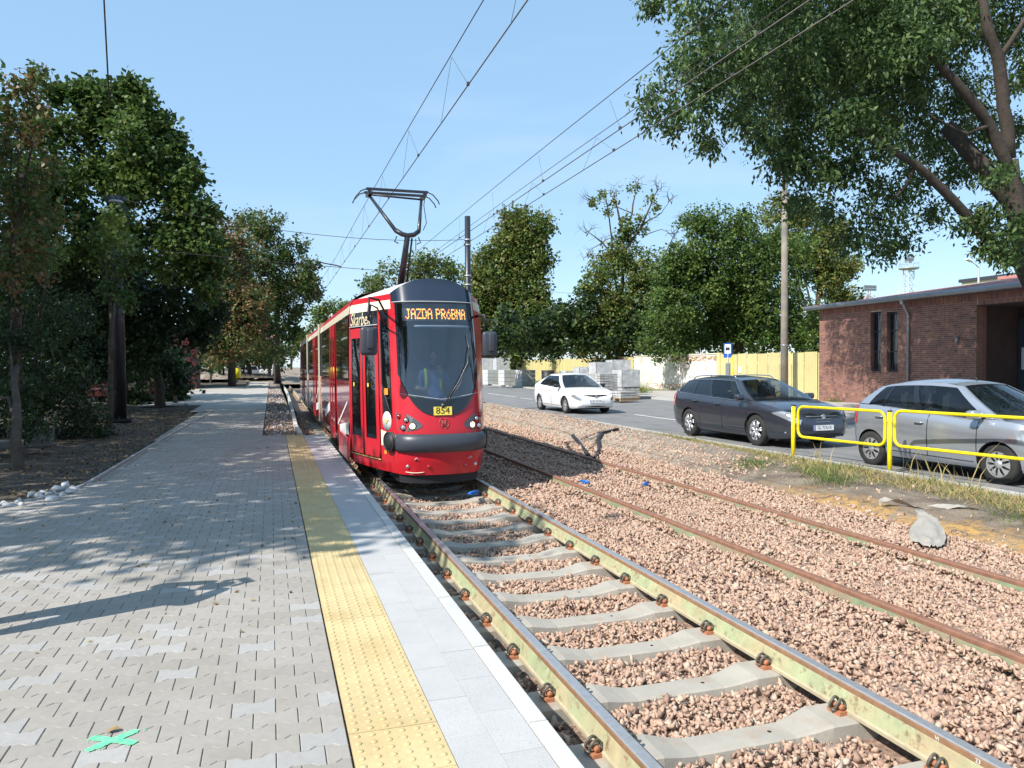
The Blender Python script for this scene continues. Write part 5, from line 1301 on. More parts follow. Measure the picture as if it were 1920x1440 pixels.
fence(58.3,104,'long yellow corrugated fence stretch far left, partly shaded, behind the block stacks')
WALL=empty('boundary_wall',(fx(46),46,0),label='whitewashed brick wall with faded graffiti scrawl and exposed bricks at its foot',cat='wall')
q=MB(); a=Vector((fx(39.4),39.4,0)); b=Vector((fx(52.5),52.5,0)); d_=(b-a); wa=-math.atan2(d_.x,d_.y); c_=(a+b)/2
M_ww=M_wall
o=MB().cbox((c_.x-WALL.location.x+.12,c_.y-46,1.25),(.25,d_.length,2.3),0,wa).build('wall_body',M_ww,WALL)
MB().cbox((c_.x-WALL.location.x+.12,c_.y-46,2.43),(.33,d_.length,.06),0,wa).build('wall_coping',M_cream2,WALL)
q=MB(); q2=MB()
def wpt(t,z,off): p=a.lerp(b,t)-WALL.location; return Vector((p.x-off,p.y,z))
for i in range(320):
    t=min(.99,max(.01,RNG.beta(1.3,3))); rr=RNG.random()
    z=.12+.075*int(RNG.integers(0,5+int(5*max(0,1-abs(t-.25)*6)))) if rr<.6 else 2.0+.075*int(RNG.integers(0,4))
    if rr>=.6: t=RNG.uniform(.0,.55)
    p=wpt(t,z+.04,.006); (q if RNG.random()<.6 else q2).cbox(p,(.02,.23,.062),0,wa)
q.build('exposed_bricks',mat('pale_brick',(.5,.29,.2),.9,var=.2,vscale=6),WALL,kind='stuff'); q2.build('exposed_bricks',mat('ochre_brick',(.55,.38,.17),.9,var=.2,vscale=6),WALL,kind='stuff')
q=MB(); rs=np.random.default_rng(5)
def scrawl(t0,w_,z0,h,n):
    for i in range(n):
        t=t0+w_*i/n; pts=[wpt(t+rs.uniform(-.3,.8)*w_/n,z0+rs.uniform(0,h),.012) for _ in range(4)]; q.tube(pts,.012,4)
scrawl(.27,.22,1.35,.40,16); scrawl(.07,.07,1.38,.3,5); scrawl(.24,.06,.9,.4,5)
q.build('graffiti',mat('graffiti_grey',(.3,.3,.33),.8),WALL)
q=MB(); p=wpt(0,1.25,.05); q.cbox(p+Vector((0,-.15,0)),(.12,.35,2.45),0,wa); q.build('wall_pier',M_yfence,WALL)
GP=empty('graffiti_panel',(fx(56.5),56.5,.1),label='short white and pink graffitied wall panel behind the wrapped paver stacks',cat='wall')
o=MB().box(0,.2,-1.6,1.7,0,2.35).build('panel_body',M_ww,GP)
q=MB()
for i in range(14): 
    y=rs.uniform(-1.3,1.2); q.tube([(-.01,y+rs.uniform(-.2,.2),rs.uniform(1.3,2.2)) for _ in range(4)],.02,4)
q.build('graffiti',bpy.data.materials['graffiti_grey'],GP); MB().box(-.012,-.004,-1.5,-.6,1.2,2.3).build('pink_paint',M_pink,GP)
# bus stop
BS=empty('bus_stop_sign',(21.0,32.2,.1),label='blue and white bus stop sign on a post with grey timetable case and yellow pole',cat='bus stop sign')
q=MB(); q.cyl((0,0,0),(0,0,2.6),.03,8); q.build('post',M_zinc,BS)
o=MB().box(-.02,.02,-.24,.24,2.02,2.72).build('sign_plate',M_blue,BS); o.rotation_euler=(0,0,R(20))
w2=MB().box(-.028,-.021,-.17,.17,2.22,2.66).build('sign_panel',M_platew,o)
q=MB(); q.box(-.034,-.029,-.12,.12,2.38,2.50); q.box(-.034,-.029,-.10,-.06,2.345,2.38); q.box(-.034,-.029,.06,.10,2.345,2.38); q.box(-.034,-.029,-.13,.13,2.52,2.54); q.build('bus_pictogram',M_ink,w2)
MB().box(-.04,.04,-.15,.15,.7,1.75).build('timetable_case',M_grey,BS)
MB().cyl((.1,-.25,0),(.1,-.25,2.1),.05,8).build('yellow_pole',M_yrail,BS)
# ============================================================ STACKS
def stack(name,loc,nx,ny,nz,sz,m,label,group,rz=0,pallet=True,wrap=False,gap=.022,order=1):
    T=empty(name,loc,rz,label=label,cat='stack',group=group); bm_=MB().box(-sz[0]/2+gap/2,sz[0]/2-gap/2,-sz[1]/2+gap/2,sz[1]/2-gap/2,gap/2,sz[2]-gap/2).me('block',m); z0=.14 if pallet else 0
    for i in range(nx):
        for j in range(ny):
            for k in range(nz): obj('block',bm_,T,((i-(nx-1)/2)*sz[0],(j-(ny-1)/2)*sz[1],z0+k*sz[2]))
    if pallet:
        q=MB(); w_,d_=nx*sz[0]/2,ny*sz[1]/2
        for y in (-d_+.06,0,d_-.06): q.box(-w_,w_,y-.05,y+.05,0,.11)
        q.box(-w_,w_,-d_,d_,.11,.135); q.build('pallet',M_wood,T)
    if wrap:
        w_,d_,h_=nx*sz[0]/2,ny*sz[1]/2,nz*sz[2]; q=MB()
        q.grid(lambda u,v:(-w_-.02-.02*mn.noise(Vector((u*6,v*5,loc[1]))),lerp(-d_,d_,u),z0+lerp(h_*.35,h_+.03,v)),14,8)
        q.grid(lambda u,v:(lerp(-w_,w_,u),-d_-.02-.02*mn.noise(Vector((u*5,v*6,loc[0]))),z0+lerp(h_*.35,h_+.03,v)),14,8,flip=False)
        q.grid(lambda u,v:(lerp(-w_-.02,w_,u),lerp(-d_-.02,d_,v),z0+h_+.035+.03*mn.noise(Vector((u*5,v*5,1)))),14,14)
        q.build('plastic_wrap',wrap,T)
    return T
G1='pale concrete blocks stacked on the verge'
blk=(.5,1.0,.25)
for px,py,d,nz,l in ((921,716,70,4,'pale block stack nearest the tram mirror, lower left one on the verge'),(952,717,66,4,'middle pale block stack on the grassy verge'),(985,718,63,4,'pale block stack closest to the white car, right end of the row'),):
    p=P(px,py,d); stack('block_stack',(p.x,p.y,.1),2,1,nz,(.62,1.25,.33),M_gray2,l,G1,R(8),False)
for px,d,l in ((912,74,'green-topped wrapped stack standing on the block row beside the tram'),(940,73,'grey wrapped stack behind the row of pale blocks')):
    p=P(px,700,d); stack('wrapped_stack',(p.x,p.y,.1),2,2,6,(.62,.62,.37),M_gray2,l,'wrapped stacks on the far verge',0,True,M_film)
p=P(1070,705,60); stack('block_stack',(p.x,p.y,.1),3,1,3,(.5,1.1,.42),M_gray2,'low grey block stack just behind the white car roof',G1,R(5),False)
G2='pallets of new paving stones by the road'
M_pstack=mat('new_pavers',(.42,.41,.39),.9,var=.15,vscale=9,rnd=.22)
for px,d,nz,w_,l in ((1098,43,11,1,'wrapped paver pallet with blue-grey film, left one of the cluster'),(1128,42,13,1,'tall wrapped paver pallet in the middle of the cluster'),(1159,43,14,1,'tallest paver pallet under curved grey film'),(1174,40,10,1,'leaning torn paver pallet at the right end by the white wall'),(1131,38,9,0,'unwrapped front pallet of paving stones behind the white car bonnet'),(1168,37.0,3,0,'single low layer of pavers lying in front of the wrapped pallets')):
    p=P(px,716,d); stack('paver_pallet',(p.x,p.y,.08),4,4,nz,(.26,.26,.13 if nz!=3 else .11),M_pstack,l,G2,R(RNG.uniform(-8,12)),True,M_film if w_ else False)
p=P(1000,700,60); TB=MB().lathe([(.5,0),(.5,1.3)],14,'Z').build('black_bin',M_rubber,None,(p.x+1.2,p.y,.1)); tag(TB,'dark round drum standing against the yellow fence behind the white car','drum')
# ============================================================ POLES AND WIRES
CP=empty('concrete_pole',(23.3,31.0,.1),label='tall weathered concrete pole in front of the yellow corrugated fence',cat='pole')
q=MB(); q.tube([(0,0,0),(0,0,4.0),(-.02,0,10.6)],[.185,.165,.12],14); q.build('shaft',M_polec,CP)
MB().cyl((0,0,0),(0,0,.06),.25,14).build('base_collar',M_conc2,CP)
MB().cyl((0,0,2.55),(0,0,2.62),.178,14).build('steel_band',M_zinc,CP)
def mast(name,loc,h,r,label,arms=()):
    T=empty(name,loc,label=label,cat='pole',group='black tram line masts'); q=MB(); q.tube([(0,0,0),(0,0,h)],[r,r*.9],14); q.build('shaft',M_polem,T)
    for i,z in enumerate(arms):
        MB().cyl((0,0,z),(0,0,z+.06),r*1.08,14).build('steel_band',M_galv,T)
    MB().cyl((0,0,-.0),(0,0,.12),r*1.7,14).build('base_plate',M_under,T); return T
mast('overhead_line_mast',(7.4,29.3,.15),7.5,.125,'black steel overhead line mast rising right behind the tram roof',(6.55,6.35,5.15,4.8))
LM=mast('overhead_line_mast',(-4.41,25.83,.15),6.85,.19,'black overhead line mast among the dark trees left of the platform',(6.65,5.3))
q=MB(); q.box(-.3,.3,-.05,.05,6.72,6.84); q.box(-.2,.34,-.16,.16,6.0,6.5); q.build('cross_arm',M_polem,LM)
mast('overhead_line_mast',(.55,72,.2),8.0,.26,'distant black mast at the far end of the path left of the tram tail',(7.5,6.6,1.8))
mast('overhead_line_mast',(-.2,98,.4),8.0,.2,'farthest thin black mast standing behind the mast at the end of the path',())
def wire(name,pts,r,label,cat='wire',group=None,n=5,sag=0):
    P_=[Vector(p) for p in pts]
    if sag and len(P_)==2:
        a,b=P_; P_=[a.lerp(b,t)-Vector((0,0,sag*4*t*(1-t))) for t in np.linspace(0,1,17)]
    q=MB(); c=P_[0]; q.tube([p-c for p in P_],r,n); return tag(q.build(name,M_wire,None,tuple(c)),label,cat,group)
GW='overhead tram wires'
def zc(y,z0,zs): return z0-zs*(1-((y%30)/15-1)**2)
ys=list(np.linspace(1.5,160,80))
W1=wire('contact_wire',[(2.395,y,5.33) for y in (1,80,160)],.008,'contact wire over the near track touching the pantograph',group=GW)
wire('messenger_wire',[(2.395,y,6.0+.12*abs(math.sin(y/30*math.pi))-.05) for y in ys],.007,'upper carrying wire above the near track pantograph',group=GW)
wire('contact_wire',[(5.0,y,5.33) for y in (1,80,160)],.008,'left contact wire over the far track, second of the right-hand bundle',group=GW)
wire('contact_wire',[(5.41,y,5.33) for y in (1,80,160)],.008,'lowest right contact wire over the far track passing in front of the big tree',group=GW)
wire('messenger_wire',[(5.2,y,6.02+.1*abs(math.sin(y/30*math.pi))) for y in ys],.007,'top left carrying wire of the far track bundle',group=GW)
wire('messenger_wire',[(5.41,y,5.70+.08*abs(math.sin(y/30*math.pi))) for y in ys],.006,'middle carrying wire of the far track bundle',group=GW)
q=MB()
for y in np.arange(3.5,60,3.4):
    q.tube([(2.395,y,6.02),(2.395,y-.9,5.34)],.003,3); q.tube([(2.395,y,6.02),(2.395,y+.7,5.34)],.003,3); q.cbox((2.395,y-.9,5.345),(.03,.05,.04))
    q.tube([(5.2,y+1,6.05),(5.0,y+.2,5.34)],.003,3); q.tube([(5.41,y+2,5.74),(5.41,y+1.3,5.34)],.003,3); q.tube([(5.41,y+2,5.74),(5.41,y+2.6,5.34)],.003,3); q.cbox((5.0,y+.2,5.345),(.03,.05,.04)); q.cbox((5.41,y+1.3,5.345),(.03,.05,.04))
tag(q.build('wire_droppers',M_wire),'thin vertical droppers clipped between the paired overhead wires','droppers',kind='stuff')
wire('span_wire',[(-4.41,25.83,6.95),(7.4,29.3,6.75)],.010,'upper cross wire from the left mast to the mast behind the tram',group='span wires',sag=.45)
wire('span_wire',[(-4.41,25.83,5.5),(7.4,29.3,5.32)],.010,'lower cross wire from the left mast holding the steady arm',group='span wires',sag=.08)
SA=tag(MB().tube([(0,0,0),(.35,.0,-.1),(.8,.05,-.16),(.95,.1,-.2)],.022,6).build('steady_arm',M_polem,None,(1.45,27.6,5.52)),'short steady arm holding the near contact wire left of the pantograph','bracket')
wire('span_wire',[P(205,190,16),P(192,-60,13.2)],.016,'steep dark cable dropping into the tall tree at the upper left',group='span wires')
wire('span_wire',[(7.4,29.3,5.0),(27.5,44,5.6)],.006,'faint side cable running right from the mast behind the tram',group='span wires')
# ============================================================ YELLOW RAILING
RL=empty('guard_railing',(9.6,11.2,.08),label='bright yellow tubular guard railing between the grass strip and the parked-side cars',cat='railing')
def rp(y): return 9.43+(12.28-y)*.155*.9
posts=[12.28,10.20,7.15,5.0]
for i,y in enumerate(posts):
    q=MB(); x=rp(y)-9.6; lean=-.04 if i==0 else 0
    q.tube([(x,y-11.2,-.2),(x+lean*.3,y-11.2+lean*.6,.94)],.038,12); po=q.build('post',M_yrail,RL)
    MB().cyl((x+lean*.3,y-11.2+lean*.6,.935),(x+lean*.3,y-11.2+lean*.6,.965),.038,12).build('post_cap',M_plastic,po)
    for z in (.52,.75): MB().cyl((x+.0,y-11.2-.05,z),(x+.0,y-11.2-.10,z),.012,6).build('bolt',M_rust,po)
for i in range(len(posts)-1):
    y1,y0=posts[i]-.09,posts[i+1]+.09; zt,zbm,r_=.94+.025*i,.37+.02*i,.13; L_=y1-y0; pts=[]
    if i==0: y1-=.03
    def cn(cy,cz,a0,a1): return [(cy+r_*math.cos(t),cz+r_*math.sin(t)) for t in np.linspace(a0,a1,6)]
    loop=cn(y1-r_,zt-r_,0,math.pi/2)+cn(y0+r_,zt-r_,math.pi/2,math.pi)+cn(y0+r_,zbm+r_,math.pi,1.5*math.pi)+cn(y1-r_,zbm+r_,1.5*math.pi,2*math.pi)
    q=MB(); q.tube([(rp(y)-9.6,y-11.2,z) for y,z in loop],.026,10,closed=True); q.build('rail_frame',M_yrail,RL)
# ============================================================ LITTLE THINGS ON THE TRACKS
def bluebit(px,py,l,ang,label):
    r=P(px,py,1)-EYE; t=(-.05-1.83)/r.z; p=EYE+r*t
    q=MB(); q.tube([(-l/2,0,0),(-l*.1,.0,.02),(l/2,0,.03)],.022,6); q.box(-l/2,l/2,-.03,.03,-.012,-.004); o=q.build('plastic_offcut',M_bluep,None,tuple(p)); o.rotation_euler=(R(10),R(8),ang); tag(o,label,'plastic piece')
bluebit(888,925,.34,R(55),'blue plastic offcut lying between the near rails by the tram front')
bluebit(1097,905,.16,R(120),'small blue plastic offcut against the left rail of the far track')
bluebit(1211,908,.24,R(48),'blue plastic offcut lying on ballast near the far right rail')
q=MB(); ctr=[(6.42,6.15),(6.55,6.35),(6.8,6.6),(7.05,6.85),(7.25,7.05),(7.4,7.3)]
def geo(u,v):
    t=u*(len(ctr)-1); i=min(len(ctr)-2,int(t)); f=t-i; x=lerp(ctr[i][0],ctr[i+1][0],f); y=lerp(ctr[i][1],ctr[i+1][1],f); w_=.07+.24*math.sin(math.pi*min(1,u*1.05)**.8)*(1-.3*u)
    X=x+(v-.5)*w_; Y_=y-(v-.5)*w_*.8; return (X,Y_,h_bank(max(X,6.6),Y_)+.085+.05*math.sin(math.pi*u)*(1-(2*v-1)**2)+.035*mn.noise(Vector((u*6,v*5,2)))+.02*mn.noise(Vector((u*17,v*13,4))))
q.grid(geo,24,10); tag(q.build('geotextile_scrap',M_geo),'grey geotextile sheet sticking out of the orange sand onto the ballast','sheet scrap')
q=MB(); q.grid(lambda u,v:(lerp(7.35,8.0,u)+.03*v,lerp(7.9,6.95,u)+.15*v*math.sin(math.pi*u),h_bank(7.6,7.5)+.04+.04*math.sin(u*9+v)+.03*mn.noise(Vector((u*7,v*3,9)))),14,4); tag(q.build('geotextile_scrap',M_geo),'pale folded strip of geotextile lying on the dirt bank below the grass','sheet scrap')
for pts,l in ((((1100,790+32),(1088,815+27),(1100,835+20)),'dark cable end curling down the gravel bank'),):
    pass
def bankpt(px,py):
    r=P(px,py,1)-EYE; t=3.0
    while t<60:
        p=EYE+r*t; h=h_bank(min(max(p.x,6.6),9.4),p.y) if p.x>6.6 else -.1
        if p.z<=h: break
        t+=.03
    return Vector((p.x,p.y,h))
for pts,l in ((((1160,808),(1130,815),(1122,828),(1124,845),(1118,860)),'black cable emerging at the road edge and curling down the gravel bank'),(((1074,820),(1082,828),(1092,842),(1104,858)),'shorter black cable lying in the stones left of the curled one')):
    c=[bankpt(*p)+Vector((0,0,.03)) for p in pts]; q=MB(); q.tube([p-c[0] for p in c],.05,6); tag(q.build('cable',M_rubber,None,tuple(c[0])),l,'cable')
q=MB(); rs2=np.random.default_rng(3)
for a_ in (R(-30),R(38)):
    n_=26; L_=.115; up_=[];dn_=[]
    for i in range(n_+1):
        t=i/n_*2-1; wv=.021*(1-.35*abs(t)**6)+rs2.uniform(-.004,.004); up_.append((t*L_,wv)); dn_.append((t*L_,-wv+rs2.uniform(-.003,.003)))
    V=[]; 
    for (x,y) in up_+dn_: V.append((x*math.cos(a_)-y*math.sin(a_),x*math.sin(a_)+y*math.cos(a_),.0 if a_<0 else .0006))
    q.add(V,[(n_+1+i,n_+2+i,i+1,i) for i in range(n_)])
for _ in range(60):
    r_=rs2.uniform(.02,.14); th=rs2.choice([R(-30),R(38),R(150),R(218)])+rs2.normal(0,.25); x,y=r_*math.cos(th),r_*math.sin(th); s_=rs2.uniform(.001,.0035); q.add([(x-s_,y-s_,.001),(x+s_,y-s_,.001),(x+s_,y+s_,.001),(x-s_,y+s_,.001)],[(0,1,2,3)])
tag(q.build('paint_mark',M_paintgreen,None,(-.685,3.71,.1935)),'fluorescent green spray-painted cross on the platform pavers','paint mark')
lf=MB().add([(-.03,-.01,0),(0,-.02,.012),(.035,0,.004),(.01,.018,.014),(-.02,.012,.006)],[(0,1,2,3,4)]).build('dry_leaf',M_litter,None,(-.70,3.80,.1965)); tag(lf,'curled dry leaf lying on the green cross','leaf')
# ============================================================ LEFT SIDE
BO=empty('red_booth',(-6.6,62,.15),label='red hut wall behind the dark slatted fence at the left end of the path',cat='hut')
MB().box(-2,1.2,0,4,0,4.6).build('booth_wall',M_booth,BO)
q=MB(); q.box(-2.2,1.5,-.3,4.2,4.6,4.75); q.build('booth_roof',M_slate,BO)
for x in (.3,.75,1.15): MB().box(x,x+.08,-.04,0,0,4.6).build('cladding_rib',M_booth,BO)
SF=empty('slatted_fence',(-6.5,55,.15),label='dark grey horizontal slat enclosure in front of the red hut',cat='fence')
for i in range(11): MB().box(-3.4,.9,-.02,.02,.1+i*.2,.26+i*.2).build('slat',M_slate,SF)
for x in (-3.4,-1.2,.86): MB().box(x,x+.08,.02,.1,0,2.4).build('post',M_slate,SF)
PC=empty('parked_car',(-6.3,40.5,.15),R(60),label='dark red parked car half hidden in the shade behind the left mast',cat='car')
prof_=[(-2.1,.35),(-2.15,.75),(-1.7,.92),(-1.0,1.0),(-.3,1.42),(.8,1.45),(1.6,1.05),(2.0,.95),(2.1,.5),(2.05,.32)]
q=MB(); q.prism([(x,z) for x,z in prof_],-.82,.82,f=lambda a,b,c:(a,c,b)); o=q.build('body',mat('dark_red_paint',(.06,.01,.012),.25,coat=.7),PC); bevel(o,.06,2)
MB().add([(-.98,-.7,1.03),(-.98,.7,1.03),(-.36,.62,1.41),(-.36,-.62,1.41)],[(0,1,2,3)]).build('windscreen',M_sideglass,PC,(-.02,0,.02))
for x in (-1.35,1.3):
    for s in (-1,1): MB().lathe([(.001,-.1),(.32,-.1),(.32,.1),(.001,.1)],20,'Y').build('wheel',M_tyre,PC,(x,s*.75,.32))
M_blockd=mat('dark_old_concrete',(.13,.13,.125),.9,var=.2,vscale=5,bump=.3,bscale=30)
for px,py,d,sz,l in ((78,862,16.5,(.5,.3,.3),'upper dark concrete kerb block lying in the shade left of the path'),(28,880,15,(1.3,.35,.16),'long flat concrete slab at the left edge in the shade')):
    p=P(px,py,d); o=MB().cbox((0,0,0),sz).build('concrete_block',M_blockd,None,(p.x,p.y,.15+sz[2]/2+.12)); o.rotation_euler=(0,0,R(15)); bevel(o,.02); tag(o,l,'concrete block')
stl=[];
for k,(px,py) in enumerate(((8,946),(22,948),(38,940),(55,938),(62,930),(78,932),(92,928),(100,936),(112,918),(120,930),(134,922),(148,917),(46,948),(85,922),(128,912),(105,925))):
    r=P(px,py,1)-EYE; t=(.2-1.83)/r.z; p=EYE+r*t; t_=k%10; s=RNG.uniform(.05,.10)
    o=obj('stone',mesh('stone',ROCK[t_][0],ROCK[t_][1],M_gray2),None,(p.x-.05,p.y+.1,.17+s*.3)); o.scale=(s*1.2,s,s*1.15); o.rotation_euler=(0,0,RNG.uniform(0,6)); tag(o,'broken pale stone in the row along the left platform edge','stone','broken stones along the left platform edge')
# left litter and undergrowth litter
n=5200; X=-2.6-np.abs(RNG.normal(0,2.2,n)); Y=RNG.uniform(9.5,34,n); k=X<np.array([xl(y)-.05 for y in Y]); X,Y=X[k],Y[k]; Z=np.array([h_left(x,y) for x,y in zip(X,Y)])+.012
LEAFP=[(np.array([[-1,0,0],[0,-.55,.2],[1,0,.1],[0,.55,.3]],float),np.array([[0,1,2,3]]))]
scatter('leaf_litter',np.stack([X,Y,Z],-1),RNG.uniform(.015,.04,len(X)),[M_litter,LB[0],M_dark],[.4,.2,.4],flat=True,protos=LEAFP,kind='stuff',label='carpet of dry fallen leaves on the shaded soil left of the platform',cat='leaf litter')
n=420; X=RNG.uniform(-3,.3,n); Y=RNG.uniform(4.5,30,n)**1.0; k=X>np.array([xl(y)+.05 for y in Y]); X,Y=X[k],Y[k]
scatter('platform_leaves',np.stack([X,Y,np.full(len(X),.196)],-1),RNG.uniform(.01,.028,len(X)),[M_litter,LB[0]],[.6,.4],flat=True,protos=LEAFP,kind='stuff',label='scattered small dry leaves lying on the platform pavers',cat='leaves')
n=160; X=RNG.uniform(.3,1.1,n); Y=RNG.uniform(4.5,19,n)
# far left bits
p=P(441,692,70); tag(MB().lathe([(.05,1.0),(.35,.85),(.5,.5),(.45,.1),(.3,0)],14).build('yellow_drum',M_yrail,None,(p.x,p.y,.75)),'rounded yellow drum under the trees past the end of the path','drum')
p=P(398,632,66); gs=tag(MB().box(-.55,.55,-.05,.05,-.32,.28).build('green_led_sign',M_ledg,None,tuple(p)),'glowing green shop sign hanging in front of the far left trees','sign')
text('sign_letters','PRACI',.42,mat('led_mint',(.3,.9,.6),.5,emit=(.3,1,.6),est=1.0),gs,frame((0,-.06,0),(1,0,0),(0,0,1)),.004,sx=.95)
def farcar(px,d,z,m,l,h=1.45,w_=1.75):
    p=P(px,690,d); T=empty('distant_car',(p.x,p.y,z),label=l,cat='car'); q=MB(); q.prism([(-w_/2,.3),(-w_/2,.85),(-w_*.36,h),(w_*.36,h),(w_/2,.85),(w_/2,.3)],-2,2,f=lambda a,b,c:(a,c,b)); o=q.build('body',m,T); bevel(o,.06,2)
    MB().add([(-w_*.40,-2.01,.92),(w_*.40,-2.01,.92),(w_*.33,-2.01,h-.1),(-w_*.33,-2.01,h-.1)],[(0,1,2,3)]).build('windscreen',M_sideglass,T)
    for s in (-1,1): MB().box(s*w_*.33-.15,s*w_*.33+.15,-2.03,-2,.55,.72).build('headlight',M_lamp,T)
farcar(500,115,.55,M_white,'white van far down the line beside the distant masts',2.2,2.0)
farcar(487,118,.6,bpy.data.materials['dark_red_paint'],'small dark red car left of the distant white van')
farcar(472,100,.5,M_silver,'pale car in the shade farthest left of the distant vehicles')
q=MB(); q.cyl((0,0,0),(0,0,1.6),.04,6); p=P(512,690,92); SN=empty('small_sign_post',(p.x,p.y,.6),label='small round white sign on a thin post beside the distant mast',cat='sign'); q.build('post',M_galv,SN); MB().cyl((0,-.05,1.9),(0,-.02,1.9),.22,14).build('sign_disc',M_white,SN)
p=P(556,672,330); AB=empty('apartment_block',(p.x-12,p.y,0),label='pale multi-storey apartment block with balconies far beyond the trees',cat='building')
MB().box(-14,6,0,12,0,17).build('wall',M_cream2,AB)
for f_ in range(6):
    for i in range(8):
        w_=MB().box(-13+i*2.4,-12+i*2.4,-.06,0,1+f_*2.8,2.4+f_*2.8).build('window',M_slate,AB)
    MB().box(-14,6,-1.0,0,.2+f_*2.8,.9+f_*2.8).build('balcony',M_pink,AB)
for px,s,l in ((0,0,''),): pass
# rubble mounds at the end of the path
for k,(px,py,d,sx_,sz_,l) in enumerate(((395,700,72,2.2,.5,'pile of pale rubble and soil under the trees at the end of the path'),(470,698,80,3.0,.45,'low dark soil heap beyond the path'),(590,700,60,1.0,.2,'') ,(535,690,100,3.5,.5,'pinkish gravel heap left of the tram tail'))):
    if not l: continue
    p=P(px,py,d); q=MB(); q.grid(lambda u,v:(lambda x,y:(x*sx_,y*sx_*1.3,sz_*max(0,1-(x*x+y*y))*(1+.5*mn.noise(Vector((x*3,y*3,k))))+.08*mn.noise(Vector((x*9,y*9,k)))-.05))(lerp(-1,1,u),lerp(-1,1,v)),24,24)
    tag(q.build('rubble_mound',M_dark if k==1 else M_dirt,None,(p.x,p.y,.75 if k<2 else .55)),l,'mound')
# ============================================================ DISTANT RIGHT
p=P(1630,545,190); FT=empty('floodlight_mast',(p.x,p.y,0),label='short stadium floodlight mast with a wide lamp rack above the roof, left one',cat='floodlight mast')
q=MB(); q.cyl((0,0,0),(0,0,p.z),.35,8); q.build('mast_shaft',M_galv,FT); q=MB(); q.box(-2,2,-.2,.2,p.z,p.z+.5); q.build('lamp_rack',M_galv,FT)
for i in range(7): MB().box(-1.9+i*.55,-1.55+i*.55,-.5,-.2,p.z+.55,p.z+1.3).build('floodlight',M_grey,FT)
def lattice(px,py0,d,w_,lab):
    p=P(px,py0,d); T=empty('lattice_tower',(p.x,p.y,0),label=lab,cat='tower'); H_=p.z; q=MB()
    for sx_ in (-1,1):
        for sy in (-1,1): q.tube([(sx_*w_/2,sy*w_/2,0),(sx_*w_/2,sy*w_/2,H_)],.09,4)
    z=0;k=0
    while z<H_:
        q.tube([(-w_/2*(1 if k%2 else -1),-w_/2,z),(w_/2*(1 if k%2 else -1),-w_/2,min(H_,z+w_))],.05,4); q.tube([(w_/2,-w_/2*(1 if k%2 else -1),z),(w_/2,w_/2*(1 if k%2 else -1),min(H_,z+w_))],.05,4); q.tube([(-w_/2,-w_/2,z),(w_/2,-w_/2,z)],.05,4); z+=w_; k+=1
    q.build('lattice_legs',M_galv,T); return T,H_
T_,H_=lattice(1704,505,150,1.3,'galvanised lattice floodlight tower with a platform and lamps on top')
q=MB(); q.lathe([(1.7,H_),(1.9,H_+.25),(1.7,H_+.3)],16); q.build('platform_ring',M_galv,T_)
q=MB()
for k in range(10):
    a=k*.628; q.tube([(1.8*math.cos(a),1.8*math.sin(a),H_+.3),(1.8*math.cos(a),1.8*math.sin(a),H_+1.6)],.04,4)
q.tube([(1.8*math.cos(a),1.8*math.sin(a),H_+1.2) for a in np.linspace(0,6.28,17)[:-1]],.04,4,closed=True); q.build('platform_railing',M_galv,T_)
for k in range(4): MB().box(-.9+k*.5,-.55+k*.5,-.3,.1,H_+1.2+.4*(k%2),H_+2.2+.4*(k%2)).build('floodlight',M_grey,T_)
lattice(1692,500,240,1.6,'faint thinner lattice mast just left of the floodlight tower')
p=P(1835,495,58); SL=empty('street_lamp',(p.x,p.y,0),label='slim grey street lamp with a curved arm behind the brick building roof',cat='street lamp')
q=MB(); q.tube([(0,0,0),(0,0,p.z-.3)],[.10,.07],8); q.tube([(0,0,p.z-.3),(-.25,.05,p.z-.02),(-.62,.1,p.z+.16)],.035,6); q.tube([(0,0,p.z-.3),(.2,0,p.z-.02)],.035,6); q.build('post',M_galv,SL); o=MB().cbox((-.85,.1,p.z+.27),(.55,.28,.14),0,0,Matrix.Rotation(R(18),4,'Y')).build('lamp_head',M_white,SL); bevel(o,.05,2)
p=P(1803,560,75); CB=empty('cream_building',(p.x,p.y,0),label='cream rendered block with a grey roof edge behind the brick building',cat='building')
T_=Matrix.Rotation(R(-20),4,'Z'); MB().box(0,14,-20,0,0,9.6,0).build('wall',M_cream2,CB); MB().box(-.2,14.2,-20.2,.2,9.6,9.9).build('roof_edge',M_slate,CB); MB().box(-.05,0,-12,-11,7.8,9.2).build('window',M_slate,CB)
p=P(1880,530,50); PB=empty('pink_roof_shed',(p.x,p.y,0),label='pink sheet roof of a shed at the right edge behind the brick building',cat='building'); MB().box(0,12,-8,0,0,7.2).build('wall',M_pink,PB); MB().box(-.2,12.2,-8.2,.2,7.2,7.4).build('roof',M_pink,PB)
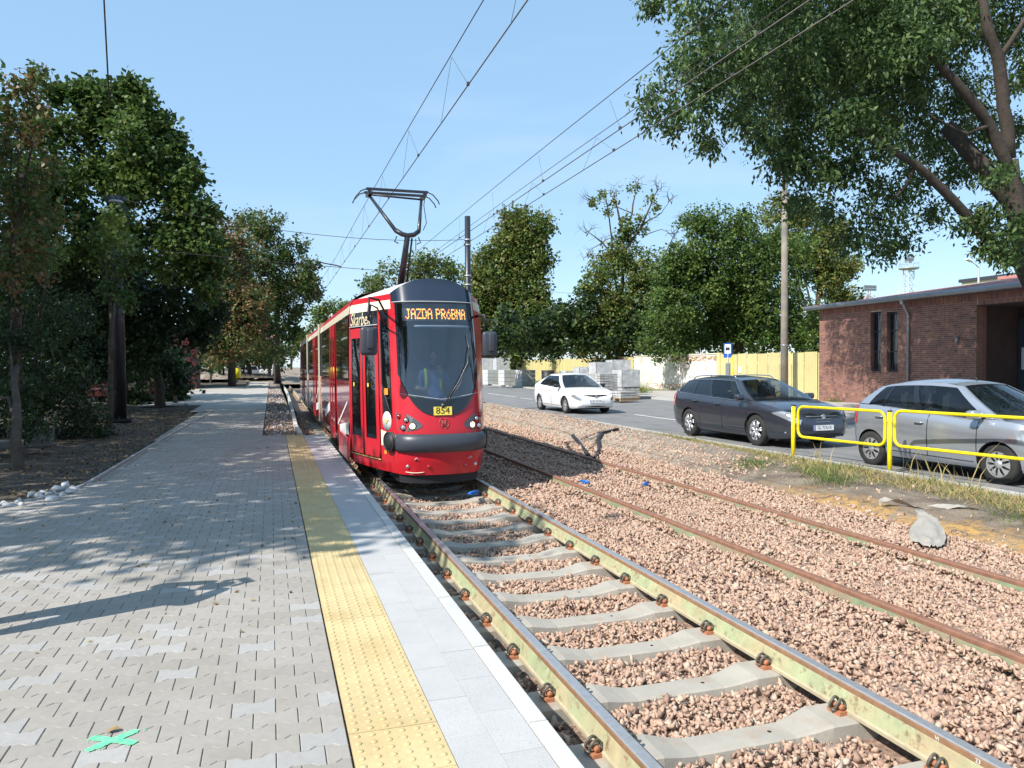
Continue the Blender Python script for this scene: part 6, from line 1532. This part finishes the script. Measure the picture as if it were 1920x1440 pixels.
# ============================================================ TREES
DM=5.2; NL=[0]
def leaves(name,clumps,leaf,dens,mats,parent=None,prob=None,twig=7,droop=.35,aspect=.55,spread=None,**k):
    """clumps: (centre, radius); every leaf is a small folded quad, grouped in twigs"""
    C_=[];
    for c,r in clumps:
        n=max(8,int(DM*dens*r*r/(leaf*leaf)/twig)); NL[0]+=n*twig; u=RNG.normal(size=(n,3)); u/=np.linalg.norm(u,axis=1,keepdims=True)
        rr=r*RNG.uniform(.35,1.0,n)**.5*RNG.choice([1,1,1,1.12],n); p=np.array(c)+u*rr[:,None]*np.array([1,1,.85]); C_.append(np.concatenate([p,u],1))
    C_=np.concatenate(C_); n=len(C_); C=C_[:,:3]; U=C_[:,3:]
    T=RNG.normal(size=(n,3))*.5+U; T/=np.linalg.norm(T,axis=1,keepdims=True)          # twig direction
    sp=leaf*1.1 if spread is None else spread
    idx=np.repeat(np.arange(n),twig); m=len(idx)
    j=RNG.normal(size=(m,3)); base=C[idx]+T[idx]*(RNG.uniform(-1,1,m)*sp*1.6)[:,None]+j*sp*.45
    d=T[idx]*.5+RNG.normal(size=(m,3))*.75; d[:,2]-=droop; d/=np.linalg.norm(d,axis=1,keepdims=True)
    s=np.cross(d,RNG.normal(size=(m,3))*.6+np.array([0,0,1.])); s/=np.maximum(np.linalg.norm(s,axis=1,keepdims=True),1e-6)
    L_=leaf*RNG.uniform(.65,1.2,m)[:,None]; nrm=np.cross(s,d)
    V=np.stack([base,base+d*L_*.45+s*L_*aspect*.5+nrm*L_*.06,base+d*L_,base+d*L_*.45-s*L_*aspect*.5+nrm*L_*.06],1).reshape(-1,3)
    F=np.arange(m*4).reshape(m,4)
    mi=np.repeat(RNG.choice(len(mats),n,p=prob),twig); fl=RNG.random(m)<.15; mi=np.where(fl,RNG.integers(0,len(mats),m),mi)
    return obj(name,mesh(name,V,F,mats,mi),parent,**k)
def pxclumps(lst,d,jit=1.2,sub=5,subr=.5):
    out=[]
    for t in lst:
        px,py,r=t[:3]; dd=d+(t[3] if len(t)>3 else 0)
        R_=r*dd/FPX
        for _ in range(sub):
            a=RNG.uniform(0,2*math.pi); q=RNG.uniform(0,1)**.5*(.88 if dd>24 else .7)*r
            out.append((tuple(P(px+q*math.cos(a),py+q*math.sin(a)*.9,dd+RNG.uniform(-1,1)*min(jit,R_*1.0+.3))),R_*subr*(RNG.uniform(.5,1.3) if dd>24 else RNG.uniform(.8,1.3))))
    return out
def limb(q,pts,r0,r1,n=8,wob=.04,mi=0):
    P_=[Vector(p) for p in pts]; out=[];
    for a,b in zip(P_[:-1],P_[1:]):
        for t in (0,.34,.67): out.append(a.lerp(b,t)+Vector(RNG.normal(size=3)*wob*(a-b).length*.3))
    out.append(P_[-1]); rs_=[lerp(r0,r1,i/(len(out)-1))*RNG.uniform(.93,1.07) for i in range(len(out))]; q.tube(out,rs_,n,mi)
def tree(base,label,lst,d,leaf,dens,mats,trunk_r,limbs=(),prob=None,sub=5,jit=1.5,subr=.5,cat='tree',name='tree',group=None,droop=.35,aspect=.55,bark=None,extra=(),auto=4,twig=7,core=1.6):
    T=empty(name,base,label=label,cat=cat,group=group); cl=pxclumps(lst,d,jit,sub,subr)+list(extra)
    cl=[(tuple(Vector(c)-Vector(base)),r) for c,r in cl]
    far=d>24
    leaves('crown',[(c,r*1.12) for c,r in cl] if far else cl,leaf*(1.1 if far else 1),dens,mats,T,prob,droop=droop,aspect=max(aspect,.85) if far else aspect,twig=twig)
    if core and far: leaves('inner_foliage',[(c,r*.62) for c,r in (cl[:len(cl)-len(extra)] if extra else cl)],leaf*1.6,core,[mats[1] if len(mats)>1 else mats[0],LD_[2]],T,None,droop=.2,aspect=.9,twig=3)  # big darker leaves added so crown interiors hold deep shade in their colour
    q=MB(); cen=sum((Vector(c) for c,r in cl),Vector())/len(cl); top=Vector((cen.x*.7,cen.y*.7,cen.z))
    limb(q,[(0,0,-.3),(cen.x*.15,cen.y*.15,cen.z*.45),top],trunk_r,trunk_r*.45,10)
    for i in range(auto):
        c,r=cl[int(RNG.integers(0,len(cl)))]; t=RNG.uniform(.35,.9); s=Vector((0,0,0)).lerp(top,t); limb(q,[s,s.lerp(Vector(c),.5)+Vector((0,0,.2)),c],trunk_r*.4,trunk_r*.1,6)
    for pts,r0,r1 in limbs: limb(q,[Vector(p)-Vector(base) for p in pts],r0,r1,8)
    q.build('trunk',bark or M_bark,T); return T
def gp_(px,d,z=.1): p=P(px,690,d); return (p.x,p.y,z)
# the big ash on the right
lst=[(1232,185,48,-2),(1262,225,38,-2),(1285,130,55,-2),(1225,12,20,-1),(1325,60,60,-2),(1330,190,62,-1),(1325,268,30,-1),(1300,15,45,-2),(1395,110,80,-1),(1410,215,52,-1),(1425,252,30,-1),(1480,60,85,0),(1490,170,62,0),
 (1495,270,48,0),(1478,325,46,0),(1522,340,42,0),(1500,382,36,0),(1465,280,36,0),(1510,300,50,0),(1560,120,85,0),(1575,225,60,0),(1600,300,55,1),(1640,60,95,0),(1650,200,60,1),(1560,330,32,1),(1640,390,58,1),(1600,440,42,1),(1560,400,28,1),(1690,330,60,1),(1690,430,45,1),(1655,470,30,1),
 (1740,60,80,1),(1725,170,42,1),(1760,290,42,2),(1750,400,30,1),(1815,40,60,2),(1790,330,35,2),(1840,310,40,2),(1850,240,28,2),(1825,420,30,0),(1850,400,35,0),(1885,440,32,0),(1900,350,28,2),(1895,60,45,3),(1900,240,22,3),(1892,478,20,0),(1850,462,20,0),(1600,225,45,-1),(1570,240,40,-1),(1700,50,60,-1),(1745,100,34,-1),(1720,75,40,-1),(1660,270,34,-1),(1870,330,30,-1),(1910,430,30,-1),(1905,160,30,2),(1800,200,24,2)]
TB_=(21.2,14.6,.1); dd=19.5
ex=[((x,y,z),r) for x,y,z,r in ((12,16,12.2,2.0),(14.5,18,12.8,2.3),(17,17,13.4,2.5),(19.5,18.5,13.0,2.4),(21,15,13.5,2.5),(16,21,12,2.2),(18.5,22,11.5,2.2),(21.5,21,10.5,2.0),(10,15,11.5,1.6),(23,17,12,2.3),(13,20,11.3,1.8),(17.5,24,11.8,1.8),(15.5,23.5,12.4,1.7),(20,12,12,2.4),(23,11,11,2.2),(25,14,11,2.2),(19.5,20,9.2,1.2),(20.5,18,8.4,1.1))]
ex+=[((RNG.uniform(15,19.5),RNG.uniform(15.5,23.5),RNG.uniform(8.6,13)),RNG.uniform(1.0,1.6)) for _ in range(16)]
tree(TB_,'huge ash tree at the right whose leafy limbs hang over the road and wires',lst,dd,.17,5.0,LA,.42,limbs=(
 ([TB_,P(1965,600,20.4),P(1922,500,20),P(1906,400,19.8),P(1893,300,19.6)],.30,.20),
 ([P(1893,300,19.6),P(1882,200,19.4),P(1872,110,19.2),P(1852,50,19),P(1838,-30,19)],.17,.10),
 ([P(1896,330,19.6),P(1858,235,19.3),P(1815,180,19),P(1770,130,18.8),P(1738,100,18.6),P(1690,40,18.4)],.16,.06),
 ([P(1925,500,20),P(1880,478,19.8),P(1835,430,19.6),P(1795,385,19.4),P(1765,352,19.2),P(1730,318,19),P(1690,292,18.8),P(1640,264,18.5),P(1590,232,18.4)],.17,.05),
 ([P(1715,310,19),P(1700,345,19),P(1675,375,19)],.05,.03),([P(1858,235,19.3),P(1810,250,19),P(1740,215,18.8)],.05,.02),
 ([P(1872,110,19.2),P(1900,70,19),P(1925,30,19)],.08,.05)),sub=7,jit=1.3,subr=.46,droop=.75,aspect=.42,extra=ex,bark=M_barkp,auto=0)
# trees behind the fence
tree(gp_(965,90),'tall broad-crowned tree with yellowing leaves just right of the black mast',[(962,440,56),(990,425,40),(950,560,60),(985,620,50),(945,470,45),(930,520,58),(1000,490,35),(980,540,60),(1012,555,28),(960,600,70),(905,590,45),(1005,620,50),(905,640,40),(950,650,45),(890,530,25),(965,480,50),(1015,500,28),(1005,450,22),(1025,600,38),(900,570,34),(925,490,32),(965,400,24)],86,.30,2.6,[LG[0],LY[0],LG[2],LY[2]],.5,sub=8,prob=[.35,.3,.25,.1])
tree(gp_(1045,76),'dark bushy shrub mass between two tall trees above the yellow fence',[(1045,600,30),(1060,630,34),(1030,650,30),(1080,650,24),(1010,655,22)],76,.24,3.0,LG,.2,prob=[.3,.6,.1],cat='shrub',name='shrub')
T2l=[(1150,560,58),(1112,590,48),(1205,590,62),(1160,500,34),(1190,480,32),(1235,560,40),(1100,540,18),(1150,630,60),(1220,640,50),(1180,440,20),(1095,630,36),(1160,530,55),(1130,560,45),(1210,520,40),(1250,600,40),(1080,600,30),(1175,470,34),(1140,610,60)]
T2t=[(1158,372,13),(1190,352,14),(1218,372,12),(1128,368,10),(1140,398,8),(1203,405,12),(1172,420,14),(1115,385,8),(1235,390,8),(1265,460,8),(1210,430,10)]
b2=gp_(1165,66)
tree(b2,'half bare tree with thin dead top branches rising above the fence',T2l,62,.2,2.6,[LY[0],LG[0],LY[2],LG[2]],.35,prob=[.35,.35,.1,.2],sub=6,extra=[x for t in T2t for x in pxclumps([t],62,.5,2,.55)],limbs=(
 ([b2,P(1165,560,62),P(1168,450,62),P(1160,400,62),P(1150,365,62)],.2,.03),([P(1168,450,62),P(1185,400,62),P(1192,350,62)],.12,.03),([P(1172,470,62),P(1205,420,62),P(1225,370,62),P(1235,352,62)],.12,.02),
 ([P(1165,500,62),P(1130,455,62),P(1110,440,62),P(1103,435,62)],.08,.02),([P(1205,560,62),P(1240,490,62),P(1262,445,62),P(1280,415,62)],.09,.015),([P(1240,490,62),P(1262,480,62),P(1290,470,62)],.05,.015),([P(1205,420,62),P(1240,400,62),P(1256,375,62)],.05,.015),([P(1185,400,62),P(1150,385,62),P(1112,375,62)],.05,.015),([P(1130,455,62),P(1112,465,62),P(1100,480,62)],.04,.015),([P(1210,440,62),P(1240,430,62),P(1262,440,62)],.04,.01)))
q=MB(); ends=[(1150,365),(1192,350),(1235,352),(1103,435),(1280,415),(1290,470),(1256,375),(1112,375),(1100,480),(1262,440),(1168,450),(1130,455),(1240,490),(1205,420)]
for px,py in ends:
    for k in range(6):
        a=RNG.uniform(-math.pi*.95,-.05*math.pi); l=RNG.uniform(14,34); p0=P(px+RNG.uniform(-5,5),py+RNG.uniform(-3,10),62); p1=P(px+math.cos(a)*l*.55,py+math.sin(a)*l*.5,62+RNG.uniform(-.5,.5)); p2=P(px+math.cos(a+.3)*l,py+math.sin(a+.3)*l*.9,62+RNG.uniform(-.8,.8))
        q.tube([p0,p1,p2],[.03,.018,.008],4); q.tube([p1,P(px+math.cos(a-.6)*l*.95,py+math.sin(a-.6)*l*.8,62)],[.014,.006],3)
tw_par=[o for o in bpy.data.objects if o.get('label','').startswith('half bare tree')][0]
tw=q.build('twigs',M_bark,tw_par); tw.location=-tw_par.location
tree(gp_(1390,52),'large dense green maple filling the middle behind the bus stop sign',[(1305,455,54),(1350,440,58),(1380,540,70),(1300,540,60),(1260,620,44),(1440,560,60),(1280,500,40),(1250,545,35),(1345,520,70),(1420,450,50),(1425,530,70),(1300,590,60),(1390,600,70),(1470,590,60),(1240,610,38),(1225,645,30),(1280,650,30),(1350,650,35),(1430,650,35),(1500,640,40),(1480,520,44),(1260,500,34),(1385,480,60),(1450,470,45),(1310,530,60),(1240,570,40),(1490,470,40),(1345,600,60),(1400,420,34),(1300,425,30),(1560,600,40)],50,.17,2.6,LG,.4,prob=[.55,.2,.25],sub=6)
tree(gp_(1530,56),'pale yellow-green birch behind the concrete pole beside the brick building',[(1465,405,38),(1520,410,36),(1555,440,34),(1575,490,30),(1580,540,28),(1545,520,45),(1500,470,45),(1550,590,38),(1520,640,38),(1570,620,28),(1440,430,34),(1500,430,44),(1545,450,40),(1475,390,24),(1570,430,26),(1585,560,34),(1530,500,50),(1560,640,30),(1600,500,20)],56,.16,2.6,[LG[2],LY[0],LY[2]],.3,prob=[.45,.35,.2],sub=7,droop=.9)
tree(gp_(800,100),'bright green treetops showing behind the tram roof',[(760,515,42),(805,500,35),(840,515,34),(715,540,28),(870,520,25),(690,560,22)],98,.3,2.6,[LG[2],LG[0],LY[0]],.4)
tree(gp_(625,130),'distant light green tree above the tail of the tram',[(590,600,26),(615,590,24),(640,580,20),(665,570,18),(570,620,20)],125,.35,2.6,[LG[2],LG[0],LY[0]],.4)
tree(gp_(545,160),'small far tree in front of the apartment block',[(545,640,14),(556,630,12),(540,660,14),(556,655,14),(566,640,10)],150,.35,2.6,[LG[2],LG[0],LY[0]],.3)
# avenue trees at the left
tree(gp_(435,62,.3),'mid-distance tree with rust-brown patches at the end of the path',[(425,430,38),(400,500,40),(415,640,44),(460,550,44),(400,470,34),(450,470,42),(440,530,55),(400,560,42),(430,610,50),(395,620,35),(470,590,45),(480,640,40),(420,660,30)],58,.2,2.8,[LB[0],LB[1],LY[1]],.35,prob=[.3,.3,.4],sub=6)
tree(gp_(520,70,.3),'dark green avenue tree leaning over the tram line left of the wires',[(470,425,36),(455,500,50),(500,540,50),(550,540,40),(480,640,50),(580,510,26),(510,440,38),(495,480,40),(540,470,30),(555,510,35),(575,540,24),(592,548,12),(530,560,45),(560,585,20),(510,620,45),(545,625,18),(470,560,30)],64,.2,2.8,[LG[1],LY[1],LB[1],LY[2]],.35,prob=[.35,.4,.15,.1],sub=6)
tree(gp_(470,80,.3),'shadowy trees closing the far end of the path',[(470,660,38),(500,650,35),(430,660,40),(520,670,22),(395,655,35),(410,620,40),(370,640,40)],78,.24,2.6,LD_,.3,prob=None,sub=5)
# big maple behind the left mast
bL=gp_(215,29)
exL=[((-11,20,9),2.4),((-11,24,10),2.6),((-10,28,9.5),2.4),((-12,17,8.5),2.4),((-9.5,22,10.5),1.8)]
tree(bL,'tall green maple behind the black mast left of the platform',[(115,250,38),(160,225,42),(205,215,36),(252,205,32),(280,235,34),(150,290,60),(230,280,60),(300,290,42),(335,320,35),(120,360,70),(200,360,75),(290,370,65),(350,390,42),(375,430,30),(130,450,70),(220,450,80),(310,470,70),(370,480,40),(385,540,32),(85,330,50),(70,420,60),(60,240,34),(400,500,24),(345,350,34),(180,200,24),(105,172,13),(140,172,11),(166,166,12),(213,182,12),(243,163,13),(240,178,14),(268,180,12),(303,228,14),(332,272,14),(358,332,15),(388,402,16),(402,470,18)],27,.15,3.3,LG,.3,prob=[.45,.3,.25],sub=7,extra=exL,droop=.5,aspect=.7)
tree(gp_(300,33),'lower dark branches of maples behind the mast reaching toward the path',[(330,540,60),(380,580,38),(270,570,70),(180,560,80),(90,560,80),(350,630,45),(300,650,60),(230,650,60),(160,660,60),(395,600,22),(100,680,60)],30,.15,3.0,LD_,.25,sub=6,aspect=.7)
tree(gp_(20,15.5),'rust-tinted near tree cut by the left edge of the view',[(45,175,26),(70,140,14),(25,215,34),(75,210,22),(60,250,28),(15,280,40),(90,330,30),(40,350,55),(95,400,40),(30,430,60),(80,480,45),(20,520,55)],14.5,.115,3.0,[LB[0],LB[1],LG[1],LY[1]],.14,prob=[.2,.25,.33,.22],sub=6,jit=.8,aspect=.65,droop=.5)
tree(gp_(60,19),'light green maple sprays catching the sun low in the dark trees',[(45,450,18),(70,490,22),(95,470,12),(25,500,16),(205,410,10),(215,450,14)],17,.12,2.2,[LG[2],LG[0],LG[2]],.05,sub=4,aspect=.7,auto=0,core=0)
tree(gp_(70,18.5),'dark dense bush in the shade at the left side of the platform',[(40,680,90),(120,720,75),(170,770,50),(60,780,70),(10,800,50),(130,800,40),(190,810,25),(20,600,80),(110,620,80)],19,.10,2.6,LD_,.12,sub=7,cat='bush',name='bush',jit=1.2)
tree(gp_(280,45),'shaded shrubs around the half hidden red car',[(270,680,40),(310,735,22),(240,720,40),(335,745,10),(280,650,50)],38,.14,2.4,LD_,.1,cat='bush',name='bush',sub=5)
tree(gp_(395,68,.4),'sunlit shrub under the trees behind the rubble at the path end',[(385,640,28),(410,660,22),(400,680,16),(372,670,14)],66,.17,2.4,LG,.1,cat='bush',name='bush',sub=4)
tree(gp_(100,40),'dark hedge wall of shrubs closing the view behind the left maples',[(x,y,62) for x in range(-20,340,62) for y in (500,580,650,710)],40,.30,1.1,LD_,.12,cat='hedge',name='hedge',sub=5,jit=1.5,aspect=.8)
tree(gp_(420,90),'distant dark hedge line under the avenue trees beyond the path',[(x,665,26) for x in range(330,500,30)]+[(x,640,28) for x in range(345,480,34)],88,.38,1.2,LD_,.15,cat='hedge',name='hedge',sub=4,aspect=.8)
tree(gp_(1250,62),'continuous dark shrub belt right behind the fence and white wall',[(x,640,30) for x in range(890,1560,34)]+[(x,606+8*((x//7)%3),30) for x in range(900,1590,46)]+[(1060,585,26),(1270,570,34),(1090,575,24),(1240,600,34)],60,.26,1.3,LD_+[LG[0]],.12,cat='hedge',name='hedge',sub=4,aspect=.8)
tree(gp_(205,21.6),'leafy maple sprays hanging in front of the left mast',[(215,430,30),(235,455,26),(190,450,24),(225,500,26),(205,540,22),(232,400,14),(240,560,20)],21.6,.14,2.6,[LG[0],LG[1],LD_[2]],.08,sub=5,aspect=.7,jit=.4,auto=1,core=0)
tree(gp_(330,36),'dark undergrowth at the foot of the thicket by the slatted enclosure',[(320,690,34),(345,720,16),(290,700,34),(250,740,24),(300,640,34)],34,.16,2.6,LD_,.1,cat='bush',name='bush',sub=5)
tree(gp_(25,12.6),'low dark foliage hiding the trunk at the far left edge',[(15,640,46),(50,720,44),(10,760,44),(60,800,30),(20,560,40),(65,640,36)],14.8,.10,2.6,LD_,.1,cat='bush',name='bush',sub=6,jit=.5)
# trees standing left of the view, whose shade falls on the platform
offs=[(-8.0,6.6,9.2,'a'),(-8.6,10.6,9.8,'b'),(-9.0,14.6,10,'c')]
for i,(x,y,h,_) in enumerate(offs):
    cl=[]
    for k in range(44):
        a=RNG.uniform(0,6.28); r=RNG.uniform(0,1)**.5*2.6; cl.append(((x+r*math.cos(a)+.5,y+r*math.sin(a),h-3.2+RNG.uniform(0,4.2)),RNG.uniform(.7,1.25)))
    cl=[c for c in cl if (c[0][0]+.947*(c[0][2]-.19)+c[1]<1.75 or c[0][1]+.414*(c[0][2]-.19)+c[1]<10.0) and c[0][1]+.414*(c[0][2]-.19)-c[1]>6.7 and c[0][0]+c[1]<-.29*c[0][1]-1.2]
    T=empty('tree',(x,y,.1),label='maple left of the view, %s in the row shading the platform'%('first','second','third')[i],cat='tree')
    leaves('crown',[(tuple(Vector(c)-T.location),r) for c,r in cl],.22,2.3,LG,T,aspect=.8); q=MB(); limb(q,[(0,0,-.2),(.2,0,3),(.4,.2,6.5)],.2,.08); 
    for k in range(min(4,len(cl))): limb(q,[(.3,.1,4),tuple(Vector(cl[k][0])-T.location)],.07,.03,6)
    q.build('trunk',M_bark,T)
for i,(x,y,h) in enumerate(((-13.5,12,12.5),(-14,19,13.5),(-13.5,26,14),(-13,33,13.5),(-12.5,41,13))):
    cl=[((x+RNG.uniform(-3,3),y+RNG.uniform(-3.2,3.2),h-RNG.uniform(0,8)),RNG.uniform(1.2,2.0)) for k in range(22)]
    T=empty('tree',(x,y,.1),label=('tall background maple nearest the camera, hidden left of the view','tall background maple hidden left of the view behind the near tree','dark tall maple deep behind the left thicket','dark tall maple behind the mast thicket, further back','last tall maple of the back row before the red hut')[i],cat='tree')
    leaves('crown',[(tuple(Vector(c)-T.location),r) for c,r in cl],.36,1.0,LD_,T,aspect=.8); q=MB(); limb(q,[(0,0,-.2),(.2,0,5),(.1,.2,10)],.3,.1); q.build('trunk',M_bark,T)
# ============================================================ GRASS
def grass(name,X,Y,Zf,h0,h1,mats,prob,label,lean=.5):
    n=len(X); Z=np.array([Zf(x,y) for x,y in zip(X,Y)]); b=np.stack([X,Y,Z-.01],-1); h=RNG.uniform(h0,h1,n)*RNG.choice([.6,1,1,1.6],n); a=RNG.uniform(0,6.28,n); w_=.003+h*.014
    side_=np.stack([np.cos(a)*w_,np.sin(a)*w_,np.zeros(n)],-1); dr=RNG.normal(size=(n,3))*lean; dr[:,2]=1; dr/=np.linalg.norm(dr,axis=1,keepdims=True); d2=dr.copy(); d2[:,:2]*=1.7
    V=np.stack([b-side_,b+side_,b+dr*h[:,None]*.55+side_*.7,b+dr*h[:,None]*.55-side_*.7,b+d2*h[:,None]*.95],1).reshape(-1,3)
    o5=(np.arange(n)*5)[:,None]; Q=(o5+np.array([0,1,2,3])); T_=(o5+np.array([3,2,4,4]))
    F=[list(x) for x in Q]+[list(x[:3]) for x in T_]; mi=RNG.choice(len(mats),n,p=prob)
    return obj(name,mesh(name,V,F,mats,np.concatenate([mi,mi])),None,kind='stuff',label=label,cat='grass')
n=42000; X=RNG.uniform(7.9,9.5,n); Y=RNG.uniform(4.2,17,n); v=np.array([mn.noise(Vector((x*1.4,y*1.1,3)))+.5*mn.noise(Vector((x*4,y*4,1))) for x,y in zip(X,Y)])
edge=8.35-.25*np.clip((9-Y)/4,0,1)+np.clip((Y-11)/4,0,.6); k=(X>edge+RNG.normal(0,.12,n))&((v>-.25)|(RNG.random(n)<.35)); X,Y,v=X[k],Y[k],v[k]
g=v>.42
grass('verge_grass',X[~g],Y[~g],h_bank,.03,.11,[M_straw,M_grass,M_litter],[.62,.26,.12],'dry straw-coloured grass along the kerb by the yellow railing',.8)
grass('verge_grass',X[g],Y[g],h_bank,.04,.13,[M_grass,M_straw,LG[2]],[.5,.25,.25],'greener grass patches along the kerb by the yellow railing',.7)
n=2600; c_=[(7.95,9.4),(8.2,10.1),(8.05,6.3),(8.3,6.0),(7.9,11.4)]; X=[];Y=[]
for cx,cy in c_: X.append(RNG.normal(cx,.16,n//5)); Y.append(RNG.normal(cy,.28,n//5))
grass('grass_tuft',np.concatenate(X),np.concatenate(Y),h_bank,.05,.15,[M_grass,LG[2],M_straw],[.6,.25,.15],'low green tufts growing out on the dirt bank',.9)
n=48; X=RNG.normal(9.25,.12,n); Y=np.concatenate([RNG.normal(9.1,.18,16),RNG.normal(8.35,.16,16),RNG.normal(11.6,.3,16)]); grass('dry_stalks',X,Y,h_bank,.25,.5,[M_straw],[1],'tall dry stalks standing in front of the silver car',.22)
n=5000; X=RNG.uniform(8.5,9.5,n); Y=RNG.uniform(17,42,n); k=X>8.9+.25*np.sin(Y*1.3); grass('verge_grass',X[k],Y[k],h_bank,.03,.09,[M_straw,M_grass],[.7,.3],'thin yellow grass along the near road edge further away',.9)
n=9000; X=RNG.uniform(19.3,24.5,n); Y=RNG.uniform(46,90,n); k=np.array([mn.noise(Vector((x*.5,y*.3,3))) for x,y in zip(X,Y)])>-.1; grass('verge_grass',X[k],Y[k],lambda x,y:.1,.06,.28,[M_grass,M_straw,LG[2]],[.45,.25,.3],'green verge grass around the pale block stacks',.7)
n=500; p=P(1193,712,47); X=RNG.normal(p.x,.35,n); Y=RNG.normal(p.y,.4,n); grass('weed_bush',X,Y,lambda x,y:.1,.2,.7,[LG[2],M_grass,M_straw],[.5,.3,.2],'leafy weed bush at the foot of the white wall',.5)
p=Vector((23.8,28.2,.1)); X=RNG.normal(p.x,.1,160); Y=RNG.normal(p.y,.25,160); grass('weed_bush',X,Y,lambda x,y:.1,.1,.3,[LG[2],M_grass],[.5,.5],'small green weed at the foot of the brick facade',.5)

print('leaves',NL[0]); print('tris',sum(sum(len(p.vertices)-2 for p in o.data.polygons) for o in COL.objects if o.type=='MESH' and len(o.data.polygons)>20000))
